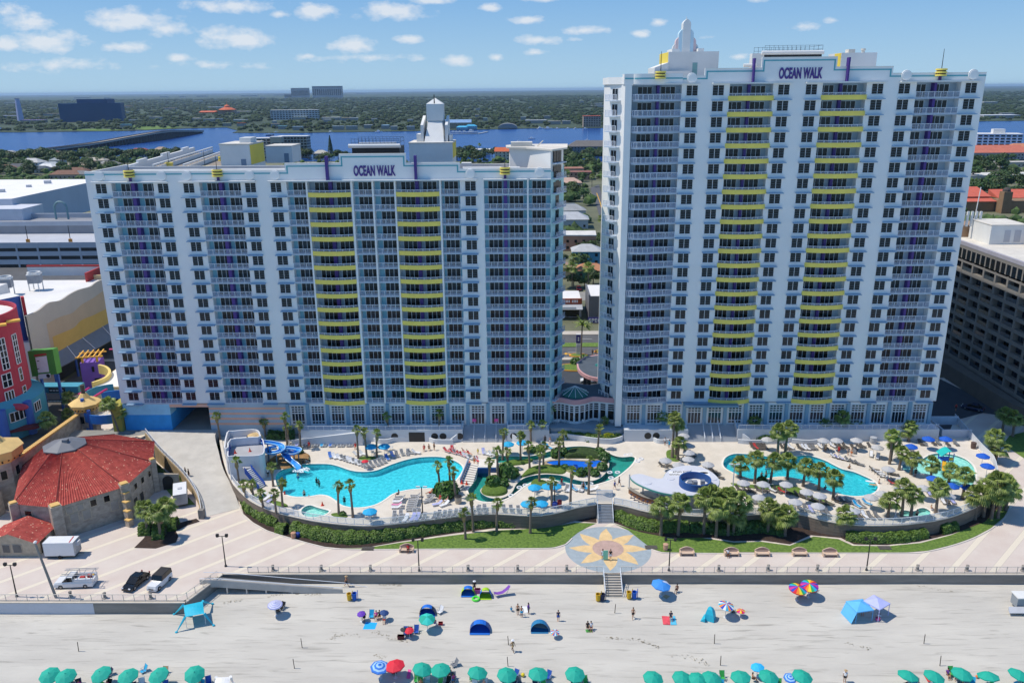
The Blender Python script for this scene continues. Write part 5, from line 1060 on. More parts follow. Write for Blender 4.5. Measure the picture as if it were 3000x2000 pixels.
hedge('hedge','shaded planting along the terrace of the taller tower',[at('z8',255,350,DK),at('z8',400,365,DK),at('z8',560,335,DK),at('z8',700,310,DK)],1.6,1.5,DK,.35,260,LEAF2)
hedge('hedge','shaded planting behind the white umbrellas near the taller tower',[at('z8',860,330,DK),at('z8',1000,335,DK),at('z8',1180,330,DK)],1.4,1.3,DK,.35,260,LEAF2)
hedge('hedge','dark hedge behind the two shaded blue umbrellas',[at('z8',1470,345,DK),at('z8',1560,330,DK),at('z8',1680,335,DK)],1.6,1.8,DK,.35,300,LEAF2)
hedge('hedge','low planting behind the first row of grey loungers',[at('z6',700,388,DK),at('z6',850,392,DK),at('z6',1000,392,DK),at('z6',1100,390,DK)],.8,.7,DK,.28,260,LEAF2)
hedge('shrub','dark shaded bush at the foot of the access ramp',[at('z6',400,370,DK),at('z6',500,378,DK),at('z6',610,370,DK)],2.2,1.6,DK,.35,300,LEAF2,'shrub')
hedge('hedge','bushy green strip on the bank above the tan ramp wall',[Vector((-78,151,0)),Vector((-73,146.3,0)),Vector((-68,140.5,0))],1.5,1.3,0,.35,200,LEAF2)
hedge('shrub','round dark bush on the lawn above the white trailer',[at('z5',1490,745),at('z5',1525,740)],1.3,1.2,0,.33,600,LEAF1,'shrub')
for z_,x,y,w_,h_,lab in(('z5',1210,1180,2.2,1.9,'left clump of sea grape in the palm bed by the theatre'),('z5',1330,1205,2.6,2.1,'middle clump of sea grape in the palm bed by the theatre'),('z5',1430,1140,2.2,1.9,'right clump of sea grape in the palm bed by the theatre')):
 c=at(z_,x,y);hedge('shrub',lab,[c+Vector((-.9,.4,0)),c+Vector((.9,.6,0))],w_,h_,0,.36,650,LEAF1,'shrub')
def mound(name,label,z_,pts,z0,h_,mt_,cat='lawn patch'):
 P=dense(Z(z_,pts,z0),3,True);c=sum(P,Vector((0,0,0)))/len(P);m=M();rings=[(1,0),(.93,.55),(.75,.85),(.4,1),(.02,1.02)]
 R_=[[c+(q-c)*k+Vector((0,0,h_*zz))for q in P]for k,zz in rings]
 for a_,b2 in zip(R_,R_[1:]):m.strip(a_+a_[:1],b2+b2[:1])
 o=m.build(name,mt_,None,True);tag(o,label,cat);return o
mound('grass_mound','kidney shaped clipped green mound in front of the blue lagoon','z7',[(500,700),(560,640),(640,612),(760,608),(860,612),(890,640),(850,680),(720,672),(600,682),(520,706)],DK+.03,.5,mat('mound_green','4c6322',.9,0,3,.3,col2='5f7a2c'))
mound('grass_mound','low green mound behind the white slab on the river island','z7',[(345,590),(420,568),(520,566),(600,556),(590,580),(520,600),(420,610),(365,608)],DK+.03,.4,MATS['mound_green'])
mound('grass_mound','round clipped hedge mound on the small river island','z7',[(172,810),(210,775),(280,765),(350,775),(390,815),(370,850),(300,865),(220,860),(180,840)],DK+.03,.8,MATS['mound_green'])
mound('grass_mound','long dark hedge mound behind the blue lagoon','z7',[(860,545),(900,490),(980,472),(1080,482),(1180,512),(1225,545),(1225,590),(1190,585),(1100,555),(980,550)],DK+.03,1.1,mat('dark_hedge','1f3314',.9,0,2,.4,col2='3b5220'))
mound('grass_mound','green lawn mound under the cyan umbrellas by the river','z7',[(585,760),(610,725),(650,722),(700,735),(740,760),(735,790),(700,805),(640,800)],DK+.01,.3,MATS['mound_green'])
mound('grass_patch','small green patch with palms behind the first pool','z6',[(1140,545),(1190,530),(1270,532),(1290,550),(1230,562),(1160,562)],DK+.01,.12,GRS)
mound('grass_patch','green strip with palms between the grey umbrellas','z7',[(1715,500),(1740,475),(1800,480),(1830,560),(1790,575),(1730,555)],DK+.01,.12,GRS)
mound('grass_patch','lawn strip along the near edge of the second pool','z8',[(105,690),(180,695),(330,705),(480,705),(620,720),(720,780),(880,840),(870,860),(760,845),(640,790),(540,740),(330,730),(160,720)],DK+.01,.1,GRS)
mound('grass_patch','green patch at the far edge of the second pool','z8',[(410,482),(470,470),(560,474),(600,490),(530,500),(450,498)],DK+.01,.1,GRS)
mound('grass_patch','green patch beside the small hot tub','z6',[(395,905),(450,900),(540,930),(545,955),(470,945)],DK+.01,.12,GRS)
mound('grass_patch','green patch with palms right of the small hot tub','z6',[(910,1015),(970,1005),(1040,1015),(1045,1040),(960,1040)],DK+.01,.25,MATS['mound_green'])
mound('rock_bed','sandy boulder bed under the blue water slides','z6',[(370,590),(420,540),(500,505),(640,495),(720,510),(735,545),(690,590),(590,625),(480,640),(400,630)],DK+.01,.35,mat('sandy_rock','9c7a50',.95,.2,.8,.4))
BLOBS=[leafball(520,.34,1,.8).mesh('foliage',[LEAF2]),leafball(420,.42,1,.9).mesh('foliage',[LEAF2]),leafball(300,.5,1,1.0,.4,.1).mesh('foliage',[LEAF2])]
for z_,x,y,s,k,lab in(('z7',380,690,1.7,2,'broad leaved clump at the front of the river island'),('z7',430,700,1.3,1,'smaller broad leaved clump right of the island front clump'),('z7',270,790,1.5,2,'banana-like clump on the small island mound'),('z7',350,785,1.2,1,'shrub right of the banana-like clump on the small island'),('z7',1195,560,1.3,0,'bush at the right end of the blue lagoon'),('z7',1160,520,1.2,0,'bush behind the right end of the blue lagoon'),('z7',1180,640,1.1,0,'bush at the right front of the blue lagoon'),('z7',1070,675,1.0,1,'green bush at the near edge of the blue lagoon'),('z7',1005,690,1.0,2,'spiky plant at the near edge of the blue lagoon'),('z7',1120,690,.9,1,'low bush near the right front of the blue lagoon'),('z7',800,535,1.2,2,'palm-like plant at the left end of the dark hedge mound'),('z7',850,520,1.1,1,'bush at the left end of the dark hedge mound'),('z7',600,495,.9,0,'left low bush on the far river bank'),('z7',660,480,.9,0,'right low bush on the far river bank'),('z7',515,595,.45,0,'small reddish bush on the river island'),('z7',870,640,.8,0,'bush at the left end of the blue lagoon'),('z6',1840,850,1.6,2,'left broad leaved clump under the palms by the first pool'),('z6',1905,850,1.7,2,'right broad leaved clump under the palms by the first pool'),('z6',1875,890,1.1,1,'front bush under the palms by the first pool'),('z6',640,510,1.0,1,'bush under the right water slide loop'),('z6',250,680,.9,0,'bush at the stairs of the slide tower'),('z6',125,690,.8,0,'bush left of the slide tower stairs'),('z6',1010,1025,.6,0,'low bush right of the small hot tub'),('b5',240,1045,1.5,0,'left shrub in the driveway island'),('b5',300,1030,1.4,1,'right shrub in the driveway island'),('z6',1520,330,1.6,0,'ivy-covered column base left of the undercroft'),('z8',345,690,.9,1,'bush between two grey umbrellas by the second pool'),('z5',1845,470,1.0,1,'bush at the foot of the slide tower beside the ramp'),('z5',1270,490,1.0,1,'leafy bush at the top of the bank by the ramp wall')):
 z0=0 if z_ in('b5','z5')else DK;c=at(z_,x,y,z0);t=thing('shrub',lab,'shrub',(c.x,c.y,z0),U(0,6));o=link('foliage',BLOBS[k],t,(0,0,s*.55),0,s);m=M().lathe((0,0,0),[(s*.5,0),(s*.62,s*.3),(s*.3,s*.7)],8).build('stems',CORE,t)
def frond_fan(m,base,d,r,n=9,droop=.5,w_=.13):
 """one fan leaf: a stalk and a pleated half disc of blades"""
 side=d.cross(Vector((0,0,1)));side=side.normalized()if side.length>.01 else Vector((1,0,0));up=side.cross(d).normalized();c=base+d*r*.45
 m.face(base-side*.02,base+side*.02,c+side*.03,c-side*.03)
 for i in range(n):
  t=-1.15+2.3*i/(n-1);bd=(d*math.cos(t)+side*math.sin(t)).normalized();L_=r*.62*(1-.18*abs(t));e=c+bd*L_*.6;tip=c+bd*L_+Vector((0,0,-droop*r*.32));sd=bd.cross(up)*w_*r*.55
  m.face(c,e-sd+up*.03,tip,e+sd-up*.03)
def crown(kind):
 m=M();dm=M()
 if kind=='full':
  for _ in range(44):
   el=R(U(-38,88));az=U(0,6.283);d=Vector((math.cos(az)*math.cos(el),math.sin(az)*math.cos(el),math.sin(el)));frond_fan(m,Vector((0,0,0)),d,U(1.6,2.2),10,U(.4,1.0),.1)
  for _ in range(9):
   el=R(U(-70,-40));az=U(0,6.283);d=Vector((math.cos(az)*math.cos(el),math.sin(az)*math.cos(el),math.sin(el)));frond_fan(dm,Vector((0,0,-.1)),d,U(1.2,1.6),7,.6,.1)
 elif kind=='thin':
  for _ in range(26):
   el=R(U(-30,85));az=U(0,6.283);d=Vector((math.cos(az)*math.cos(el),math.sin(az)*math.cos(el),math.sin(el)));frond_fan(m,Vector((0,0,0)),d,U(.8,1.3),7,U(.2,.6),.11)
  dm.lathe((0,0,-1.6),[(.16,0),(.36,.6),(.3,1.3),(.1,1.65)],9)
 else:
  for _ in range(34):
   el=R(U(5,75));az=U(0,6.283);L_=U(2.6,3.4);p=Vector((0,0,0));d=Vector((math.cos(az)*math.cos(el),math.sin(az)*math.cos(el),math.sin(el)));sd=Vector((-math.sin(az),math.cos(az),0))
   for s in range(5):
    q=p+d*L_/5;w0=.42*(1-abs(s-2)/3.2);w1=.42*(1-abs(s-1)/3.2)if s<4 else .03;m.face(p,p+sd*w0+d*.2,q+sd*w1-Vector((0,0,.12)),q);m.face(p,q,q-sd*w1-Vector((0,0,.12)),p-sd*w0+d*.2);p=q;d=(d+Vector((0,0,-.24))).normalized()
 return m.mesh('crown',[LEAF3]),(dm.mesh('dead_fronds',[LEAFD])if dm.f else None)
CROWNS={'full':[crown('full')for _ in range(4)],'thin':[crown('thin')for _ in range(4)],'feather':[crown('feather')]}
def palm(z_,x,y,yt,kind,label,z0=DK,key=None,s=1,lean=None):
 b=at(z_,x,y,z0);h_=hz(z_,yt,b)-z0
 h_=max(2.0,h_);t=thing('palm_tree',label,'palm',(b.x,b.y,z0),0);cr,de=rnd.choice(CROWNS[kind]);m=M();lx=U(-.3,.3)if lean is None else lean;ly=U(-.25,.25);r0=.26 if kind=='full' else .21;pts=[Vector((lx*(k/5)**1.6,ly*(k/5)**1.6,h_*k/5))for k in range(6)]
 m.tube(pts,[r0*1.25]+[r0*(1-.05*k)for k in range(5)],8);m.build('trunk',TRUNK,t);a_=U(0,6.28);link('crown',cr,t,(lx,ly,h_-.05),a_,s)
 if de:link('dead_fronds',de,t,(lx,ly,h_-.05),a_,s)
 if key:ordl(t,label,key)
 return t
for x,y,yt in((45,305,140),(110,300,200),(150,300,165),(235,345,230),(365,370,245),(405,330,165)):palm('z6',x,y,yt,'thin','{} shaded palm from the left against the striped base of the tower',2.4 if x>200 else 3.2,'pA')
for x,y,yt in((548,455,200),(560,420,280),(660,470,268)):palm('z6',x,y,yt,'thin','{} thin palm from the left behind the water slide',DK,'pB')
for x,y,yt in((1140,548,308),(1210,540,325),(1295,540,340),(1300,335,165),(1400,375,190),(1815,375,170)):palm('z6',x,y,yt,'thin','{} thin palm from the left along the far side of the first pool',DK,'pC')
for x,y,yt in((150,790,570),(200,860,760),(265,870,765)):palm('z6',x,y,yt,'thin','{} palm from the left beside the slide tower stairs',DK,'pD')
palm('z5',1845,430,190,'thin','tall thin palm just left of the slide tower',1.5);palm('z5',1905,300,125,'thin','tall thin palm behind the slide tower',2.6)
palm('z6',430,780,620,'thin','lone palm between the slide tower and the first pool')
for x,y,yt in((345,960,840),(455,1010,845)):palm('z6',x,y,yt,'thin','{} thin palm from the left at the corner railing below the first pool',DK,'pE')
for x,y,yt in((508,950,755),(978,1022,775),(1095,1040,768)):palm('z6',x,y,yt,'thin','{} thin palm from the left at the near edge of the first pool',DK,'pF')
for x,y,yt in((1820,800,610),(1908,790,562),(1950,880,660)):palm('z6',x,y,yt,'thin','{} thin palm from the left in the clump at the pool corner',DK,'pG')
for z_,x,y,yt in(('z6',2035,1220,1000),('z6',2100,1160,875),('z7',300,1158,920),('z7',580,1172,912)):palm(z_,x,y,yt,'thin','{} thin palm from the left on the lawn below the pool wall',0,'pH')
for x,y,yt in((350,560,325),(395,640,495),(500,575,360),(575,640,440),(655,750,490),(690,620,440),(820,622,410),(860,515,345),(240,700,575),(310,730,485)):palm('z7',x,y,yt,'thin','{} thin palm from the left round the river island',DK,'pI')
for x,y,yt in((585,415,270),(670,400,262),(740,335,140),(562,240,165),(1145,470,300),(1205,345,230)):palm('z7',x,y,yt,'thin','{} thin palm from the left in front of the lobby',DK,'pJ')
for x,y,yt in((760,960,745),(915,930,655),(1067,845,565)):palm('z7',x,y,yt,'thin','{} thin palm from the left above the pool stairs',DK,'pK')
for x,y,yt in((1765,545,215),(1810,560,410),(1795,520,260),(1665,350,190)):palm('z7',x,y,yt,'full','{} leafy palm from the left beside the grey umbrellas',DK,'pL',.85)
for z_,x,y,yt in(('z7',1670,1188,950),('z7',1815,1188,920),('z7',2028,1175,880),('z7',2130,1205,960),('z7',2090,1150,850),('z7',2230,1190,880),('z8',125,1085,935),('z8',60,1050,800),('z8',390,1075,890),('z8',425,1060,940),('z8',520,1095,930),('z8',180,1060,830)):palm(z_,x,y,yt,'full','{} leafy palm from the left in the cluster on the lawn below the pool bar',0,'pM',1.12)
palm('z8',962,1090,935,'full','lone leafy palm against the brown block retaining wall',0)
for x,y,yt in((180,645,540),(290,692,512),(410,690,520),(540,662,525),(660,715,562),(780,742,590),(890,818,655)):palm('z8',x,y,yt,'full','{} leafy palm from the left along the near edge of the second pool',DK,'pN',1.0)
for x,y,yt in((465,472,300),(522,465,272)):palm('z8',x,y,yt,'full','{} of two leafy palms at the far edge of the second pool',DK,'pO',1.05)
for x,y,yt in((268,320,212),(822,320,240),(948,330,185),(1050,310,240)):palm('z8',x,y,yt,'full','{} leafy palm from the left along the terrace of the taller tower',DK,'pP',.95)
for x,y,yt in((1322,545,330),(1395,590,455),(1330,520,385),(1470,372,260),(1440,360,300)):palm('z8',x,y,yt,'full','{} leafy palm from the left between the second pool and the splash pool',DK,'pQ',.85)
for x,y,yt in((1485,625,505),(1635,690,545),(1775,690,595),(1880,812,628)):palm('z8',x,y,yt,'full','{} leafy palm from the left along the near edge of the splash pool',DK,'pR',.92)
for x,y,yt in((1310,950,822),(1415,945,728),(1485,945,775),(1675,920,722)):palm('z8',x,y,yt,'full','{} leafy palm from the left around the right hot tub',DK,'pS',1.0)
for x,y,yt in((1975,970,790),(2040,950,730),(2100,965,680),(2165,900,700),(2150,960,770),(2210,900,740)):palm('z8',x,y,yt,'full','{} leafy palm from the left in the cluster at the pool wall\'s right end',0,'pT',1.2)
for x,y,yt in((2090,525,345),(2130,540,425)):palm('z8',x,y,yt,'full','{} of two leafy palms outside the white fence by the splash pool',0,'pU',1.15)
for x,y,yt in((2185,290,165),(2265,335,195)):palm('z8',x,y,yt,'full','{} of two shaded palms below the beige apartment block',0,'pV',1.1)
palm('z5',412,335,225,'full','leafy palm between the round red building and the stone wall',0,None,1.1);palm('z5',565,250,200,'full','bushy palm in front of the footbridge',0,None,.9);palm('z5',600,180,40,'full','shaded palm left of the stone tower roof',0)
palm('z5',1010,392,95,'full','tall leaning palm rising beside the blue spiral stair',2.0,None,1.0,-1.6);palm('z5',1050,335,150,'full','second tall palm in front of the olive wall',3.0)
for x,y,yt in((1235,1180,975),(1345,1215,1000),(1410,1085,940)):palm('z5',x,y,yt,'full','{} leafy palm from the left in the bed by the theatre',0,'pW',1.05)
palm('b5',272,1060,790,'feather','tall feathery date palm in the driveway island',0,None,1.0)
SKINS=[mat('skin_fair','d2a184',.6,0),mat('skin_tan','b47f5c',.6,0),mat('skin_brown','7a4f37',.6,0),mat('skin_dark','4a3024',.6,0)]
HAIRS=[mat('hair_dark','1d1512',.8,0),mat('hair_brown','4a3222',.8,0),mat('hair_blond','a8875a',.8,0)]
CLO={k:mat('cloth_'+k,v_,.85,.05,6,obj=True)for k,v_ in dict(red='c4232c',blue='2456b0',cyan='20a7d6',white='dfe2e6',black='17181c',yellow='e3cf3a',pink='e0559c',green='3aa84f',grey='6f747c',purple='7a48a8',orange='e07530',navy='1d2747',tan='b69a72').items()}
def skel(pose):
 J=dict(pel=(0,0,.95),bel=(0,.01,1.1),che=(0,.02,1.3),nk=(0,.01,1.47),hd0=(0,-.01,1.58),hd1=(0,-.015,1.72))
 for s,q in((-1,'l'),(1,'r')):
  J.update({'sh'+q:(s*.17,.02,1.42),'el'+q:(s*.24,.04,1.14),'wr'+q:(s*.26,-.05,.91),'hn'+q:(s*.26,-.08,.82),'hp'+q:(s*.09,0,.92),'kn'+q:(s*.1,-.02,.5),'an'+q:(s*.1,.03,.08),'to'+q:(s*.11,-.16,.035)})
 if pose=='walk':
  J.update(knl=(-.1,-.2,.52),anl=(-.1,-.3,.1),tol=(-.11,-.46,.06),knr=(.1,.08,.5),anr=(.1,.36,.16),tor=(.1,.24,.03),ell=(-.24,.16,1.16),wrl=(-.23,.2,.93),hnl=(-.23,.19,.84),elr=(.24,-.1,1.16),wrr=(.22,-.25,1.0),hnr=(.21,-.32,.95))
 if pose=='sit':
  for q,s in(('l',-1),('r',1)):J.update({'kn'+q:(s*.12,-.45,.5),'an'+q:(s*.12,-.5,.08),'to'+q:(s*.13,-.68,.04),'hp'+q:(s*.09,-.03,.46),'el'+q:(s*.25,-.02,.72),'wr'+q:(s*.18,-.26,.6),'hn'+q:(s*.15,-.34,.57),'sh'+q:(s*.17,.06,.98)})
  J.update(pel=(0,0,.5),bel=(0,.03,.66),che=(0,.06,.86),nk=(0,.05,1.03),hd0=(0,.03,1.13),hd1=(0,.02,1.27))
 if pose=='recline':
  for q,s in(('l',-1),('r',1)):J.update({'kn'+q:(s*.11,-.5,.58),'an'+q:(s*.12,-.92,.44),'to'+q:(s*.13,-1.0,.56),'hp'+q:(s*.09,-.08,.46),'el'+q:(s*.26,.1,.62),'wr'+q:(s*.22,-.12,.56),'hn'+q:(s*.19,-.2,.56),'sh'+q:(s*.17,.33,.84)})
  J.update(pel=(0,0,.48),bel=(0,.12,.58),che=(0,.26,.74),nk=(0,.38,.9),hd0=(0,.42,.98),hd1=(0,.5,1.09))
 return J
RAD=dict(pel=.135,bel=.115,che=.13,nk=.055,hd0=.085,hd1=.08,sh=.06,el=.042,wr=.03,hn=.032,hp=.09,kn=.06,an=.04,to=.028)
def body_mesh(pose):
 J=skel(pose);ks=list(J);me=bpy.data.meshes.new('body');E=[('pel','bel'),('bel','che'),('che','nk'),('nk','hd0'),('hd0','hd1')]
 for q in 'lr':E+=[('che','sh'+q),('sh'+q,'el'+q),('el'+q,'wr'+q),('wr'+q,'hn'+q),('pel','hp'+q),('hp'+q,'kn'+q),('kn'+q,'an'+q),('an'+q,'to'+q)]
 me.from_pydata([J[k]for k in ks],[(ks.index(a_),ks.index(b2))for a_,b2 in E],[]);o=bpy.data.objects.new('body',me);sc.collection.objects.link(o);o.modifiers.new('s','SKIN');ss=o.modifiers.new('u','SUBSURF');ss.levels=1;ss.render_levels=1
 for i,k in enumerate(ks):
  r=RAD.get(k)or RAD[k[:2]];me.skin_vertices[0].data[i].radius=(r,r*.8 if k in('pel','bel','che')else r);me.skin_vertices[0].data[i].use_root=(k=='pel')
 dg=bpy.context.evaluated_depsgraph_get();dg.update();bm=bpy.data.meshes.new_from_object(o.evaluated_get(dg));bpy.data.objects.remove(o)
 x=M();x.raw([v.co for v in bm.vertices],[tuple(p.vertices)for p in bm.polygons]);bpy.data.meshes.remove(bm)
 for q,s in(('l',-1),('r',1)):
  h_=Vector(J['hn'+q]);d=(h_-Vector(J['wr'+q])).normalized();sd=d.cross(Vector((1,0,0))).normalized()
  for k,L_ in enumerate((.07,.085,.08,.06)):b=h_+sd*(k-1.5)*.019;x.tube([b,b+d*L_*.55,b+d*L_*.8+Vector((-s*.025,0,0))],[.01,.009,.007],5)
  x.tube([h_-d*.04+sd*.03,h_+sd*.06,h_+d*.03+sd*.06],[.012,.01,.008],5)
 hd=Vector(J['hd1']);n0=Vector(J['hd0']);f=Vector((0,-1,0))if pose!='recline' else Vector((0,-.8,.6));c=(hd+n0)/2
 x.ball(c+f*.1-Vector((0,0,.0)),.017,.022,.02,6,4).ball(c+Vector((.085,0,0)),.015,.025,.035,6,4).ball(c+Vector((-.085,0,0)),.015,.025,.035,6,4)
 fm=M();[fm.ball(c+f*.082+Vector((s*.033,0,.025)),.011,.008,.008,6,4)for s in(-1,1)];fm.ball(c+f*.078-Vector((0,0,.05)),.022,.008,.006,6,4)
 hm=M();hm.ball(hd-f*.022+Vector((0,0,.012)),.1,.1,.085,10,6);hm.ball(c-f*.06,.085,.06,.11,10,6)
 sm=M();hl,hr=Vector(J['hpl']),Vector(J['hpr']);pv=Vector(J['pel'])
 sm.tube([(hl+hr)/2*.5+pv*.5-Vector((0,0,.04)),pv.lerp(Vector(J['bel']),.35)],[.165,.15],12)
 for q in 'lr':a_=Vector(J['hp'+q]);b2=Vector(J['kn'+q]);sm.tube([a_,a_.lerp(b2,.55)],[.118,.105],10)
 tm=M();tm.tube([pv.lerp(Vector(J['bel']),.3),Vector(J['bel']),Vector(J['che']),Vector(J['nk'])-Vector((0,0,.03))],[.148,.138,.155,.09],12)
 for q in 'lr':a_=Vector(J['sh'+q]);tm.tube([Vector(J['che']).lerp(a_,.6),a_,a_.lerp(Vector(J['el'+q]),.55)],[.08,.082,.066],9)
 return x.mesh('body',[SKINS[0]],True),hm.mesh('hair',[HAIRS[0]],True),sm.mesh('shorts',[CLO['blue']],True),tm.mesh('top',[CLO['white']],True),fm.mesh('face',[CHARC])
PB={k:body_mesh(k)for k in('stand','walk','sit','recline')}
def person(P,pose,label,rz=0,skin=0,hair=0,bottom='blue',top=None,s=1,hat=None):
 t=thing('person',label,'person',P,rz);t.scale=(s,s,s);b=PB[pose]
 for nm,me,mt_ in(('body',b[0],SKINS[skin]),('hair',b[1],HAIRS[hair]),('face',b[4],None),('shorts',b[2],CLO[bottom]if bottom else None),('top',b[3],CLO[top]if top else None)):
  if nm in('shorts','top')and mt_ is None:continue
  o=link(nm,me,t)
  if mt_:o.material_slots[0].link='OBJECT';o.material_slots[0].material=mt_
 if hat:J=skel(pose);h_=J['hd1'];M().lathe((h_[0],h_[1],h_[2]+.03),[(.22,0),(.22,.015),(.11,.02),(.1,.1),(.03,.12)],12).build('hat',CLO[hat],t)
 return t
LFR=mat('lounger_frame_white','d0d2d4',.5,0);LSL={k:mat('sling_'+k,v_,.85,.06,4,obj=True)for k,v_ in dict(grey='797b7e',dark='55504b',blue='3f74c4',white='e4e6ea',cyan='27a3d8',pink='d97aa8',lilac='a9aee0',red='c23a3c').items()}
def lounger_meshes():
 fm,sg=M(),M();w_=.64;bk=[(-.95,.36),(.25,.34),(.95,.85)]
 for s in(-1,1):
  x=s*w_/2
  fm.tube([(x,-.95,.33),(x,.3,.31)],.035,6).tube([(x,.28,.31),(x,.95,.82)],.03,6)
  for y in(-.8,.22):fm.cyl((x,y,0),(x,y*.94,.32),.035,.035,6)
  fm.cyl((x,.95,0),(x,.5,.5),.025,.025,6)
 for y,z in((-.93,.33),(.28,.31),(.93,.82)):fm.cyl((-w_/2,y,z),(w_/2,y,z),.03,.03,6)
 for(y0,z0),(y1,z1)in zip(bk,bk[1:]):
  n=5
  for k in range(n):
   a_,b2=k/n,(k+.86)/n;f=lambda t:(y0+(y1-y0)*t,z0+(z1-z0)*t-.02);p,q=f(a_),f(b2);sg.raw([(-.29,p[0],p[1]),(.29,p[0],p[1]),(.29,q[0],q[1]),(-.29,q[0],q[1]),(-.29,p[0],p[1]-.02),(.29,p[0],p[1]-.02),(.29,q[0],q[1]-.02),(-.29,q[0],q[1]-.02)],[(0,1,2,3),(7,6,5,4),(0,4,5,1),(2,6,7,3),(1,5,6,2),(0,3,7,4)])
 return fm.mesh('frame',[LFR]),sg.mesh('sling',[LSL['grey']])
LFM,LSM=lounger_meshes()
LFD=mat('lounger_frame_dark','4b4844',.5,0)
def loungers(z_,spots,rz,desc,key,group,z0=DK,cols=('grey',),dark=False,jit=4):
 for i,sp in enumerate(spots):
  P=at(z_,sp[0],sp[1],z0+.35);r=R(rz if len(sp)<3 else sp[2])+R(U(-jit,jit));t=thing('sun_lounger','','sun lounger',(P.x,P.y,z0),r,group);f=link('frame',LFM,t);s=link('sling',LSM,t)
  c=sp[3]if len(sp)>3 else rnd.choice(cols);s.material_slots[0].link='OBJECT';s.material_slots[0].material=LSL[c]
  if dark:f.material_slots[0].link='OBJECT';f.material_slots[0].material=LFD
  ordl(t,'{} lounger from the left '+desc,key)
G1='sun loungers round the left pools';G2='sun loungers round the right pools'
loungers('n1',[(100,230),(235,230),(315,235,0,'lilac'),(490,235),(570,235),(690,235),(770,235),(885,240,0,'cyan'),(965,235),(1085,240,0,'blue'),(1165,235),(1285,240),(1365,240),(1490,235),(1565,235)],0,'in the straight row at the first pool\'s back wall','l1',G1)
loungers('n1',[(1075,500,20,'blue'),(1170,520),(1280,540),(1370,560),(1440,585),(1505,600),(1575,620),(1640,640),(1710,665),(1780,690),(1850,715),(1935,715),(2030,700),(2140,680),(2225,645),(2310,610),(1700,470,70),(1830,450,60,'white')],35,'along the far curved edge of the first pool','l2',G1,cols=('grey','grey','white'))
loungers('n2',[(90,440,30,'blue'),(190,390,30,'lilac'),(270,380),(365,350,20),(465,345,5),(540,340,70),(620,335,75,'white')],25,'at the far right bend of the first pool','l3',G1)
loungers('n2',[(1185,305),(1250,275,-20),(1300,275,20),(1310,335),(1365,345),(1425,365),(1480,385),(1535,405,50,'white'),(1590,425),(1645,445),(1745,480,20),(1780,470)],50,'in the crowded row left of the river pool','l4',G1,cols=('grey','white','red'))
loungers('n2',[(330,1165),(285,1235,-90,'white'),(265,1295,-90,'pink'),(262,1340,-90,'white'),(300,1200)],-90,'in the short column near the first pool steps','l5',G1)
loungers('n2',[(610,1130),(580,1185),(575,1220),(565,1255),(555,1290),(540,1335),(530,1385)],-90,'in the empty grey column beside the lamp post','l6',G1)
loungers('n2',[(900,1115),(880,1185),(840,1225),(950,1080),(1010,1280,-65,'lilac'),(1140,1290,-50,'white'),(1410,1010,-60)],-60,'around the broad leaved clump by the first pool','l7',G1)
loungers('n2',[(215,1500),(335,1490),(585,1465),(665,1465)],0,'in the back rank near the railing below the first pool','l8',G1)
loungers('n2',[(215,1560),(330,1555),(430,1550,-15,'white'),(560,1535,-15,'lilac'),(645,1530,-15,'lilac'),(765,1530),(955,1515),(1035,1490),(1140,1490),(1235,1475),(1340,1460),(1440,1445),(1530,1425),(1640,1410),(1765,1390),(1865,1380)],-8,'lined up along the glass railing below the first pool','l9',G1)
loungers('z7',[(95,985),(150,985),(205,982),(272,978),(362,972),(422,975),(482,980)],8,'along the glass railing below the river pool','l10',G1)
loungers('z6',[(340,862),(378,872),(402,892)],-20,'beside the slide tower stairs','l11',G1,cols=('white','lilac'))
loungers('z7',[(190,492,10,'lilac'),(225,508),(265,510),(300,505)],60,'on the deck left of the river bend','l12',G1,cols=('white',))
loungers('z7',[(702,432),(735,452,40,'cyan')],40,'beside the far river bank','l13',G1,cols=('cyan',))
loungers('n7',[(1250,400),(1310,400),(1425,385,30,'cyan'),(1530,410,60,'white'),(1600,400),(1680,360,20,'cyan'),(1870,400,-70)],-20,'at the near river bank left of the bar','l14',G1,cols=('grey','white'))
loungers('n4',[(155,225),(215,235),(275,240),(335,240),(390,245)],15,'in the group under the first grey umbrella','l15',G2,cols=('white','red','dark'),dark=True)
loungers('n4',[(710,240),(785,250),(845,235)],30,'between the two palms behind the second pool','l16',G2,cols=('white','dark'),dark=True)
loungers('n4',[(1010,245,20,'dark'),(1085,245,20,'white'),(1150,250,20,'white'),(1215,245),(1275,245),(1390,230,15,'white'),(1470,235)],18,'in the towel covered row at the white planter wall','l17',G2,cols=('dark','grey'),dark=True)
loungers('n4',[(1600,205,20,'white'),(1690,220),(1760,225),(1830,215),(1990,255),(2070,205),(2140,210),(2295,225)],22,'under three grey umbrellas at the second pool\'s back','l18',G2,cols=('dark',),dark=True)
loungers('n4',[(1640,405,50,'white'),(1720,430,50,'lilac'),(1800,450,50,'white')],50,'in the trio at the far right of the second pool','l19',G2,dark=True)
loungers('n4',[(1910,470),(2000,510),(2090,540)],50,'in the second trio right of the second pool','l20',G2,cols=('grey',),dark=True)
loungers('n6',[(275,265,-20,'white'),(375,300,-30,'white'),(20,210)],-20,'near the rock pile by the splash pool','l21',G2,cols=('grey',),dark=True)
loungers('n6',[(320,490),(365,515,65,'white'),(405,550,65,'white'),(455,590,65,'white'),(560,645,65,'white'),(610,700,65,'red'),(560,545),(620,560),(650,660)],65,'in the column between the two right pools','l22',G2,cols=('dark','grey'),dark=True)
loungers('n6',[(55,1030,20,'cyan'),(125,1030,20,'grey'),(210,1000,40,'cyan')],20,'at the near right tip of the second pool','l23',G2)
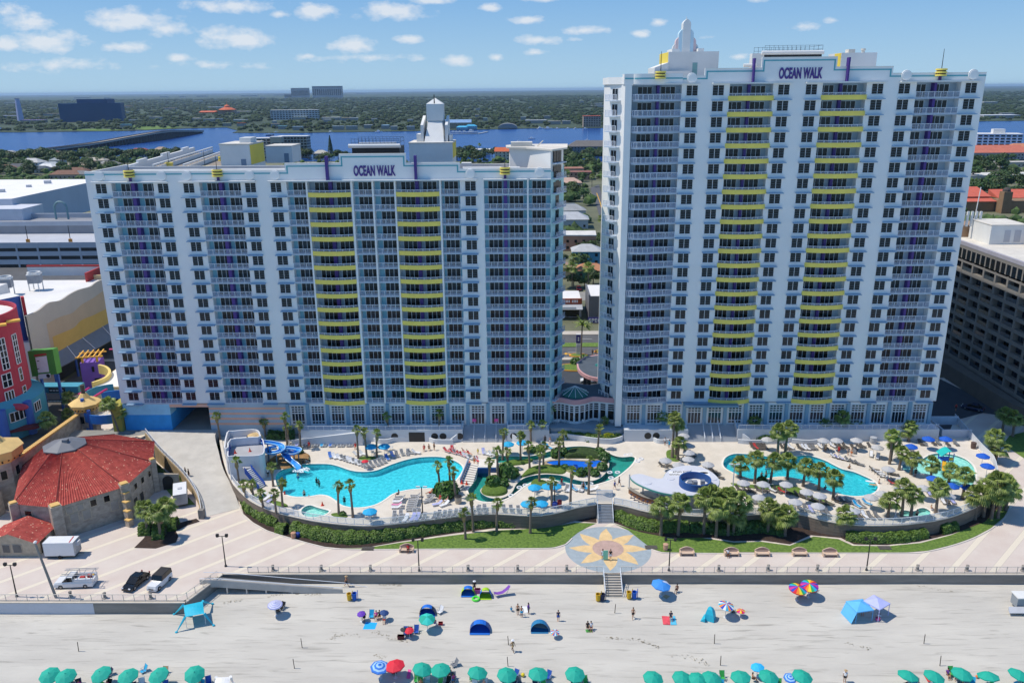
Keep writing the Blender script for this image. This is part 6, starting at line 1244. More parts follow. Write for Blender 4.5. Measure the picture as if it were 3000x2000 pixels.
loungers('n6',[(90,1195),(175,1190,15,'white'),(265,1205),(365,1200)],12,'along the glass railing left of the right hot tub','l24',G2,cols=('grey','dark'),dark=True)
loungers('n6',[(990,880,-50,'white'),(1165,850,-10,'lilac'),(1235,870),(1380,975,-5,'white'),(1440,980),(1520,970,-5,'lilac')],-10,'under the umbrellas above the right hot tub','l25',G2,cols=('dark',),dark=True)
loungers('n6',[(1030,85),(1090,90),(1230,85),(1300,80),(1440,95),(1570,90),(880,180)],0,'in the shade under the blue umbrellas','l26',G2,cols=('grey','dark'),dark=True)
loungers('n5',[(100,300),(205,310),(295,320),(420,300),(520,310),(640,300,40,'white'),(735,320),(815,330,40,'red'),(900,335)],40,'in the first shaded row below the second pool','l27',G2,cols=('dark',),dark=True)
loungers('n5',[(1090,390),(1180,420),(1260,450),(1370,480),(1500,520),(1600,530),(1740,490),(1850,505),(1950,510)],45,'in the second shaded row below the second pool','l28',G2,cols=('dark','grey'),dark=True)
loungers('n5',[(330,490,5,'grey'),(420,500,5,'lilac'),(970,575),(1110,610),(1210,620),(1300,640),(1490,675),(1575,690),(1990,740),(2090,745)],8,'facing the palm cluster along the glass railing','l29',G2,cols=('dark','grey','lilac'),dark=True)
loungers('z7',[(1690,605),(1735,600),(1880,470),(1900,500),(1930,520),(1890,560),(2060,625),(2100,645),(2130,660),(2160,700)],55,'behind the pool bar','l30',G2,cols=('dark',),dark=True)
UM={k:mat('umbrella_'+k,v_,.75,.05,1.5,obj=True)for k,v_ in dict(cyan='1fa6d8',grey='b3b4b7',blue='0f58c0',teal='15a58f',navy='26467c',red='d8263a',sky='3f8fdd',purple='6a3bb0',black='33353a',lightblue='2bb4ea',aqua='33c7b8').items()}
def seg_mesh(name,r,h_,mats_,n=8,sag=.06,rings=1,pattern='seg',edge=True):
 m=M();pr=[(0.001,h_),(r*.5,h_*.58+sag*.5),(r,0)]if pattern=='seg' else[(0.001,h_)]+[(r*(k+1)/rings,h_*(1-(k+1)/rings))for k in range(rings)]
 for j in range(len(pr)-1):
  for i in range(n):
   t0,t1=2*math.pi*i/n,2*math.pi*(i+1)/n;p=lambda q,t:(q[0]*math.cos(t),q[0]*math.sin(t),q[1])
   m.mt((i if pattern=='seg' else j)%len(mats_));m.face(p(pr[j+1],t0),p(pr[j+1],t1),p(pr[j],t1),p(pr[j],t0))
 if edge:
  m.mt(0)
  for i in range(n):t0,t1=2*math.pi*i/n,2*math.pi*(i+1)/n;m.face((r*math.cos(t0),r*math.sin(t0),-.14),(r*math.cos(t1),r*math.sin(t1),-.14),(r*math.cos(t1),r*math.sin(t1),0),(r*math.cos(t0),r*math.sin(t0),0))
 m.ball((0,0,h_+.03),.05,.05,.07,6,4);return m.mesh('canopy',mats_)
UCAN=seg_mesh('canopy',1.25,.55,[UM['grey']]);UPOL=M().cyl((0,0,0),(0,0,2.75),.04,.04,8).lathe((0,0,0),[(.28,0),(.28,.07),(.05,.12)],12).mesh('pole',[mat('pole_white','cfd1d3',.5,0)])
def umbrella(z_,x,y,col,label,key=None,z0=DK,r=1.0,group='umbrellas round the pools',hh=2.25,can=None,tilt=(0,0),cat='umbrella',mt_=None):
 c=at(z_,x,y,z0+hh+.25);t=thing('beach_umbrella' if z0<1 else 'pool_umbrella',label,cat,(c.x,c.y,z0),U(0,.7),group);o=link('canopy',can or UCAN,t,(0,0,hh),0,(r,r,r))
 if not can:o.material_slots[0].link='OBJECT';o.material_slots[0].material=UM[col]
 p=link('pole',UPOL,t,(0,0,0),0,(1,1,hh/2.3))
 if tilt!=(0,0):o.rotation_euler=(tilt[0],tilt[1],U(0,6));t.rotation_euler=(0,0,0)
 if key:ordl(t,label,key)
 return t
for z_,l_ in(('n1',[(2020,270),(2310,265)]),('z7',[(395,420),(515,408)]),('n7',[(520,340),(830,315),(985,310),(360,715),(670,712)]),('z6',[(1235,980)])):
 for x,y in l_:umbrella(z_,x,y,'cyan','{} cyan octagonal umbrella from the left around the first pools','u1')
wm=umbrella('n1',1875,605,'red','small watermelon coloured umbrella over the lounger row of the first pool',None,DK,.55,hh=1.7)
for z_,l_ in(('z7',[(1710,555),(1820,595),(1895,430),(1905,490),(1900,545),(2065,590),(1862,350)]),('z8',[(388,350),(818,357),(920,357),(1070,355),(1232,410),(205,680),(355,690),(532,692),(690,750),(790,778),(325,792),(603,825),(775,857),(1185,790),(1270,765),(1045,890),(1315,575),(1425,660),(1585,720),(1775,780)])):
 for x,y in l_:umbrella(z_,x,y,'grey','{} pale grey umbrella from the left around the right pools','u2',r=.98)
for x,y in((1622,345),(1755,345),(1490,403),(2040,475),(2075,552),(1660,648),(1805,703),(1925,712)):umbrella('z8',x,y,'blue','{} deep blue umbrella from the left around the splash pool','u3')
GLP=clear('glass_panel',(.9,.94,.95),.25,(.75,.82,.84));WMESH=clear('white_mesh',(.9,.92,.95),.5,(.78,.8,.83))
def deckfence(i0,i1,label,inf):return fence('railing',label,dense([q for q in front[i0:i1]],3),DK+.16,1.15,1.5,RAIL,inf)
fl_n=len(fl);deckfence(3,8,'white fence along the left corner of the pool deck',WMESH);deckfence(7,fl_n,'white framed glass railing along the front of the left pool deck',GLP)
fence('railing','white mesh railing from the pool stairs to the bar',dense(fr_[:6],3),DK+.16,1.15,1.5,RAIL,WMESH);fence('railing','white framed glass railing along the front of the right pool deck',dense(fr_[5:15],3),DK+.16,1.15,1.5,RAIL,GLP)
fence('fence','tall white solid fence between the splash pool and the side street',dense(fr_[16:],3),DK,1.7,1.8,RAIL,mat('white_vinyl','d0d4da',.6,.03,1),'fence')
m=M();m.box(86.2,92.5,163.5,163.7,DK,DK+1.9).box(86.2,86.4,157,163.5,DK,DK+1.6).box(85.9,92.0,156.9,157.1,DK,DK+1.7);tag(m.build('service_screen',mat('screen_white','c4c9d1',.8,.04,.5)),'white screen walls of the service corner right of the taller tower','wall')
stairs('staircase','straight stairs with blue white handrails from the medallion up to the pool gate',12.35,15.15,126.2,128.7,0,DK,13,mat('step_white','c3c5c7',.9,.05,1),[-1.3,1.3],None,mat('step_dark_edge','34363a',.8,.1,1))
m=M();m.mt(0)
for x in(12.4,15.1):m.cyl((x,129.4,DK),(x,129.4,DK+2.3),.06,.06,6)
m.cyl((12.4,129.4,DK+2.3),(15.1,129.4,DK+2.3),.05,.05,6);m.mt(1).face((12.4,129.4,DK+.1),(15.1,129.4,DK+.1),(15.1,129.4,DK+2.3),(12.4,129.4,DK+2.3))
tag(m.build('pool_gate',[RAIL,WMESH]),'white pool gate at the top of the stairs from the medallion','gate')
ST=thing('slide_tower','curved white two level slide tower with blue lined deck and blue stairs','slide tower')
SW=mat('slide_tower_white','d3d5d9',.75,.04,.5);SBL=mat('deck_lining_blue','1d3f9a',.6,.05,1);DKG=mat('tower_deck_grey','a8a9ad',.9,.06,.6)
bp=at('z6',335,715,DK);ztop=hz('z6',512,bp);f0=[(55,505),(75,385),(300,372),(325,400),(350,440),(345,500),(330,520),(215,527),(210,515),(150,522)]
fp_=Z('z6',[(48,520),(72,392),(180,372),(320,372),(348,420),(352,480),(335,512),(270,524),(160,526),(75,526)],ztop);fpd=dense(fp_,2,True)
m=M();zb=ztop-1.15;m.mt(0).prism([(q.x,q.y)for q in fpd],DK-1.5,zb);m.mt(2).prism([(q.x,q.y)for q in fpd],zb+.001,zb+.02);m.build('base',[SW,SBL,DKG],ST)
pr_=[q for q in fpd];k0=next(i for i,q in enumerate(pr_)if i>12 and scr(q)[1]>1150+518/2.851)
m=M();m.mt(0).wall([(q.x,q.y)for q in pr_],zb+.02,ztop,.22,True);c=sum(pr_,Vector((0,0,0)))/len(pr_);inn=[(c.x+(q.x-c.x)*.965,c.y+(q.y-c.y)*.965)for q in pr_];m.mt(1).wall(inn,zb+.02,ztop-.03,.06,True);m.build('parapet',[SW,SBL],ST)
zt2=ztop+.5;bk_=dense(Z('z6',[(22,455),(45,330),(90,318),(250,305),(300,315),(315,345),(300,368),(75,385),(50,450)],zt2),2,True)
m=M();m.mt(0).prism([(q.x,q.y)for q in bk_],DK-1.5,zt2-1.4);m.mt(1).prism([(q.x,q.y)for q in bk_],zt2-1.399,zt2-1.38);m.mt(0).wall([(q.x,q.y)for q in bk_],zt2-1.38,zt2,.25,True);m.build('rear_tier',[SW,DKG],ST)
q=at('z6',270,350,zt2-.6);M().lathe((q.x,q.y,zt2-1.3),[(1.7,0),(1.3,.6),(.4,.95),(.05,1)],18).build('thatch_dome',mat('thatch_tan','c6ab7c',.95,.15,2),ST)
e0=at('z6',185,600,DK+3.0);s0,s1=at('z6',215,640,DK+2.9),at('z6',335,790,DK+.1);d=(s1-s0);hd_=Vector((d.x,d.y,0)).normalized();sd=Vector((-hd_.y,hd_.x,0))
m=M();m.mt(0)
for s in(-1,1):a_=s0+sd*s*.75;b2=s1+sd*s*.75;m.raw([a_-Vector((0,0,.5)),b2-Vector((0,0,.3)),b2+Vector((0,0,.7)),a_+Vector((0,0,.7)),a_-Vector((0,0,.5))+sd*.1,b2-Vector((0,0,.3))+sd*.1,b2+Vector((0,0,.7))+sd*.1,a_+Vector((0,0,.7))+sd*.1],[(0,1,2,3),(7,6,5,4),(3,2,6,7),(0,4,5,1)])
m.mt(1)
for k in range(12):p=s0.lerp(s1,(k+.5)/12);m.ob((p.x,p.y),.3,1.45,p.z-.05,p.z+.04,math.atan2(hd_.y,hd_.x))
m.build('stair',[mat('stair_blue','1f56b4',.5,.05,1),mat('stair_tread','c9ced6',.8,.05,1)],ST)
m=M();a_=at('z6',195,520,ztop-.3);m.prism([(a_.x-.9,a_.y-.2),(s0.x-.8,s0.y+.2),(s0.x+.8,s0.y+.9),(a_.x+.9,a_.y+.4)],s0.z-.2,s0.z+.02);m.build('landing',DKG,ST)
CONE=mat('cone_orange','e0452a',.6,.05,2)
CM=M().lathe((0,0,0),[(.16,.03),(.03,.6)],10).box(-.2,.2,-.2,.2,0,.03).mesh('traffic_cone',[CONE])
for z_,x,y,z0,lab in(('z6',127,440,zb+.02,'orange cone at the back of the slide tower deck'),('z6',112,505,zb+.02,'orange cone at the front of the slide tower deck'),('z6',235,490,zb+.02,'orange cone in the middle of the slide tower deck'),('z6',840,940,DK,'orange cone beside the small hot tub'),('z6',2070,595,DK,'orange cone at the top of the white river steps'),('z6',2005,758,DK,'left orange cone at the foot of the white river steps'),('z6',2045,765,DK,'right orange cone at the foot of the white river steps'),('z5',1865,580,.9,'orange cone on the sand beside the ramp'),('c5',1190,1245,DK,'orange cone at the lobby planter wall')):
 c=at(z_,x,y,z0);tag(link('traffic_cone',CM,None,(c.x,c.y,z0),0,1.3),lab,'cone')
SLI=mat('slide_blue','3a9fec',.25,.05,1);SLO=mat('slide_rim_pale','b4d9f2',.3,.03,1)
def chute(label,pts,r=.62):
 P=dense([at(z_,x,y,z)for z_,x,y,z in pts],5);m=M();rows_=[]
 for i,q in enumerate(P):
  d=(P[min(i+1,len(P)-1)]-P[max(i-1,0)]).normalized();s=d.cross(Vector((0,0,1))).normalized();rows_.append([q+s*r*math.cos(t)+Vector((0,0,r*.85*(1-math.sin(t))))for t in[math.pi*k/6 for k in range(7)]])
 for a_,b2 in zip(rows_,rows_[1:]):
  for k in range(6):m.mt(0).face(a_[k],a_[k+1],b2[k+1],b2[k])
 t=thing('water_slide',label,'water slide');m.build('channel',SLI,t);rm_=M()
 for k in(0,6):M().tube([q[k]for q in rows_],.09,6).build('rim',SLO,t);m2=M()
 for i in range(3,len(P)-3,8):q=P[i];m2.cyl((q.x,q.y,DK),(q.x,q.y,q.z+.05),.13,.13,8)
 m2.build('support_post',mat('post_steel','6d7b8a',.5,.05,1),t);return t
chute('blue water slide looping to the left before its chute into the first pool',[('z6',330,425,6.4),('z6',420,435,6.0),('z6',490,455,5.6),('z6',500,490,5.2),('z6',440,515,4.8),('z6',385,510,4.5),('z6',400,480,4.3),('z6',460,470,4.2)])
chute('blue water slide looping to the right before its chute into the first pool',[('z6',500,480,5.0),('z6',560,475,4.9),('z6',630,485,4.6),('z6',640,500,4.4),('z6',590,520,4.2),('z6',530,510,4.0),('z6',530,535,3.8),('z6',570,580,3.3),('z6',610,610,2.8),('z6',640,640,2.45)])
q=at('z6',680,650,DK-.08);m=M();
for _ in range(130):rr=U(0,1)**.6;a_=U(0,6.28);m.ball((q.x-.4+rr*1.7*math.cos(a_),q.y+.2+rr*1.1*math.sin(a_),DK-.08+U(0,.12)),U(.05,.2),None,U(.03,.08),6,4)
o=m.build('splash_foam',mat('foam_white','e8f4f8',.9,.03,2));o['kind']='stuff'
BIN=mat('bin_tan','a79c8c',.9,.1,2)
def bin_(z_,x,y,z0,lab,mt_=None,r=.42,h_=1.0):c=at(z_,x,y,z0);t=thing('trash_bin',lab,'bin',(c.x,c.y,z0));M().lathe((0,0,0),[(r*.85,0),(r,h_*.5),(r,h_)],14).build('body',mt_ or BIN,t);M().lathe((0,0,h_),[(r*1.05,0),(r*1.05,.08),(r*.55,.16),(.02,.17)],14).build('lid',CHARC if mt_ is None else mt_,t)
bin_('z6',1975,920,DK,'round tan towel bin at the first pool corner',None,.62,1.3);bin_('z8',1962,425,DK,'tall brown bin at the white fence by the splash pool',mat('bin_brown','5d4a44',.8,.1,1),.5,1.2);bin_('z6',600,1215,0,'tan planter pot at the kerb below the left hedge',mat('pot_terracotta','b98f74',.9,.08,2));bin_('z6',635,1200,0,'blue drum beside the tan planter pot',mat('drum_blue','1c3d94',.5,.08,1),.4,.6)
bin_('z7',1710,1312,0,'tan litter bin with white lid on the lawn edge by the medallion',mat('bin_salmon','c09a80',.9,.08,2),.42,1.0);bin_('z7',783,958,DK,'blue covered drum at the glass railing below the river pool',MATS['drum_blue'],.5,.9);bin_('z7',825,950,DK,'red box bin at the glass railing below the river pool',mat('bin_red','9c2f2c',.7,.08,1),.4,1.1);bin_('n6',300,90,DK,'grey planter drum behind the grey umbrellas',mat('planter_grey','a4a9b0',.9,.05,1),.65,1.2)
P=dense(Z('z7',[(705,585),(760,568),(900,562),(1050,572),(1150,562),(1188,580),(1150,618),(1085,640),(1000,668),(960,670),(900,650),(850,620),(760,608)],DK+.2),3,True)
m=M();m.mt(0);fillpoly(m,[P],DK+.22);m.mt(1).wall([(q.x,q.y)for q in P],DK+.02,DK+.34,.5,True);tag(m.build('blue_lagoon',[mat('lagoon_blue','1466d6',.35,.06,.8),mat('lagoon_rock','a3967e',.95,.15,1.5,.3)]),'bright blue dry lagoon basin in the middle of the river island','basin')
sl=Z('z7',[(150,600),(300,590),(310,640),(290,660),(150,655),(100,765),(10,760),(75,620)],DK);a0,a1,a2,a3=at('z7',160,592,DK),at('z7',300,592,DK),at('z7',296,662,DK),at('z7',140,662,DK)
m=M();m.mt(0).prism([(q.x,q.y)for q in(a0,a1,a2,a3)],DK-.6,DK+1.0);m.mt(1).prism([(a3.x,a3.y-.3),(a2.x,a2.y-.3),(a2.x,a2.y-.05),(a3.x,a3.y-.05)],DK-.8,DK+.9);o=m.build('river_bridge',[mat('slab_white','dedad3',.85,.04,.8),mat('bridge_blue','23508f',.6,.06,1)]);tag(o,'white bridge slab with blue face at the left bend of the river pool','bridge')
b0,b1,b2_,b3=at('z7',70,622,DK),at('z7',150,640,DK),at('z7',100,765,DK),at('z7',0,755,DK)
m=M()
for k in range(9):
 t0=k/9;p0,p1=b0.lerp(b3,t0),b1.lerp(b2_,t0);p2,p3=b1.lerp(b2_,t0+.11),b0.lerp(b3,t0+.11);m.mt(0).prism([(p0.x,p0.y),(p1.x,p1.y),(p2.x,p2.y),(p3.x,p3.y)],DK,DK+1.0*(1-t0));m.mt(1).wall([(p2.x,p2.y),(p3.x,p3.y)],DK+1.0*(1-t0)-.02,DK+1.0*(1-t0)+.02,.07)
t=thing('white_steps','white steps with dark edges descending beside the first pool','stairs');m.build('steps',[MATS['slab_white'],mat('step_edge_brown','6d5850',.8,.1,1)],t)
m=M();m.wall([(b0.x-.1,b0.y),(b3.x-.1,b3.y)],[DK+1,DK],[DK+2,DK+1],.12);m.build('side_rail',mat('rail_blue_grey','8fa5c4',.5,.05,1),t)
c=at('z8',1745,555,DK-.1);PS=thing('play_structure','blue, yellow and turquoise water play structure with slide roof in the splash pool','play structure',(c.x,c.y,DK-.3));PC_=[mat('play_blue','1b4fc0',.45,.04,1),mat('play_yellow','e9ae1c',.45,.04,1),mat('play_turquoise','25b9b4',.45,.04,1)]
m=M();[m.cyl((x,y,0),(x,y,3.0),.09,.09,8)for x in(-1,1)for y in(-.8,.8)];m.build('post',PC_[0],PS);m=M();m.mt(0).box(-1.1,1.1,-.9,.9,1.5,1.62).box(-.95,.95,-.92,-.85,1.65,2.3);m.mt(1).box(-.5,.6,-1.2,-.95,.3,1.35).box(.1,.9,-1.0,-.9,1.7,2.2);m.build('platform',PC_[:2],PS)
m=M();pts=[(-1.5,2.6),(-.9,3.1),(-.3,3.5),(.3,3.6)];m.strip([(x,-1.1,z)for x,z in pts],[(x,1.1,z)for x,z in pts]);m.strip([(.3,-1.1,3.6),(1.3,-1.1,2.7)],[(.3,1.1,3.6),(1.3,1.1,2.7)]);m.strip([(x,-1.1,z-.1)for x,z in pts],[(x,-1.1,z)for x,z in pts]);m.build('roof',PC_[2],PS)
m=M();m.strip([Vector((-1.1,-1.0,1.6)),Vector((-1.6,-1.9,.9)),Vector((-1.8,-2.6,.35))],[Vector((-.4,-1.0,1.6)),Vector((-.9,-2.1,.9)),Vector((-1.1,-2.8,.35))]);m.build('slide',PC_[1],PS)
BAR=thing('pool_bar','pool bar with pale guitar-shaped flat roof, round blue drum and brown counter','bar');zr=DK+3.3
ro=dense(Z('z7',[(1418,705),(1440,683),(1500,677),(1570,695),(1640,715),(1690,708),(1715,665),(1780,625),(1880,606),(1980,612),(2070,645),(2140,700),(2160,745),(2130,800),(2050,840),(1950,855),(1850,853),(1740,842),(1640,820),(1540,785),(1460,745)],zr),3,True)
m=M();m.mt(0).prism([(q.x,q.y)for q in ro],zr-.35,zr);m.mt(1).wall([(q.x,q.y)for q in ro],zr-.36,zr-.08,.14,True);m.build('roof',[mat('bar_roof_pale','c3c7d2',.8,.04,.3),mat('bar_edge_green','3f8c84',.6,.05,1)],BAR)
dc=at('z7',1955,770,zr);m=M();m.lathe((dc.x,dc.y,zr+.002),[(2.75,0),(2.75,1.25),(2.5,1.25),(2.5,.05)],40,0,False);m.build('drum',mat('drum_deep_blue','1b4f8f',.6,.06,.5),BAR)
m=M();m.lathe((dc.x,dc.y,zr+.003),[(2.48,0),(.01,.02)],30,0,False);m.build('drum_floor',WROOF,BAR);m=M();m.box(dc.x-1.4,dc.x-.6,dc.y-.9,dc.y-.1,zr+.03,zr+.8).box(dc.x-.4,dc.x+.3,dc.y-.8,dc.y,zr+.03,zr+1.0).box(dc.x+1,dc.x+1.7,dc.y-.3,dc.y+.4,zr+.03,zr+.9).box(dc.x-1,dc.x-.3,dc.y+.4,dc.y+1,zr+.03,zr+.6);m.build('equipment',mat('equipment_grey','7d8592',.6,.1,1),BAR)
for x,y in((1895,642),(1750,715),(1560,752),(2105,718)):q=at('z7',x,y,zr);M().lathe((q.x,q.y,zr+.001),[(.75,0),(.72,.08),(.02,.1)],20).build('roof_disc',MATS['bar_roof_pale'],BAR)
bq=[at('z7',x,y,zr+.02)for x,y in((1735,655),(2070,650),(2082,693),(1748,693))];m=M();m.prism([(q.x,q.y)for q in bq],zr+.002,zr+.012);o=m.build('roof_banner',SIGNW,BAR);o['label']='white roof banner with dark lettering'
def rooftext(s,z_,x0,x1,y,h_):a_,b2=at(z_,x0,y,zr),at(z_,x1,y,zr);me=text_mesh(s,(b2-a_).length,h_,.01,CHARC,'banner_lettering',.03);[setattr(v,'co',Vector((v.co.x,v.co.z,-v.co.y)))for v in me.vertices];link('banner_lettering',me,BAR,((a_.x+b2.x)/2,a_.y-h_*.0,zr+.02),math.atan2((b2-a_).y,(b2-a_).x))
rooftext('ATHO FOOD','z7',1770,1935,668,.62);rooftext('GOOD','z7',1745,1830,689,.62)
q=at('z7',2028,668,zr);M().lathe((q.x,q.y,zr+.014),[(.75,0),(.02,.01)],16,0,True,1.2,.5).build('banner_mark',CHARC,BAR)
bb=[q for q in ro];c=sum(bb,Vector((0,0,0)))/len(bb);body=[(c.x+(q.x-c.x)*.86,c.y+(q.y-c.y)*.82)for q in bb if q.x>23.5];m=M();m.prism(body,DK,zr-.36);m.build('wall',mat('bar_wall_grey','8c93a0',.8,.06,.5),BAR)
ct=dense(Z('z7',[(1405,835),(1440,862),(1520,905),(1610,930),(1700,938)],DK),4);m=M();m.mt(0).wall([(q.x,q.y)for q in ct],DK,DK+1.0,.25);m.mt(1).wall([(q.x,q.y+.1)for q in ct],DK+1.0,DK+1.08,.7);m.build('counter',[mat('counter_brown','7a5238',.7,.12,1),mat('counter_top','8d8a84',.6,.08,1)],BAR)
for x,y in((1405,800),(1520,845),(1640,850)):q=at('z7',x,y,DK);M().cyl((q.x,q.y,DK),(q.x,q.y,zr-.36),.14,.14,8).build('post',PENT,BAR)
SM_=M().cyl((0,0,0),(0,0,.68),.05,.05,6).lathe((0,0,.68),[(.22,0),(.22,.06),(.02,.07)],12).lathe((0,0,0),[(.22,0),(.22,.03),(.02,.04)],12).mesh('bar_stool',[mat('stool_navy','232f4d',.6,.05,1)])
for x,y in((1420,868),(1450,886),(1485,900),(1520,915),(1555,925),(1595,938)):q=at('z7',x,y,DK);t=link('bar_stool',SM_,None,(q.x,q.y-.45,DK));tag(t,'','bar stool','stools along the pool bar counter');ordl(t,'{} navy bar stool from the left along the brown pool bar counter','bs')
TB=M().lathe((0,0,.7),[(.5,0),(.5,.05),(.02,.06)],14).cyl((0,0,0),(0,0,.7),.05,.05,6).lathe((0,0,0),[(.28,0),(.28,.04),(.02,.05)],10).mesh('round_table',[LFR])
CHM=M();CHM.box(-.24,.24,-.24,.24,.42,.46).box(-.24,.24,.2,.25,.46,.92);[CHM.cyl((x,y,0),(x,y,.42),.025,.025,5)for x in(-.21,.21)for y in(-.21,.21)];[CHM.box(x-.02,x+.02,-.2,.2,.62,.66)for x in(-.25,.25)];CHM=CHM.mesh('patio_chair',[LFR])
for z_,x,y,lab in(('n7',540,480,'under the left cyan umbrella by the river pool'),('n7',1010,470,'under the middle cyan umbrella by the river pool'),('n7',360,850,'under the open cyan umbrella at the glass railing'),('n7',690,840,'under the right cyan umbrella at the glass railing'),('z6',1240,1050,'under the cyan umbrella below the first pool'),('z6',1270,500,'under the left cyan umbrella behind the first pool'),('z6',1385,485,'under the right cyan umbrella behind the first pool')):
 c=at(z_,x,y,DK);tag(link('round_table',TB,None,(c.x,c.y,DK)),'white round table '+lab,'table')
 for k in range(3):
  a_=R(30+120*k);t=link('patio_chair',CHM,None,(c.x+.85*math.cos(a_),c.y+.85*math.sin(a_),DK),a_-R(90));tag(t,'','chair','patio chairs');ordl(t,'{} patio chair from the left '+lab,'pc'+lab)
for x,y in((120,880),(205,890),(365,870),(430,870),(690,890),(980,870),(1210,900),(1290,920)):c=at('c5',x,y,4.55);t=link('patio_chair',CHM,None,(c.x,c.y,4.55),U(0,6),1.25);tag(t,'','chair','pale chairs on the lobby patio');ordl(t,'{} pale chair from the left on the shaded lobby patio','lc')
c=at('c5',1275,830,4.55);m=M();m.ob((c.x,c.y),1.6,1.0,4.55,5.6,.1);tag(m.build('patio_kiosk',PENT),'white kiosk cabinet on the right side of the lobby patio','kiosk')
TUBE=M();
for i in range(14):
 for j in range(6):
  P=lambda a_,b2:((.42+.14*math.cos(b2))*math.cos(a_),(.42+.14*math.cos(b2))*math.sin(a_),.14*math.sin(b2));t0,t1,u0_,u1_=2*math.pi*i/14,2*math.pi*(i+1)/14,2*math.pi*j/6,2*math.pi*(j+1)/6;TUBE.face(P(t0,u0_),P(t1,u0_),P(t1,u1_),P(t0,u1_))
TUBE=TUBE.mesh('swim_ring',[mat('ring_white','dfe1e4',.4,.05,3)],True)
for z_,x,y in(('z7',490,790),('z7',420,858),('z7',540,772),('z7',1245,665),('z7',1310,665),('z7',1255,710),('z7',1085,760),('z7',1380,522),('z7',1415,515),('z7',1475,575),('z7',1505,555)):c=at(z_,x,y,DK-.05);t=link('swim_ring',TUBE,None,(c.x,c.y,DK+.02 if x>1460 else DK-.05),U(0,6));tag(t,'','swim ring','white swim rings in the river pool');ordl(t,'{} white swim ring from the left in the river pool','sr')
def at2(z_,x,y,z0):return at(z_,x,y,z0)
PW=DK-.1
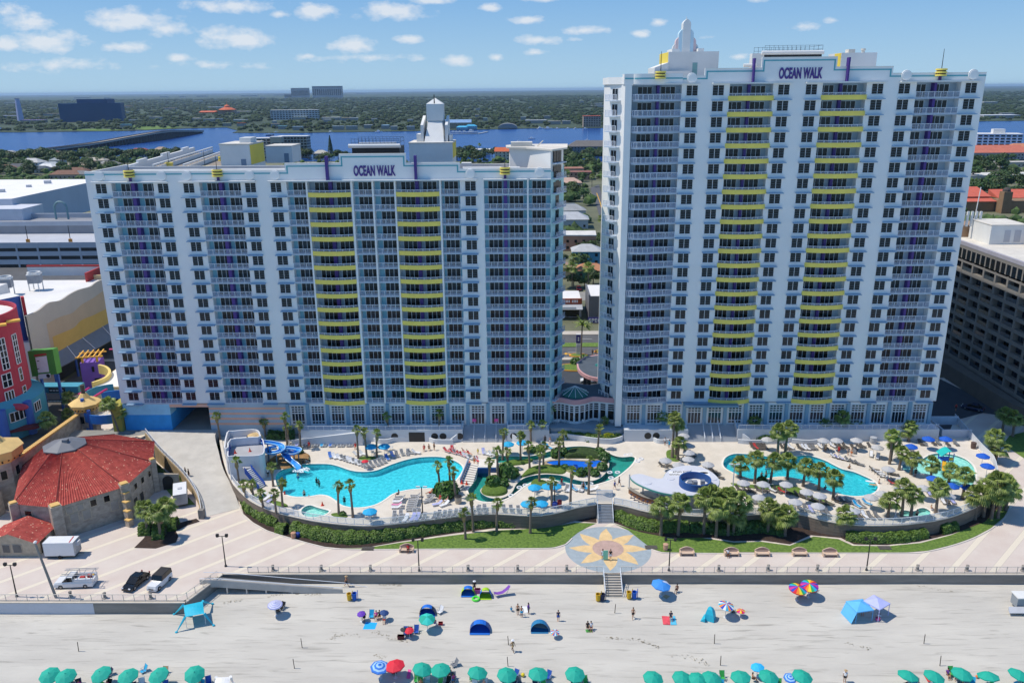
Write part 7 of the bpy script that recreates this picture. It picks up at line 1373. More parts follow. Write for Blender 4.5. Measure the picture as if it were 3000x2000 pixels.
for z_,x,y,z0,pose,lab,rz,sk,ha,bo,to in(('n2',770,310,DK,'sit','lifeguard in red shirt seated at the far end of the first pool',0,1,0,'red','red'),('n2',860,300,DK,'sit','bare chested man seated beside the red shirted lifeguard',20,1,0,'black',None),('n2',955,305,DK,'stand','man in dark shorts standing right of the seated lifeguard',60,1,0,'black',None),('n2',1758,375,DK,'stand','child in bright yellow shirt standing left of the river pool',0,1,1,'yellow','yellow'),('n2',1692,560,DK,'stand','person in orange beside the top of the white steps',40,0,1,'orange',None),('z7',703,425,DK,'stand','person in black beside the far river bank',0,2,0,'black','black'),('z7',746,435,DK,'stand','man in shorts standing by the far river bank loungers',0,0,1,'white',None),('z7',1322,778,DK,'walk','person in patterned dark dress walking left of the bar',90,1,0,'navy','grey'),('z7',1285,808,DK,'walk','man in blue shirt walking left of the bar',70,0,0,'navy','blue'),('z7',1704,440,DK,'stand','person in white near the stairs to the taller tower',0,1,0,'grey','white'),('z7',1740,460,DK,'stand','person in cyan beside the grey umbrellas',0,1,0,'cyan','cyan'),('n8',1065,1225,DK,'stand','person in white shirt standing right of the slide tower',0,2,0,'black','white'),('n8',600,495,zb+.02,'stand','lifeguard in red on top of the slide tower',0,2,0,'red','black'),('n1',595,310,DK,'sit','person in red seated in front of the back row of loungers',0,1,0,'red','red'),('n1',1660,340,DK,'sit','red shirted person at the right end of the back row',0,1,1,'red','red'),('z6',690,868,PW-.4,'stand','adult wading at the near edge of the first pool',30,1,0,'black',None),('z6',526,855,PW-.35,'stand','child in red wading at the left edge of the first pool',0,0,1,'red','red'),('z6',640,740,PW-1.15,'stand','swimmer nearest the water slide chute',0,0,0,'blue',None),('z6',795,780,PW-1.15,'stand','left swimmer of the group in the middle of the first pool',0,1,0,'black','black'),('z6',815,795,PW-1.15,'stand','right swimmer of the group in the middle of the first pool',60,2,0,'black',None),('z6',672,678,PW-1.25,'stand','swimmer in the foam below the water slide',0,1,0,'black',None),('z6',1026,940,PW-.7,'stand','swimmer at the near wall of the first pool',0,2,0,'black','black'),('z6',728,868,PW-.5,'sit','child crouching at the near edge of the first pool',0,0,0,'navy',None),('n1',455,720,DK,'sit','left of the three people seated at the pool edge by the slide',180,2,0,'black','black'),('n1',545,715,DK,'sit','middle of the three people seated at the pool edge by the slide',180,1,0,'black','grey'),('n1',608,700,DK,'stand','right of the three people at the pool edge by the slide',180,2,0,'black','tan'),('n4',1712,365,DK,'stand','person in red behind the lounger trio of the second pool',0,1,0,'red','red'),('n4',1885,395,DK,'stand','person in long grey dress behind the second pool',0,1,0,'grey','grey'),('n4',1940,410,DK,'stand','person in swimsuit right of the one in grey dress',0,0,2,'orange',None),('n4',1470,325,DK,'stand','person in brown walking in front of the towel covered row',0,2,0,'tan','tan'),('n4',400,715,PW-1.0,'stand','left swimmer of the pair in the second pool',0,1,0,'cyan',None),('n4',447,705,PW-1.0,'stand','right swimmer of the pair in the second pool',0,1,0,'cyan',None),('n4',1905,640,DK-.4,'sit','person seated on the far edge of the second pool',180,1,0,'black',None),('n5',460,145,PW-.9,'stand','left swimmer at the near edge of the second pool',180,1,0,'black',None),('n5',535,145,PW-.9,'stand','right swimmer at the near edge of the second pool',180,1,1,'black',None),('n5',1250,170,PW-1.1,'stand','lone swimmer near the middle of the second pool',0,0,1,'white',None),('n5',1527,345,DK,'sit','person wrapped in blue seated at the near edge of the second pool',180,1,1,'blue','navy'),('n5',1725,500,DK,'sit','bare shouldered person seated by the last pool palm',0,0,2,'white',None),('n6',945,605,DK,'stand','person in black standing at the splash pool edge',0,2,0,'black','black'),('n6',937,475,DK-.45,'stand','child in turquoise standing in the splash pool',0,0,1,'cyan','cyan'),('n6',970,1205,PW-.55,'stand','man standing in the right hot tub',180,0,0,'black',None),('n6',1190,1130,DK-.2,'sit','person seated at the edge of the right hot tub',100,0,2,'white',None),('n6',385,775,PW-.8,'stand','swimmer holding floats at the right tip of the second pool',90,0,1,'black',None),('n2',890,1120,DK,'recline','person in red lying in the row by the broad leaved clump',-60,1,0,'red',None),('n2',1070,1230,DK,'sit','person in red seated on the white towel by the first pool corner',-40,0,1,'red','red'),('n2',1170,1270,DK,'recline','person sunbathing on the yellow towel by the first pool corner',-50,0,1,'white',None),('n2',300,1150,DK,'sit','person seated at the short lounger column by the first pool',-90,2,0,'black','grey'),('n2',1500,370,DK,'recline','person in pink in the crowded row left of the river pool',50,0,1,'pink',None),('n2',1590,400,DK,'recline','person in red towel in the crowded row left of the river pool',50,0,0,'red','red'),('n7',1140,290,DK,'sit','person in red seated under the cyan umbrella by the river',0,0,0,'red','red'),('n7',1640,440,DK,'stand','person standing among the loungers at the near river bank',0,2,0,'black',None),('z5',1553,695,1.6,'stand','left of two people in black leaning on the ramp railing',90,1,0,'black','black'),('z5',1580,708,1.5,'stand','right of two people in black on the ramp drive',90,1,1,'black','black'),('b5',349,988,.05,'walk','left of two people in black crossing the driveway',180,1,0,'black','black'),('b5',371,988,.05,'walk','right of two people in black crossing the driveway',180,1,0,'black','black'),('c6',520,800,.05,'walk','person in red cap in the dark side street',0,1,0,'black','red')):
 c=at(z_,x,y,max(z0,DK-.1)if z0>1.7 and z0<DK else z0);person((c.x,c.y,z0),pose,lab,R(rz),sk,ha,bo,to,.72 if 'child' in lab else 1.03)
for z_,x,y,col,lab in(('n6',265,680,'white','upper white float board in the tip of the second pool'),('n6',320,730,'tan','lower tan float board in the tip of the second pool')):c=at(z_,x,y,PW);m=M();m.lathe((0,0,0),[(.3,0),(.32,.05),(.3,.09)],14,0,True,3.0,1);o=m.build('float_board',CLO[col],None,False,(c.x,c.y,PW-.03),R(-20));tag(o,lab,'float')
# ================================================================= PROMENADE EDGE, VEHICLES, BEACH
SEA=mat('seawall_concrete','88847d',.95,.14,.5,.25,stretch=(.4,1,2.5));COPE=mat('seawall_cap','cfc4b4',.9,.05,1);WPA=mat('seawall_white_paint','c2c5cc',.85,.04,.4)
s0,s1=at('b3',1512,285).x,at('b3',1690,285).x
def seawall(label,pts,m2=None):
 m=M();m.mt(0).wall(pts,-3.2,-.02,.5);m.mt(1).wall(pts,-.018,.14,.66)
 return tag(m.build('seawall',[m2 or SEA,COPE]),label,'seawall')
seawall('long grey concrete seawall right of the beach stairs',[(s1+.1,110.72),(200,110.72)]);seawall('grey concrete seawall left of the beach stairs behind the access ramp',[(-47.5,110.72),(s0-.1,110.72)]);seawall('short diagonal seawall beside the parked jeep',[(-50.5,103.3),(-47.6,110.6)])
xw_=at('b1',800,780).x;seawall('grey lower seawall below the parked cars',[(xw_,103.3),(-50.4,103.3)]);seawall('white painted seawall at the left edge',[(-130,103.3),(xw_-.01,103.3)],WPA)
PRL=mat('rail_cream','c9c2b6',.6,0);THIN=clear('rail_wire',(.97,.97,.97),.1)
for lab,pts in(('long promenade railing right of the beach stairs',[(s1+.1,110.75),(190,110.75)]),('promenade railing from the access ramp to the beach stairs',[(-43.5,110.75),(s0-.1,110.75)]),('promenade railing in front of the parked cars',[(-130,103.35),(-50.6,103.35),(-47.9,109.6)])):fence('railing',lab,pts,.14,1.15,1.6,PRL,THIN)
stairs('staircase','short beach stairs with white side rails below the medallion',s0,s1,107.3,110.9,-1.72,0,9,mat('beach_step','b8b2a8',.9,.06,1),[-(s1-s0)/2,(s1-s0)/2],None,mat('step_shadow_edge','4a4744',.9,.1,1))
m=M();P=[(-50.0,109.6,-.02),(-47.4,109.6,-.02),(-28.2,109.4,-1.75),(-28.2,108.0,-1.75),(-47.4,107.9,-.05),(-50.0,107.9,-.05)];AR_=thing('access_ramp','long sloping beach access ramp with grey side walls along the seawall','ramp')
m=M();m.face(*[P[i]for i in(0,5,4,1)]);m.face(*[P[i]for i in(1,4,3,2)]);m.build('deck',mat('ramp_deck_grey','aaa59d',.9,.06,.6),AR_)
m=M();m.wall([p[:2]for p in P[5:2:-1]],[-.5,-.5,-2.1],[.75,.75,-1.0],.14);m.wall([p[:2]for p in P[0:3]],[-2,-2,-2.3],[.0,.0,-1.7],.14);m.build('side_wall',mat('ramp_side_grey','b3b0aa',.9,.08,.5),AR_)
r=M();[r.tube([(P[k][0],P[k][1]+dy,P[k][2]+1.0)for k in ks],.05,6)for ks,dy in(((5,4,3),.05),((0,1,2),0))];r.tube([(-28.2,109.4,-.75),(-24.6,109.6,-1.65)],.04,6);r.build('handrail',RAIL,AR_)
m=M();[m.cyl((x,108.0,-2.6),(x,108.0,-.3-.07*max(0,x+47)),.12,.12,6)for x in(-49,-46,-43,-40,-36)];m.build('support_leg',KERB,AR_)
LP=M();LP.tube([(0,0,0),(0,0,5.4)],[.11,.07],8).lathe((0,0,0),[(.22,0),(.2,.25),(.1,.3)],8).tube([(-.75,0,5.4),(.75,0,5.4)],.05,6);LP=LP.mesh('pole',[CHARC]);LH=M().ob((0,0),.42,.34,-.05,.35,0).lathe((0,0,-.12),[(.22,0),(.16,.1)],8).mesh('lamp_head',[CHARC])
for z_,x,y,lab in(('b1',145,725,'black twin-head street lamp at the left end of the promenade'),('b1',1945,465,'black twin-head street lamp beside the top of the access ramp'),('z6',1648,1487,'black twin-head street lamp behind the seawall left of the medallion'),('z7',1738,1485,'black twin-head street lamp right of the medallion'),('b4',1318,268,'black twin-head street lamp on the right part of the promenade')):
 c=at(z_,x,y);c.y=max(c.y,111.5)if c.x>-47 else c.y;t=thing('street_lamp',lab,'street lamp',(c.x,c.y,0));link('pole',LP,t);[link('lamp_head',LH,t,(s*.72,0,5.42))for s in(-1,1)]
for z_,x,y,yt,lab in(('n2',742,1465,975,'dark lamp post in the empty lounger column by the first pool'),('z7',783,950,755,'dark lamp post above the blue covered drum'),('z8',120,755,548,'pale lamp post at the left tip of the second pool'),('z8',1365,952,730,'pale lamp post left of the right hot tub')):
 c=at(z_,x,y,DK);h_=hz(z_,yt,c)-DK;t=thing('lamp_post',lab,'lamp post',(c.x,c.y,DK));mt_=mat('post_pale','c3c7cc',.5,.03,1)if 'pale' in lab else CHARC;M().tube([(0,0,0),(0,0,h_)],[.12,.08],8).lathe((0,0,0),[(.4,0),(.25,.25),(.1,.3)],10).build('pole',mt_,t);m=M();[m.ob((s*.6,0),.7,.25,h_-.05,h_+.12)for s in(-1,1)];m.build('lamp_head',PENT,t)
c=at('b1',500,715);c.y=104.4;t=thing('utility_pole','tall grey pole with camera head beside the white work truck','pole',(c.x,c.y,0));M().tube([(0,0,0),(-1.5,0,9.3)],[.2,.15],10).build('shaft',mat('pole_grey','85837f',.8,.08,1),t);M().ball((-1.3,-.2,9.5),.25,.35,.2,8,5).build('camera',PENT,t)
BO=M();BO.lathe((0,0,0),[(.34,0),(.34,.12),(.2,.2),(.19,.75),(.24,.78),(.24,.95),(.02,1.08)],12).mt(1)
for k in range(3):BO.lathe((0,0,.3+.16*k),[(.205,0),(.205,.07)],12)
BO=BO.mesh('light_bollard',[mat('bollard_grey','8c8780',.9,.1,2),CHARC])
for z_,x,y in(('z6',425,1490),('z6',830,1490),('z6',1240,1490),('z6',2055,1490),('z7',62,1490),('z7',475,1490),('z7',885,1490),('z7',2155,1488),('z8',393,1358),('z8',770,1358),('z8',1535,1358),('z8',1915,1360),('z8',2340,1362),('b1',905,738),('b1',1300,742),('b1',610,728)):
 c=at(z_,x,y);t=link('light_bollard',BO,None,(c.x,max(c.y,111.6)if c.x>-47 else c.y,0));tag(t,'','bollard','light bollards along the promenade railing');ordl(t,'{} short grey light bollard from the left along the promenade railing','lb')
BS=M().box(-1.0,1.0,-.42,.25,.36,.46).box(-1.05,-.85,-.4,.3,0,.6).box(.85,1.05,-.4,.3,0,.6).mesh('seat',[mat('bench_peach','cbb29c',.85,.06,2)]);BB=M();n=12
BB.mt(0).prism([(-1.05,.25),(1.05,.25),(1.05,.38),(-1.05,.38)],.3,.75);arcp=[(-1.05+2.1*i/n,.75+.42*math.sin(math.pi*i/n))for i in range(n+1)]
for i in range(n):(x0,z0),(x1,z1)=arcp[i],arcp[i+1];BB.mt(0).face((x0,.25,.75),(x1,.25,.75),(x1,.25,z1),(x0,.25,z0));BB.face((x0,.25,z0),(x1,.25,z1),(x1,.38,z1),(x0,.38,z0));BB.face((x1,.38,.75),(x0,.38,.75),(x0,.38,z0),(x1,.38,z1));BB.mt(1).face((x0*.86,.24,.72),(x1*.86,.24,.72),(x1*.86,.24,.7+(z1-.7)*.8),(x0*.86,.24,.7+(z0-.7)*.8))
BB=BB.mesh('backrest',[MATS['bench_peach'],mat('bench_rose','a68676',.85,.08,2)])
for z_,x,y in(('z6',1545,1325),('z7',1888,1352),('z8',112,1243),('z8',348,1243),('z8',633,1243),('z8',866,1248)):c=at(z_,x,y);t=thing('bench','','bench',(c.x,c.y,0),0,'peach benches along the lawn edge');link('seat',BS,t,(0,0,0),0,1.12);link('backrest',BB,t,(0,0,0),0,1.12);ordl(t,'{} peach concrete bench from the left along the lawn edge','be')
for z_,x,y in(('z6',1220,1302),('z7',1590,1292),('z8',1285,1188)):c=at(z_,x,y);m=M();m.ob((0,0),2.0,1.1,.05,.1);[m.ob((-.85+k*.19,0),.1,.95,.1,.13)for k in range(10)];t=m.build('drain_grate',mat('iron_grate','55524e',.7,.1,2),None,False,(c.x,c.y,0));tag(t,'','drain grate');ordl(t,'{} iron drain grate from the left in the lawn edge','dg')
def car(name,label,P,rz,paint,L_=4.6,W_=1.85,kind='sedan',roofm=None):
 t=thing(name,label,'car' if kind!='truck' else 'truck',P,rz);prof=dict(sedan=[(-.5,.45,.85),(-.47,.75,.95),(-.2,.88,1),(.12,.86,1),(.33,.8,1),(.46,.68,.93),(.5,.45,.82)],jeep=[(-.5,.4,.97),(-.495,1.1,1),(.1,1.1,1),(.14,1.02,.95),(.47,1.0,.86),(.5,.45,.82)],truck=[(-.5,.5,.97),(-.498,1.2,1),(.02,1.2,1),(.28,1.15,1),(.46,1.02,.96),(.5,.5,.9)])[kind]
 m=M();R_=[[(x*L_,s*W_/2*w_,z)for s,z in((-1,.28),(-1,zt*.75),(-.9,zt),(.9,zt),(1,zt*.75),(1,.28))]for x,zt,w_ in prof]
 for a_,b2 in zip(R_,R_[1:]):[m.face(a_[k],a_[k+1],b2[k+1],b2[k])for k in range(5)]
 m.face(*R_[0][::-1]);m.face(*R_[-1]);m.build('body',paint,t,kind=='sedan')
 cb=dict(sedan=[(-.4,.86,0),(-.22,1.42,.8),(.05,1.45,.82),(.26,.88,0)],jeep=[(-.49,1.1,.95),(-.48,1.8,.9),(.06,1.8,.9),(.13,1.1,.95)],truck=[(-.02,1.2,.95),(0,1.85,.86),(.14,1.85,.86),(.27,1.15,.95)])[kind]
 g_=M();C=[[(x*L_,s*W_/2*(.9 if w_==0 else w_),z)for s in(-1,1)]for x,z,w_ in cb];bz_=cb[0][1]
 g_.face(C[0][0],C[1][0],C[1][1],C[0][1]);g_.face(C[2][0],C[3][0],C[3][1],C[2][1]);g_.face(C[0][0],C[3][0],C[2][0],C[1][0]);g_.face(C[0][1],C[1][1],C[2][1],C[3][1]);g_.build('glasshouse',mat('car_glass','0c1014',.06,0,spec=.6),t)
 m=M();a_,b2=C[1],C[2];m.raw([(a_[0][0]-.03,a_[0][1],a_[0][2]),(b2[0][0],b2[0][1],b2[0][2]),(b2[1][0],b2[1][1],b2[1][2]),(a_[1][0]-.03,a_[1][1],a_[1][2]),(a_[0][0],a_[0][1]*.96,a_[0][2]+.06),(b2[0][0],b2[0][1]*.96,b2[0][2]+.06),(b2[1][0],b2[1][1]*.96,b2[1][2]+.06),(a_[1][0],a_[1][1]*.96,a_[1][2]+.06)],[(4,5,6,7),(0,1,5,4),(1,2,6,5),(2,3,7,6),(3,0,4,7)])
 if kind!='sedan':[m.cyl(C[i][j],C[i+1][j],.05,.05,5)for i in(0,2)for j in(0,1)]
 m.build('car_roof',roofm or paint,t)
 for x in(-.31,.31):
  for s in(-1,1):w_=M().cyl((0,-.11,0),(0,.11,0),.35,.35,16).build('wheel',mat('tyre_black','17171a',.8,0),t,False,(x*L_,s*(W_/2-.1),.35));M().cyl((0,s*.112,0),(0,s*.125,0),.2,.18,12).build('rim',mat('rim_steel','8f9296',.35,0,metal=.6),w_)
 for s in(-1,1):M().ob((L_*.488,s*W_*.33),.12,.32,.6,.76).build('headlight',mat('headlight_pale','e6e8ea',.2,0),t);M().ob((-L_*.492,s*W_*.36),.08,.22,.7,.95).build('tail_light',mat('tail_red','9a1515',.3,0),t)
 m=M();m.ob((L_*.495,0),.08,W_*.42,.45,.62);m.build('grille',CHARC,t);return t
PNT=lambda n_,c_:mat('paint_'+n_,c_,.22,0,spec=.6)
Pm=lambda*q:sum((at(*p)for p in q),Vector((0,0,0)))/len(q)
c=Pm(('b1',480,670),('b1',780,640));c.y+=.9;TK=car('work_truck','white utility work truck with ladder rack parked beside the grey pole',(c.x,c.y,0),R(184),PNT('white','d9dbdd'),5.9,2.05,'truck')
m=M();m.mt(0).box(-2.95,-.25,-1.04,-.62,1.2,1.55).box(-2.95,-.25,.62,1.04,1.2,1.55);m.build('side_bin',PNT('white',''),TK);m=M();[m.cyl((x,y,1.2),(x,y,2.25),.04,.04,5)for x in(-2.8,-.4)for y in(-.95,.95)];[m.tube([(-3.3,y,2.27),(1.6,y,2.3)],.06,5)for y in(-.95,-.55,.5,.95)];[m.tube([(x,-.95,2.25),(x,.95,2.25)],.05,5)for x in(-2.8,-1.6,-.4,1)];m.build('ladder_rack',mat('rack_grey','a5a6a6',.5,.05,1),TK);m=M();m.box(-2.4,-1.9,-.4,.1,1.2,1.75).box(-1.6,-.9,0,.5,1.2,1.6);m.build('tool_load',BOXR,TK);M().tube([(-3.4,.9,2.3),(-3.2,.9,2.3)],.14,6).build('rack_end',YELP,TK)
c=Pm(('b1',1110,690),('b1',1230,560));car('parked_car','shiny black sedan parked on the promenade left of the jeep',(c.x,c.y+.2,0),R(-103),PNT('black','0d0e10'),4.7,1.85)
c=Pm(('b1',1330,690),('b1',1420,560));car('parked_jeep','white off-road jeep with black roof parked near the access ramp',(c.x,c.y+.0,0),R(-100),PNT('white',''),4.2,1.85,'jeep',mat('soft_top_black','2b2a2b',.8,.05,2))
c=at('c5',790,130);car('parked_car','white car under the grey entrance canopy',(c.x,c.y+.4,.05),R(178),PNT('white',''),4.6,1.85);c=at('c6',800,800);car('parked_car','dark blue car in the shaded side street',(c.x,c.y+.6,.05),R(140),PNT('blue','14284a'),4.7,1.85);c=at('b5',258,555);car('parked_car','dark red car parked behind the shops',(c.x,c.y,-.1),R(95),PNT('red','6b1420'),4.6,1.85)
def trailer(label,P,rz,L_,W_,H_,extra):
 t=thing('cargo_trailer',label,'trailer',P,rz);M().prism([(-L_/2,-W_/2),(L_/2,-W_/2),(L_/2,W_/2),(-L_/2,W_/2)],.55,H_).build('box',mat('trailer_white','dcdee0',.5,.03,.8),t);m=M();m.box(-L_/2+.05,L_/2-.05,-W_/2+.05,W_/2-.05,.4,.545).tube([(L_/2,0,.45),(L_/2+.9,0,.4)],.06,6);m.build('chassis',CHARC,t)
 for s in(-1,1):M().cyl((0,s*(W_/2-.02)-.1,.32),(0,s*(W_/2-.02)+.1,.32),.32,.32,14).build('wheel',MATS['tyre_black'],t)
 [M().ob((x,0),.06,W_+.02,.56,H_+.03).build('corner_trim',mat('trim_alu','b5b7ba',.4,.03,1),t)for x in(-L_/2+.03,L_/2-.03)];return t
c=Pm(('z5',1490,980),('z5',1420,850),('z5',1580,940));t=trailer('white box trailer parked by the ramp wall near the theatre',(c.x+.1,c.y+.8,0),R(112),5.2,2.3,2.6,0);M().ob((0,0),.7,.7,2.6,2.72).build('roof_hatch',CON,t)
c=Pm(('z5',420,1390),('z5',590,1390));t=trailer('white concession trailer with red roof stripe beside the ticket house',(c.x-.1,c.y+1.2,0),R(2),4.9,2.2,2.9,1);M().ob((1.7,0),.2,1.9,2.9,2.92,.1).build('roof_stripe',BOXR,t);M().ob((2.65,.1),.45,.8,1.9,2.6).build('air_conditioner',CON,t)
BZ=lambda y:bz(y)
def bat(z_,x,y,h_=0):
 z0=-2.0
 for _ in range(4):c=at(z_,x,y,z0+h_);z0=bz(c.y)
 return Vector((c.x,c.y,z0))
UMB=[]
CANB={'ring':seg_mesh('canopy',1.25,.5,[mat('rings_blue','2c74cc',.75,.04,2),mat('rings_pale','9cc4ee',.75,.04,2)],8,0,5,'ring'),'lil':seg_mesh('canopy',1.25,.5,[mat('rings_white','d8daea',.75,.04,2),mat('rings_lilac','8f94cc',.75,.04,2)],10,0,8,'ring'),'rain':seg_mesh('canopy',1.25,.45,[mat('r%d'%i if 0 else 'panel_'+n_,h_,.75,.03,2)for i,(n_,h_)in enumerate((('red','d8242c'),('orange','e8862a'),('yellow','ecd22c'),('green','27a55a'),('cyan','22a8cf'),('violet','6a35a5'),('magenta','cf2c8d'),('navy','2443b4')))],16),'multi':seg_mesh('canopy',1.25,.45,[mat('panel_white','e4e4e0',.75,.03,2),MATS['panel_cyan'],MATS['panel_orange'],MATS['panel_navy']],16),'pinky':seg_mesh('canopy',1.25,.45,[MATS['panel_magenta'],MATS['panel_yellow'],MATS['panel_red']],12),'bw':seg_mesh('canopy',1.25,.5,[UM['sky'],UM['sky'],UM['sky'],UM['sky'],UM['sky'],UM['sky'],UM['sky'],mat('panel_pale','cfd8ea',.75,.03,2)],8),'aq2':seg_mesh('canopy',1.25,.5,[UM['aqua'],UM['aqua'],UM['teal'],UM['teal']],8)}
def bumb(z_,x,y,col,label,key=None,r=1.0,can=None,hh=2.0,tx=0,ty=0):
 c=bat(z_,x,y,hh+.25);t=umbrella(z_,x,y,col or 'teal',label,key,c.z,r,'rental umbrellas along the beach' if key else None,hh,CANB[can]if can else None);t.location=c;t['category']='beach umbrella';t.children[0].rotation_euler=(R(tx),R(ty),U(0,1));return c
for z_,l_ in(('m1',[(175,285),(360,295),(765,270),(1075,290),(1425,285),(1840,270)]),('m2',[(835,350),(1085,360),(1595,397),(2000,427)]),('m3',[(360,320),(870,325)]),('m4',[(250,315),(585,315),(770,332),(925,315),(1255,300),(1580,300),(1965,295)]),('m5',[(1025,285),(1325,295),(1645,267),(1945,292),(2300,278)])):
 for x,y in l_:c=bumb(z_,x,y,'teal','{} teal beach umbrella from the left in the row along the bottom','tb',1.06,None,1.9,U(-4,10),U(-6,6)+(-14 if z_=='m1' else 8 if z_=='m5' else 0));UMB.append(c)
for z_,x,y,col,r,can,lab,hh in(('m2',245,320,None,1.0,'ring','blue ring patterned beach umbrella left of the red one',1.8),('m2',455,300,'red',1.06,None,'bright red beach umbrella',1.9),('m4',1450,190,'lightblue',.72,None,'small light blue umbrella behind the teal row',1.6),('m4',1825,312,None,.68,'ring','small blue ring patterned umbrella beside a teal one',1.7),('m6',150,190,'purple',.5,None,'small purple umbrella of the crowded beach group',1.3),('m6',720,160,'navy',.55,None,'tilted navy umbrella of the crowded beach group',1.3),('m6',1770,320,None,.95,'aq2','pale turquoise umbrella in front of the blue half tent',1.9),('m6',1330,600,'red',.55,None,'small dark red umbrella over the blue beach chairs',1.2),('m6',1200,575,'black',.42,None,'small black umbrella beside the dark red one',1.2),('b2',200,600,None,.88,'lil','white and lilac ringed umbrella near the access ramp',1.9),('b3',2125,390,None,1.2,'bw','large blue umbrella with pale panels below the seawall',2.0),('b4',868,380,None,1.05,'rain','left of two rainbow umbrellas below the seawall',2.0),('b4',945,360,None,1.05,'rain','right of two rainbow umbrellas below the seawall',2.0),('b4',398,490,None,.9,'multi','striped white, blue and orange umbrella on the middle beach',2.0),('b4',495,525,None,.5,'pinky','small pink and yellow umbrella on the middle beach',1.0),('b3',1000,895,None,.5,'multi','small striped umbrella beside the blue half-dome tent',.9)):
 bumb(z_,x,y,col,lab,None,r,can,hh,U(-6,10),U(-8,8))
def domet(z_,x,y,w_,d_,h_,c1,c2,lab,rz=0,op=.55):
 c=bat(z_,x,y);t=thing('beach_tent',lab,'beach tent',c,R(rz));m=M();n=10;k=5
 for j in range(k):
  for i in range(n):
   f=lambda i_,j_:(w_/2*math.cos(math.pi*i_/n)*(1-.15*(j_/k)**2),d_*(j_/k-.45),h_*math.sin(math.pi*i_/n)*math.cos(R(80)*max(0,j_/k-.35)/.65)+.01);m.mt(0 if 2<i<7 or c2 is None else 1).face(f(i,j),f(i+1,j),f(i+1,j+1),f(i,j+1))
 m.build('shell',[c1,c2 or c1],t);M().box(-w_/2*.95,w_/2*.95,-d_*.62,d_*.4,.01,.03).build('floor',c1,t);return t
TB1,TB2,TLM,TCY=mat('tent_blue','1c6fd2',.6,.05,2),mat('tent_deep_blue','1a4c94',.6,.05,2),mat('tent_lime','a8d42a',.6,.05,2),mat('tent_turquoise','1fb4cf',.6,.05,2)
domet('b3',205,870,3.0,2.2,1.55,TB1,TB2,'blue dome tent with open front on the middle beach');domet('b3',835,865,2.6,2.0,1.5,mat('tent_teal_blue','2377a8',.6,.06,2),None,'blue half-dome tent beside the small striped umbrella');domet('m6',1790,190,2.4,1.8,1.4,TB1,mat('tent_navy','16314f',.6,.05,2),'blue half tent behind the pale turquoise umbrella');domet('b3',80,490,2.2,1.8,1.3,TB1,TLM,'blue and green tent below the seawall at the left group');domet('b3',265,520,1.9,1.7,1.5,TLM,TB1,'lime green tent right of the blue and green one')
c=bat('b4',290,585);t=thing('beach_tent','turquoise pop-up changing tent on the middle beach','beach tent',c);M().lathe((0,0,0),[(1.05,0),(.85,1.0),(.5,1.7),(.03,2.1)],4,R(20)).build('shell',TCY,t);M().prism([(-1.5,-.6),(-.9,-.9),(-.7,.4)],.0,[.05,.7,.6]).build('flap',TCY,t)
def gaz(z_,x,y,w_,h_,mt_,lab,side=None,rz=35):
 c=bat(z_,x,y);t=thing('beach_canopy',lab,'canopy',c,R(rz));M().lathe((0,0,h_),[(w_*.72,0),(w_*.72,.15),(.02,.75)],4,R(45)).build('roof',mt_,t);[M().cyl((sx*w_*.48,sy*w_*.48,0),(sx*w_*.48,sy*w_*.48,h_),.05,.05,6).build('leg',mt_,t)for sx in(-1,1)for sy in(-1,1)]
 if side:M().face((-w_*.75,-w_*.5,0),(-w_*.75,w_*.5,0),(-w_*.5,w_*.5,h_),(-w_*.5,-w_*.5,h_)).build('side_wall',mt_,t)
gaz('b4',1265,570,2.7,1.7,mat('canopy_light_blue','5fb4ee',.7,.04,1),'light blue beach canopy with side wall',1,12);gaz('b4',1375,555,2.6,1.9,mat('canopy_lilac','b3b9ea',.7,.04,1),'lilac beach canopy right of the light blue one')
def sail(z_,pts,corners,h_,mt_,lab):
 P=[bat(z_,x,y,h_)for x,y in pts];Q=[bat(z_,x,y)for x,y in corners];c=sum(P,Vector((0,0,0)))/4;t=thing('beach_sail',lab,'sun shade',c);m=M();n=6;T=[p-c+Vector((0,0,h_))for p in P]
 g_=lambda i,j:T[0].lerp(T[1],i/n).lerp(T[3].lerp(T[2],i/n),j/n)+Vector((0,0,.25*math.sin(math.pi*i/n)*math.sin(math.pi*j/n)))
 [m.face(g_(i,j),g_(i+1,j),g_(i+1,j+1),g_(i,j+1))for i in range(n)for j in range(n)];m.build('fabric',mt_,t);[M().tube([a_,q-c+Vector((0,0,.05))],[.22,.05],6).build('guy_strap',mt_,t)for a_,q in zip(T,Q)];[M().ball(q-c+Vector((0,0,.1)),.22,.2,.14,8,5).build('sand_bag',mt_,t)for q in Q];p=M();[p.cyl((a_.x,a_.y,0),a_,.04,.04,6)for a_ in T[2:]];p.build('pole',PENT,t)
sail('b1',[(1580,800),(1745,765),(1760,870),(1595,900)],[(1500,880),(1830,790),(1840,975),(1520,1035)],1.9,TCY,'turquoise sail shade with sandbag corners below the diagonal seawall');sail('m1',[(2090,325),(2255,318),(2240,430),(2060,430)],[(2080,420),(2290,400),(2300,470),(2010,480)],1.7,mat('sail_white','e4e4e2',.7,.03,1),'white sail shade at the bottom edge')
def flat(z_,pts,mt_,lab,cat='towel',h_=.03,extra=None):
 P=[bat(z_,x,y)for x,y in pts];c=sum(P,Vector((0,0,0)))/len(P);m=M();m.raw([q-c+Vector((0,0,z))for z in(.005,h_)for q in P],[tuple(range(len(P),2*len(P)))]+[(i,(i+1)%len(P),len(P)+(i+1)%len(P),len(P)+i)for i in range(len(P))]);t=m.build(cat.replace(' ','_'),mt_,None,False,c);tag(t,lab,cat);return t
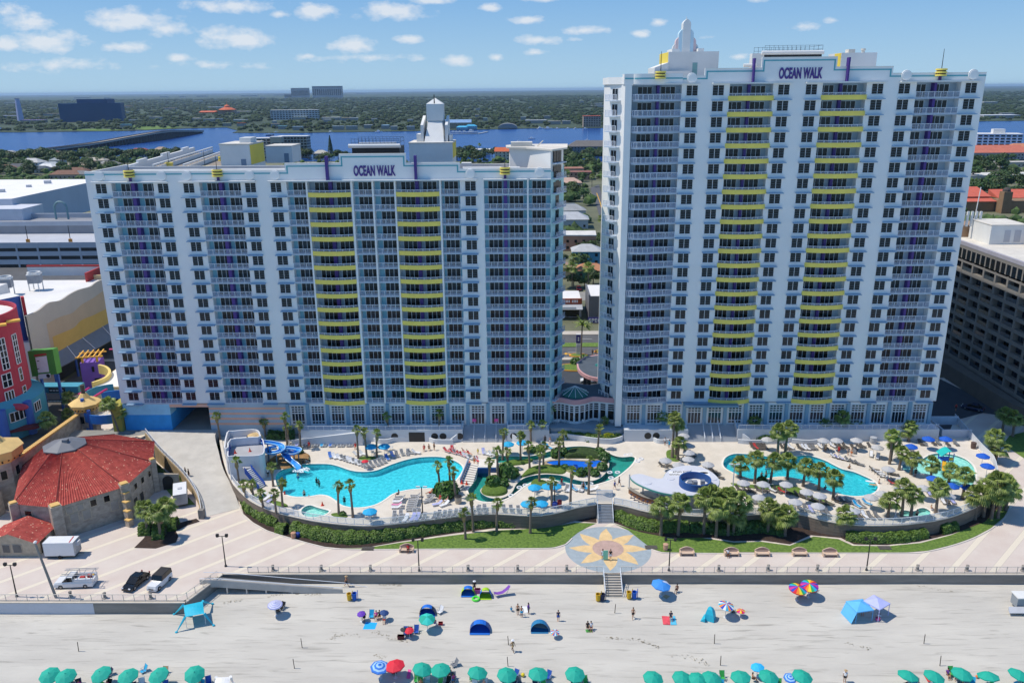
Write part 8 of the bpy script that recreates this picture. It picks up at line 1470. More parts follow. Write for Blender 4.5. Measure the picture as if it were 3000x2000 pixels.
flat('m6',[(190,610),(265,430),(550,450),(490,610)],mat('mat_cyan','12a8e8',.7,.03,2),'cyan beach mat with sandbagged corners','beach mat');flat('b3',[(640,700),(650,635),(710,635),(712,700)],CLO['white'],'pale towel behind the standing group');flat('b3',[(985,705),(1135,695),(1135,765),(990,770)],mat('towel_pale_blue','ccdcf2',.9,.05,3),'pale blue towel under the kneeling person');flat('b3',[(2130,735),(2210,740),(2220,830),(2145,825)],mat('towel_red_white','d8505c',.9,.2,2),'red and white towel beside the seated person');flat('b3',[(2215,740),(2270,735),(2290,830),(2225,830)],mat('towel_aqua','58b8d8',.9,.1,2),'aqua towel under the seated person');flat('m3',[(1240,440),(1290,360),(1440,370),(1390,470),(1260,480)],mat('towel_mint','8fcdb0',.9,.3,1.5),'patterned mint towel at the bottom edge');flat('m3',[(1270,330),(1310,275),(1390,280),(1370,330)],CLO['white'],'small white towel beside the patterned one');flat('b3',[(2140,530),(2170,510),(2220,525),(2180,555)],CLO['tan'],'tan towel below the large blue umbrella');flat('b3',[(1320,880),(1390,878),(1398,910),(1330,912)],CLO['green'],'green striped towel of the small seated group');flat('m2',[(615,500),(640,380),(680,385),(665,505)],CLO['pink'],'pink float board beside the red umbrella','float',.1);flat('m5',[(1195,290),(1215,285),(1290,370),(1250,380)],CLO['red'],'red and white towel beside a teal umbrella')
BCF=M();BCF.raw([(-.28,-.25,.22),(.28,-.25,.22),(.28,.25,.16),(-.28,.25,.16),(.28,.55,.85),(-.28,.55,.85)],[(0,1,2,3),(3,2,4,5)]);BCF=BCF.mesh('fabric',[CLO['blue']]);BCS=M();[BCS.tube([(x,-.27,0),(x,-.25,.24),(x,.25,.18),(x,.57,.88)],.025,5).tube([(x,.3,0),(x,-.1,.45),(x,.42,.5)],.022,5)for x in(-.3,.3)];BCS=BCS.mesh('frame',[mat('chair_alu','b0b3b6',.4,0)])
def bchair(z_,x,y,col,lab,rz=0,key=None):c=bat(z_,x,y);t=thing('beach_chair',lab,'beach chair',c,R(rz));o=link('fabric',BCF,t,(0,0,0),0,1.15);o.material_slots[0].link='OBJECT';o.material_slots[0].material=CLO[col];link('frame',BCS,t,(0,0,0),0,1.15)
for z_,x,y,col,lab,rz in(('b2',232,700,'black','black beach chair under the white and lilac umbrella',30),('b2',275,665,'black','second black beach chair right of the white and lilac umbrella',-20),('m6',405,320,'cyan','cyan beach chair of the crowded group',0),('m6',1250,740,'blue','left blue beach chair under the dark red umbrella',0),('m6',1350,750,'navy','middle navy beach chair under the dark red umbrella',0),('m6',1510,700,'blue','right blue beach chair beside the dark red umbrella',0),('m6',2080,210,'white','white beach chair right of the blue half tent',-40),('b4',440,545,'black','black lounger chair under the striped umbrella',20),('m2',755,545,'green','green beach chair at the bottom below the teal pair',0),('m2',1520,520,'green','green beach chair left of a teal umbrella shadow',0),('m2',2110,490,'blue','blue beach chair beside the yellow ball',-30),('m2',450,440,'navy','navy beach chair under the red umbrella',0),('m2',1265,330,'grey','grey folding chair standing alone behind the teal row',-60),('m1',1250,270,'cyan','turquoise beach chair between two left teal umbrellas',-40),('m1',855,310,'navy','navy beach chair beside the third teal umbrella',-40),('m3',490,410,'blue','blue beach chair with white towel beside a teal umbrella',-30),('m5',1520,300,'green','green beach chair between two right teal umbrellas',0),('m4',1045,350,'green','green beach chair right of the teal trio',0),('b4',885,435,'red','red beach chair under the left rainbow umbrella',0),('b4',970,410,'tan','tan beach chair under the right rainbow umbrella',-20),('m1',1500,300,'tan','tan beach chair behind the fifth teal umbrella',0)):bchair(z_,x,y,col,lab,rz)
for i,q in enumerate(UMB):
 for k,(dx,dy)in enumerate(((-.15,-.75),(.75,-.45),(1.5,.1))[:2+i%2]):
  c=Vector((q.x+dx+U(-.15,.15),q.y+dy+U(-.2,.2),q.z));a_=R(U(-35,35));t=thing('beach_chair','','beach chair',c,a_,'chairs under the teal umbrellas');o=link('fabric',BCF,t,(0,0,0),0,1.2);o.material_slots[0].link='OBJECT';o.material_slots[0].material=CLO[rnd.choice(['navy','blue','black','green','grey','white','cyan'])];link('frame',BCS,t,(0,0,0),0,1.2);ordl(t,'{} beach chair from the left in the shade of the teal umbrella row','uc')
  if(i+k)%3==0:t=person(c+Vector((0,0,-.18)),'sit','',a_,rnd.choice((0,1,1,2)),rnd.choice((0,1,2)),rnd.choice(('navy','black','red','cyan')),rnd.choice((None,'white','pink','navy')),1.03);ordl(t,'{} person from the left seated in the shade of the teal umbrella row','up')
CANS=M().lathe((0,0,.12),[(.3,0),(.36,.95),(.38,.97),(.3,.97),(.28,.3)],14,0,False).lathe((0,0,.12),[(.3,0),(.02,.01)],14).cyl((.45,.1,0),(.45,.1,1.5),.05,.05,6).mesh('trash_can',[CLO['yellow']])
for z_,x,y,col,lab in(('b2',992,570,'yellow','yellow trash can near the access ramp'),('b2',1045,565,'blue','blue trash can near the access ramp'),('b3',1455,575,'yellow','yellow trash can left of the beach stairs'),('b3',1502,575,'navy','navy trash can left of the beach stairs'),('b3',1782,552,'yellow','yellow trash can right of the beach stairs'),('b3',1838,550,'blue','blue trash can right of the beach stairs')):c=bat(z_,x,y);o=link('trash_can',CANS,None,c,0,1.1);o.material_slots[0].link='OBJECT';o.material_slots[0].material=UM['blue']if col=='blue' else CLO[col]if col!='yellow' else mat('can_yellow','d0a81e',.6,.05,2);tag(o,lab,'trash can')
STK=M().cyl((0,0,-.2),(0,0,1.5),.055,.05,6).mesh('wooden_stake',[mat('stake_brown','4a4338',.9,.15,3)])
for z_,x,y in(('b2',490,1072),('b2',408,1290),('b3',506,1040),('b3',500,1265),('b3',1632,703),('b4',320,748),('b4',360,890),('b4',1695,747),('b4',1800,893),('b1',678,1195)):c=bat(z_,x,y);o=link('wooden_stake',STK,None,c);o.rotation_euler=(R(U(-4,4)),R(U(-6,4)),0);tag(o,'','stake','stakes in the sand');ordl(o,'{} thin wooden stake from the left standing in the open sand','sk')
c=bat('b3',440,520);t=thing('hammock','purple and white hammock chair on a stand below the seawall','hammock',c,R(18));m=M();m.mt(0);P=[(-1.3,.75),(-.7,.55),(0,.6),(.6,.95),(1.2,1.5)];m.strip([(x,-.35,z)for x,z in P],[(x,.35,z)for x,z in P]);m.build('sling',CLO['purple'],t);m=M();m.tube([(-1.4,0,.8),(-1,0,.05),(.6,0,.05),(1.35,0,1.6)],.04,6);m.build('stand',LFR,t)
for z_,x,y,r,mt_,lab in(('m2',2220,470,.26,CLO['yellow'],'yellow beach ball beside the blue chair'),('m5',1810,330,.2,CLO['orange'],'small orange bundle between two right teal umbrellas')):c=bat(z_,x,y);tag(M().ball((0,0,r),r,r,r,12,8).build('beach_ball',mt_,None,True,c),lab,'ball')
c=bat('b3',160,560);o=link('swim_ring',TUBE,None,c+Vector((0,0,.14)),0,1.2);o.material_slots[0].link='OBJECT';o.material_slots[0].material=mat('ring_lime','5fe04a',.5,.03,2);tag(o,'lime green swim ring in front of the left tent group','swim ring')
for z_,x,y,sx,sy,h_,col,lab in(('m6',1130,840,.9,.5,.55,mat('wagon_maroon','5c1c24',.7,.1,2),'maroon folding wagon beside the blue beach chairs'),('m6',2110,490,.6,.35,.4,CLO['red'],'red cooler box beside the seated bather'),('m7',1420,1120,.5,.35,.4,CLO['pink'],'pink cooler in front of the lilac canopy'),('b3',178,490,.8,.5,.7,CLO['pink'],'pink beach cart between the two green tents'),('m7',1470,980,.5,.3,.35,CLO['white'],'white cooler under the lilac canopy')):c=bat(z_,x,y);m=M();m.box(-sx/2,sx/2,-sy/2,sy/2,.06,h_).box(-sx/2-.03,sx/2+.03,-sy/2-.03,sy/2+.03,h_*.82,h_);[m.cyl((x2,-sy/2-.02,.1),(x2,sy/2+.02,.1),.1,.1,8)for x2 in(-sx*.35,sx*.35)];tag(m.build('cooler' if 'cooler' in lab else 'beach_wagon',col,None,False,c),lab,'cooler' if 'cooler' in lab else 'wagon')
c=bat('m8',1020,860);t=thing('rental_stand','white rental stand with teal umbrellas cut by the right edge','stand',(c.x+1.6,c.y+1.0,c.z));m=M();m.box(-1.9,2.5,-.8,.8,.5,2.1);m.build('box',mat('stand_grey','8e969e',.6,.06,1),t);M().prism([(-2.0,-.95),(2.6,-.95),(2.6,.95),(-2.0,.95)],2.1,2.25).build('roof',PENT,t);m=M();m.prism([(-3.6,-2.0),(-1.2,-2.0),(-1.0,-1.0),(-3.2,-1.0)],.45,[.5,.5,.9,.9]);m.build('ramp_board',mat('board_grey','b7bac0',.7,.04,1),t);[link('umbrella',UCAN,t,(x,y,z),0,.9)for x,y,z in((.4,-1.5,1.3),(.6,-2.3,.9))];[recolor(t,'umbrella',UM['teal'])]
for z_,x,y,pose,lab,rz,sk,ha,bo,to,hat in(('b3',535,690,'sit','child in blue sitting left of the standing group on the beach',180,0,1,'cyan','cyan',None),('b3',605,722,'stand','woman in dark bikini bending in the beach group',0,1,1,'black',None,None),('b3',645,747,'stand','man in light blue shorts in the beach group',0,1,1,'cyan',None,None),('b3',718,712,'stand','person in dark wrap standing right in the beach group',60,2,0,'grey','purple',None),('b3',1033,792,'stand','person in navy shirt bending over the pale blue towel',0,0,0,'blue','navy',None),('b3',1825,762,'walk','slim person in dark shorts walking below the beach stairs',0,1,1,'black',None,None),('b3',550,1112,'walk','person in dark dress and pale hat walking across the beach',40,2,0,'tan','tan','white'),('b3',1345,880,'sit','person in dark clothes of the small seated group',0,2,0,'black','black',None),('b3',1380,880,'sit','person with pale top of the small seated group',0,1,0,'navy','white',None),('b3',2290,480,'sit','person seated right of the large blue umbrella',-30,2,0,'black',None,None),('b3',2225,770,'sit','person in navy seated on the aqua towel',0,1,0,'navy','navy',None),('b2',962,425,'walk','man in straw hat at the foot of the access ramp',90,1,1,'black',None,'tan'),('m6',235,370,'sit','person in black seated under the purple umbrella',0,2,0,'black','black',None),('m6',530,350,'sit','person in pink top seated in the crowded group',0,0,1,'black','pink',None),('m6',610,340,'sit','person in black seated behind the striped towel',0,1,0,'black','black',None),('m6',730,430,'sit','person in red and white of the crowded group',0,1,1,'red','white',None),('m6',1965,520,'sit','bather seen from behind under the pale turquoise umbrella',180,1,0,'blue',None,None),('m7',1090,830,'stand','person at the corner of the light blue canopy',90,1,1,'orange',None,None),('m7',850,900,'sit','person seated in the shade of the light blue canopy',0,1,0,'red','red',None),('m5',290,380,'stand','person in white with straw hat at the bottom edge',-20,1,2,'black','white','tan'),('m2',1215,470,'sit','person seated right of the second teal umbrella of the middle pair',-40,2,0,'red','red',None),('m5',1470,320,'sit','left person seated between two right teal umbrellas',0,1,0,'black','purple',None),('m5',1545,330,'sit','right person seated between two right teal umbrellas',0,1,1,'green','pink',None),('m4',1390,370,'sit','bare-backed person beside a teal umbrella',90,1,0,'black',None,None),('b3',145,450,'sit','person in white hat between the two green tents',0,2,0,'black','black','white'),('z7',1185,1390,'stand','person holding the mint green board on the medallion',20,2,0,'white','white',None),('z7',1250,1393,'walk','woman in dark top and white shorts on the medallion',0,1,0,'white','black',None)):
 c=bat(z_,x,y)if z_!='z7' else at(z_,x,y,.02);person(c,pose,lab,R(rz),sk,ha,bo,to,.7 if 'child' in lab else 1.05,hat)
c=at('z7',1207,1388);m=M();m.ob((0,-.3),.75,.09,.15,1.75,.1);tag(m.build('body_board',mat('board_mint','8ad2b0',.5,.06,3),None,False,(c.x,c.y,0)),'mint green body board held upright on the medallion','board')
for z_,x,y,lab,to in(('z6',1558,1312,'person in red seated on the first bench','red'),('z8',82,1236,'person with white towel seated on the third bench','white')):c=at(z_,x,y,.25);person((c.x,c.y-.15,.02),'sit',lab,0,2,0,'black',to,1.05)
# ================================================================= THE TOWN BEHIND, RIVER AND FAR SHORE
BK=thing('apartment_block','long beige apartment block with dark balconies at the right edge','building');BW=mat('block_beige','7f7b75',.85,.05,.2);BX=111.0
m=M();m.mt(0).box(BX,BX+.6,160,232,29.6,34).box(BX+1.6,BX+26,160,232,0,33.2);nF=9;fz=lambda k:4.6+k*2.78
for k in range(nF+1):m.box(BX,BX+1.59,160,232,fz(k)-.55,fz(k)+.35)
for i in range(15):y=160+i*5.1;m.box(BX-.02,BX+1.58,y-.35,y+.35,4.0,29.7)
m.mt(1).box(BX-.06,BX+.62,160,232,33.2,34.1).mt(2).box(BX+1,BX+26,160.1,232,33.21,33.4);m.build('wall',[BW,mat('block_fascia','a5a2ab',.7,.05,.5),ROOFG],BK)
wm_=M();wm_.mt(0).box(1.3,1.62,-2.1,2.1,.36,2.2);wm_.mt(1).box(1.27,1.3,-.06,.06,.36,2.2).box(1.27,1.3,-1.2,-1.1,.36,2.2).box(1.27,1.3,1.1,1.2,.36,2.2);wa=wm_.mesh('window',[GLS2,mat('block_mullion','4a4641',.6,.05,1)])
bb_=M();bb_.mt(0).box(1.4,1.6,-2.1,2.1,.36,2.2).mt(1).box(.05,.12,-2.1,2.1,.36,1.3);wb=bb_.mesh('balcony',[GLS,mat('balcony_glass_dark','39434c',.2,.2,1)])
for k in range(nF):
 for i in range(14):
  if i<11:link('window' if(i%2)else 'balcony',wa if i%2 else wb,BK,(BX,160+(i+.5)*5.1,fz(k)))
m=M();[m.box(BX-.03,BX+.3,163+i*2.2,164.6+i*2.2,30.0,32.4)for i in range(30)];m.build('attic_glazing',GLS,BK)
m=M();m.mt(0).box(BX+6,BX+15,206,216,33.4,38.2).mt(1).box(BX+5.9,BX+15.1,205.9,216.1,38.2,38.4).mt(2).box(BX+9.5,BX+11,205.95,206,34,37).box(BX+12,BX+13.6,205.95,206,34,37);m.build('roof_house',[PENT,ROOFG,CON],BK);m=M();m.box(BX+4,BX+10,217,224,33.4,36.6).box(BX+17,BX+24,196,214,33.4,36.4);m.build('roof_block',mat('roof_tan','a38468',.8,.05,.4),BK);m=M();[m.box(BX+3+i*1.1,BX+3.5+i*1.1,214.5,215,36.6,40.5)for i in range(5)];m.tube([(BX+9,220,36),(BX+10,221,46)],.12,6);m.build('antenna',PENT,BK)
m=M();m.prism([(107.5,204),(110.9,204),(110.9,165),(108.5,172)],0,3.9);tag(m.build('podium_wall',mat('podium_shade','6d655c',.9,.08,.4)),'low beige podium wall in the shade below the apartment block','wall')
SH=thing('shop','white-roofed shop with rust red sign band seen between the towers','shop');SHX=mat('shop_grey','6b6c70',.85,.05,.4)
m=M();m.mt(0).box(10,18.4,260,275,0,5.2).mt(1).box(10,18.4,259.9,275,5.21,5.3);m.build('wall',[CON,WROOF],SH);m=M();m.mt(0).box(9.9,18.5,259.5,259.95,4.6,6.4).mt(1);[m.box(11.6+k*.52,11.6+k*.52+.34,259.42,259.48,5.1,5.9)for k in range(11)if k!=6];m.build('sign',[mat('sign_rust','a3512f',.8,.06,1),SIGNW],SH);m=M();m.mt(0).prism([(9.8,257),(18.6,257),(18.6,259.6),(9.8,259.6)],3.3,[3.4,3.4,4.5,4.5]).mt(1).box(12,16.5,256.95,257,3.5,4.2);m.build('awning',[mat('awning_grey','a8adb3',.8,.04,1),SIGNW],SH);M().box(10.8,17.6,259.8,259.98,.3,3).build('shop_window',GLS,SH)
S2=thing('shop','grey shop with white roof and purple sign wall seen between the towers','shop');m=M();m.mt(0).box(20.5,36,256,272,0,8.0).mt(1).box(20.8,36,256.4,272,8.01,8.05).mt(0).box(20.4,20.8,256,272,8,8.5);m.build('wall',[SHX,WROOF],S2);M().box(25,34,255.9,256,.4,5).build('shop_window',GLS,S2);m=M();m.box(20,34,252.6,252.9,0,1.9);o=m.build('sign_wall',mat('sign_purple','2f2a78',.7,.05,1),S2);me=text_mesh('SPECK',5.4,1.2,.06,SIGNW,'lettering',.02);link('lettering',me,o,(23.0,252.56,.35))
c=at('b5',255,985);t=thing('pylon_sign','white and purple pylon sign in the driveway','sign',(c.x,c.y,0));m=M();m.mt(0).box(-.6,.6,-.3,.3,0,6.2).mt(1).box(-.62,.62,-.32,.32,3.6,6.0).mt(0).box(-.2,.2,-.36,-.33,4.2,5.4).mt(2).box(-.55,.55,-.34,-.32,1.0,3.0);m.build('panel',[PENT,MATS['sign_purple'],CON],t)
c=at('b5',408,960);t=thing('stop_sign','red octagonal stop sign beside the driveway','sign',(c.x,c.y,0));M().cyl((0,0,0),(0,0,2.2),.05,.05,6).build('post',CON,t);M().cyl((0,-.05,2.5),(0,-.1,2.5),.5,.5,8).build('plate',mat('stop_red','b01c22',.5,.03,1),t)
for z_,x,y,r,lab in(('b5',240,1070,5.2,'yellow kerbed planting island in the driveway'),('b5',255,990,2.6,'small yellow kerbed island under the pylon sign'),('b5',410,965,2.2,'yellow kerbed corner under the stop sign')):c=at(z_,x,y);m=M();m.mt(0).lathe((0,0,.05),[(r,0),(r,.25),(r-.4,.25)],24,0,True,1,.6).mt(1).lathe((0,0,.31),[(r-.45,0),(.1,.05)],20,0,True,1,.6);tag(m.build('traffic_island',[mat('kerb_yellow','d6932a',.8,.06,1),GRS],None,False,c),lab,'traffic island')
def house(z_,x,y,w_,d_,h_,roof,wall,label,key=None,kind='hip',a_=0,rz=None):
 c=at(z_,x,y,0);t=thing('house',label,'house',(c.x,c.y+d_/2,-.2),a_);wm2=mat('wall_'+wall,wall,.85,.06,.2);rm2=mat('roof_'+roof,roof,.85,.1,.3)
 M().box(-w_/2,w_/2,-d_/2,d_/2,0,h_).build('wall',wm2,t);m=M();e=.6;hr=rz or min(w_,d_)*.28;W_,D_=w_/2+e,d_/2+e
 if kind=='flat':m.box(-W_+.4,W_-.4,-D_+.4,D_-.4,h_+.01,h_+.5)
 else:
  r0=max(0,W_-D_)*(1 if kind=='hip' else 0);r1=W_ if kind=='gable' else max(.1,W_-D_*.9);v_=[(-W_,-D_,h_),(W_,-D_,h_),(W_,D_,h_),(-W_,D_,h_),(-r1,0,h_+hr),(r1,0,h_+hr)];m.raw(v_,[(0,1,5,4),(2,3,4,5),(1,2,5),(3,0,4),(3,2,1,0)])
 m.build('roof',rm2,t)
 m=M();n=max(2,int(w_/3.5));[m.box(-w_/2+(i+.5)*w_/n-.6,-w_/2+(i+.5)*w_/n+.6,-d_/2-.05,-d_/2-.005,zf+.9,zf+2.2)for i in range(n)for zf in[3*q for q in range(max(1,int(h_/3)))]];m.build('window',GLS,t)
 if key:ordl(t,label,key)
 return t
OR,BR,GY,WH,RD='c4643a','7d5c4c','9a9c9d','d9d9d6','b0504a'
for q in((345,840,26,14,5,OR,'c9b8a0'),(575,830,18,13,5,'8d6c58','c2b49c'),(340,955,22,14,6,'b9b9b6','c9cdd0'),(560,960,18,10,4,'a8aeb3','8aa0ac'),(520,985,17,10,4,WH,'b0b6b8'),(860,1040,20,12,4,BR,'b09a88'),(1590,820,24,13,6,RD,'c7b7a6'),(1840,815,14,10,8,'a8927c','b09c86'),(70,815,20,10,4,GY,'c2c4c2'),(180,990,22,12,4,'585b60','9a9c98'),(740,1075,26,12,4,BR,'a89a8c'),(980,940,18,11,4,'8a5c50','b8a898'),(870,965,22,9,4,'a59b88','b5ac9a'),(905,1072,20,10,4,'707274','a7a8a4'),(40,1000,18,11,4,'8a6a58','b0a494'),(440,1010,20,10,4,'3f4c58','98a2a8'),(1080,905,24,10,4,'b2aa9c','bcb4a6'),(1230,950,20,10,4,'8f8f8c','b8b4ac'),(640,905,14,10,4,'90989c','a8b2b8')):house('c3',*q[:2],q[2],q[3],q[4],q[5],q[6],'{} low house from the left among the trees beyond the garage','hA','hip',U(-.2,.2))
for z_,x,y,w_,d_,h_,rf,wl,lab,kd in(('b5',205,80,17,11,4,GY,'b9bcc0','grey roofed house furthest up the gap between the towers','hip'),('b5',190,60,14,8,4,'5d6872','8796a2','slate roofed house between the towers','hip'),('b5',200,155,20,12,5,'b0b3b6','aab0b4','pale hip roofed house between the towers','hip'),('b5',190,300,26,12,7,'cfccc6','c08a70','two storey pink flat roofed house between the towers','flat'),('b5',312,395,12,9,6,'aeb0b0','4f94b4','blue house with grey hip roof between the towers','hip'),('b5',338,480,12,8,3.2,'b07a58','3f6b55','green house with brown hip roof between the towers','hip'),('b5',148,480,11,9,3.5,'9b8272','b09878','beige house beside the shorter tower','hip'),('c7',1900,880,26,16,5,'9c6c58','a88a78','brown flat roofed house right of the shorter tower top','flat'),('c7',2020,930,18,12,6,'8f5e50','a08070','dark brown house by the street bend','flat'),('c7',1870,1010,24,12,4,'c0a08e','c2a896','pinkish roofed house at the end of the street','hip'),('c7',2120,680,52,22,9,'6a6764','8a8680','large grey roofed apartment group near the river','hip'),('c7',940,680,44,18,5,'d6d2c6','b8b2a6','pale flat roofed hall behind the shorter tower roof','flat'),('c7',1290,735,24,14,9,OR,'d8c4a0','orange roofed Spanish style hotel behind the shorter tower','gable'),('c4',1520,845,16,12,6,'b5b0a2','a8a498','pale gabled roof beside the purple fin','hip'),('z3',2180,1100,70,24,7,'c2705a','c4a890','long orange roofed hall on the right','hip'),('z3',2330,1085,24,14,10,'c2805a','d0b890','orange roofed block at the right edge','hip'),('z3',2240,1245,60,22,4,'cfccc4','b8b4ac','long white flat roof among the trees on the right','flat'),('z3',2300,1150,30,12,4,'bdb9ae','b0aca2','pale flat roof behind the white hall on the right','flat')):house(z_,x,y,w_,d_,h_,rf,wl,lab,None,kd,U(-.1,.1))
CH=thing('church','brown church with orange roofs and domed bell tower on the right','church',(282,492,-.2));cw_=mat('church_stone','8a6f52',.9,.1,.3);m=M();m.box(-2.5,22,-6,6,0,7).box(-26,-3,0,16,0,6);m.build('wall',cw_,CH);m=M();m.prism([(-27,-1),(-2,-1),(-2,17),(-27,17)],6,[6.1,6.1,9,9]).prism([(-20,6),(-2,6),(-2,24),(-20,24)],8,[8.1,8.1,12,12]).prism([(2,6.2),(30,6.2),(30,18),(2,18)],7,[7.2,7.2,11,11]);m.build('roof',mat('roof_terracotta','c4604a',.85,.08,.3),CH);m=M();m.mt(0).box(-3.2,1.8,-8.5,-3.5,0,12.5).mt(1).lathe((-.7,-6,12.5),[(2.2,0),(2.1,1.2),(1.2,2.2),(.05,2.5)],10);m.build('bell_tower',[cw_,mat('church_dome','4a4540',.8,.08,.5)],CH)
def slabb(name,label,c,w_,d_,h_,wall,rows_,cols_,a_=0,glass=None,cat='building',roofm=None):
 t=thing(name,label,cat,c,a_);mm=mat('wall_'+wall,wall,.7,.06,.05);M().box(-w_/2,w_/2,-d_/2,d_/2,-1,h_).build('wall',mm,t);M().box(-w_/2-.3,w_/2+.3,-d_/2-.3,d_/2+.3,h_,h_+.8).build('roof',roofm or WROOF,t);m=M();gm=glass or GLS
 for j in range(rows_):
  for i in range(cols_):x0=-w_/2+(i+.15)*w_/cols_;z0=h_*(j+.25)/rows_;m.box(x0,x0+.7*w_/cols_,-d_/2-.12,-d_/2-.01,z0,z0+.5*h_/rows_).box(w_/2+.01,w_/2+.12,-d_/2+(i+.2)*d_/cols_,-d_/2+(i+.8)*d_/cols_,z0,z0+.5*h_/rows_)
 m.build('window',gm,t);return t
c=at('c4',880,850);slabb('apartment_block','left angled wing of the tan apartment block on the near river bank',(c.x,c.y+12,0),30,14,22,'a9a59c',7,6,.35);c=at('c4',1025,850);slabb('apartment_block','plain beige stair tower of the apartment block on the near river bank',(c.x,c.y+6,0),12,10,23.5,'b0a590',1,1,0);c=at('c4',1215,825);slabb('apartment_block','right wing of the tan apartment block on the near river bank',(c.x,c.y+8,0),34,14,22.5,'a9a294',7,9,-.05)
slabb('apartment_block','white stepped apartment tower beyond the taller hotel tower',(536,962,0),46,22,18.5,'cfd3da',6,8,-.25);c=at('b6',260,262);M().box(c.x-6,c.x+6,c.y-5,c.y+5,18,24).build('roof_core',PENT,sc.objects['apartment_block.004']if 'apartment_block.004' in sc.objects else None).location=(-c.x,-c.y,0)
BLG=mat('blue_mirror_glass','06406c',.5,.1,.02);slabb('office_tower','dark blue glass office block on the far shore at the left',(-1160,2262,0),150,60,46,'0a446e',12,1,.28,BLG,'office',BLG);m=M();m.box(-1190,-1110,2245,2290,46.8,57);o=m.build('upper_storey',BLG,sc.objects['office_tower']);o.matrix_parent_inverse=sc.objects['office_tower'].matrix_basis.inverted()
slabb('hotel_slab','long white hotel slab on the far shore',(-615,2262,0),125,24,24,'b9bec6',5,16,.06);slabb('apartment_block','pink apartment block with red roof on the far shore right of centre',(132,1670,0),34,24,20,'b3a094',6,7,0,None,'building',mat('roof_redtile','b8563e',.8,.08,.3))
for x0,x1,h_,lab in((1225,1340,105,'grey silo-like tower block on the horizon'),(1485,1690,120,'white ribbed tower block on the horizon'),(1140,1225,45,'low white block beside the towers on the horizon')):a_,b2=at('c4',x0,150),at('c4',x1,150);slabb('tower_block',lab,(a_.lerp(b2,.5).x,a_.y,0),(b2-a_).length,60,h_,'9c9aa0',1,14,0)
c=at('c3',240,410);t=thing('monument','slim pale tapering tower on the far shore at the left edge','tower',(c.x,c.y,0));M().lathe((0,0,0),[(9,0),(6.5,48),(5.5,58),(7,60)],8).build('shaft',mat('monument_pale','a9aed0',.7,.04,.1),t)
c=at('c4',460,330);t=thing('domed_building','orange domed building on the far shore','building',(c.x,c.y,0));orm=mat('orange_dome','c9653f',.8,.06,.1);M().box(-28,28,-12,12,0,14).build('wall',mat('dome_wall','a08878',.8,.05,.1),t);m=M();m.lathe((0,0,14),[(30,0),(17,6),(10,8),(9.5,12),(6,15),(.5,17)],12);m.cyl((0,0,30),(0,0,42),.8,.3,5);m.build('dome',orm,t);M().prism([(-90,-25),(-35,-25),(-35,0),(-90,0)],6,[7,7,11,11]).build('wing_roof',orm,t)
c=at('c7',1300,425);t=thing('boat_shed','grey barrel roofed boat shed on the far shore','shed',(c.x,c.y+15,0));m=M();P=[(19*math.cos(math.pi*i/12),9*math.sin(math.pi*i/12))for i in range(13)];m.strip([(x,-14,z)for x,z in P],[(x,14,z)for x,z in P]);m.raw([(x,-14,z)for x,z in P],[tuple(range(13))]);m.build('shell',mat('shed_grey','8a8b8c',.7,.08,.1),t)
c=at('c7',810,420);house('c7',810,425,52,20,11,'7f9fc4','9c9080','tan marina hall with pale blue roof on the far shore',None,'gable');house('c7',940,435,22,12,6,'3f9fc4','8fb4bc','turquoise roofed restaurant on the marina pier',None,'hip');house('c7',850,440,20,9,5,'4fb4dc','8fb4bc','bright blue roofed pavilion on the marina pier',None,'hip')
a_,b2=at('c7',740,485,-1),at('c7',1045,480,-1);tag(M().wall([(a_.x,a_.y),(b2.x-6,b2.y),(b2.x+8,b2.y+60)],-1.4,.2,3).build('dock',mat('dock_white','c4c4c0',.9,.05,.2)),'white floating dock in front of the marina','dock')
HUL=mat('hull_white','dfe1e3',.3,.02,1);HUD=mat('hull_dark','22262c',.4,.05,1)
def boat(z_,x,y,L_,label,key=None,mast=0,dark=False,rz=0):
 c=at(z_,x,y,-1.2);t=thing('boat',label,'boat',(c.x,c.y,-1.2),rz);m=M();S=[(-.5,.28,.9),(-.2,.32,.9),(.2,.28,1.0),(.5,.02,1.3)];R_=[[(s*L_,-w_*L_*.5,h_*L_*.11),(s*L_,-w_*L_*.3,-.3),(s*L_,w_*L_*.3,-.3),(s*L_,w_*L_*.5,h_*L_*.11)]for s,w_,h_ in S]
 for p,q in zip(R_,R_[1:]):[m.face(p[k],p[k+1],q[k+1],q[k])for k in range(3)];m.face(p[3],p[0],q[0],q[3])
 m.face(*R_[0]);m.build('hull',HUD if dark else HUL,t);m=M();m.box(-.25*L_,.12*L_,-.1*L_,.1*L_,L_*.08,L_*.24).box(-.2*L_,.02*L_,-.07*L_,.07*L_,L_*.24,L_*.3);m.build('cabin',HUL,t)
 if mast:M().cyl((.05*L_,0,0),(.05*L_,0,mast),.12,.06,5).build('mast',PENT,t)
 if key:ordl(t,label,key)
boat('c7',1410,557,8,'small white motorboat alone on the river between the towers');boat('c7',1540,530,11,'wide white pontoon boat on the river between the towers');boat('c7',2084,545,8,'white sailboat with bare mast on the river',None,16);boat('c4',945,580,14,'dark hulled boat left of the tan apartment block',None,0,True)
for x,y,L_ in((770,468,12),(800,465,10),(835,468,12),(880,470,14),(950,472,22)):boat('c7',x,y,L_,'{} white boat from the left at the marina dock','mb')
for z_,x,y,L_ in(('c7',1622,428,13),('c7',1700,432,16),('c7',1792,430,10),('c7',1895,428,8),('c7',1970,430,8),('c7',2065,430,9),('c7',35,462,12),('c4',1640,540,10),('c4',1015,545,9),('c4',2195,540,14)):boat(z_,x,y,L_,'{} white boat from the left moored along the far shore','fb',0,False,U(-.5,.5))
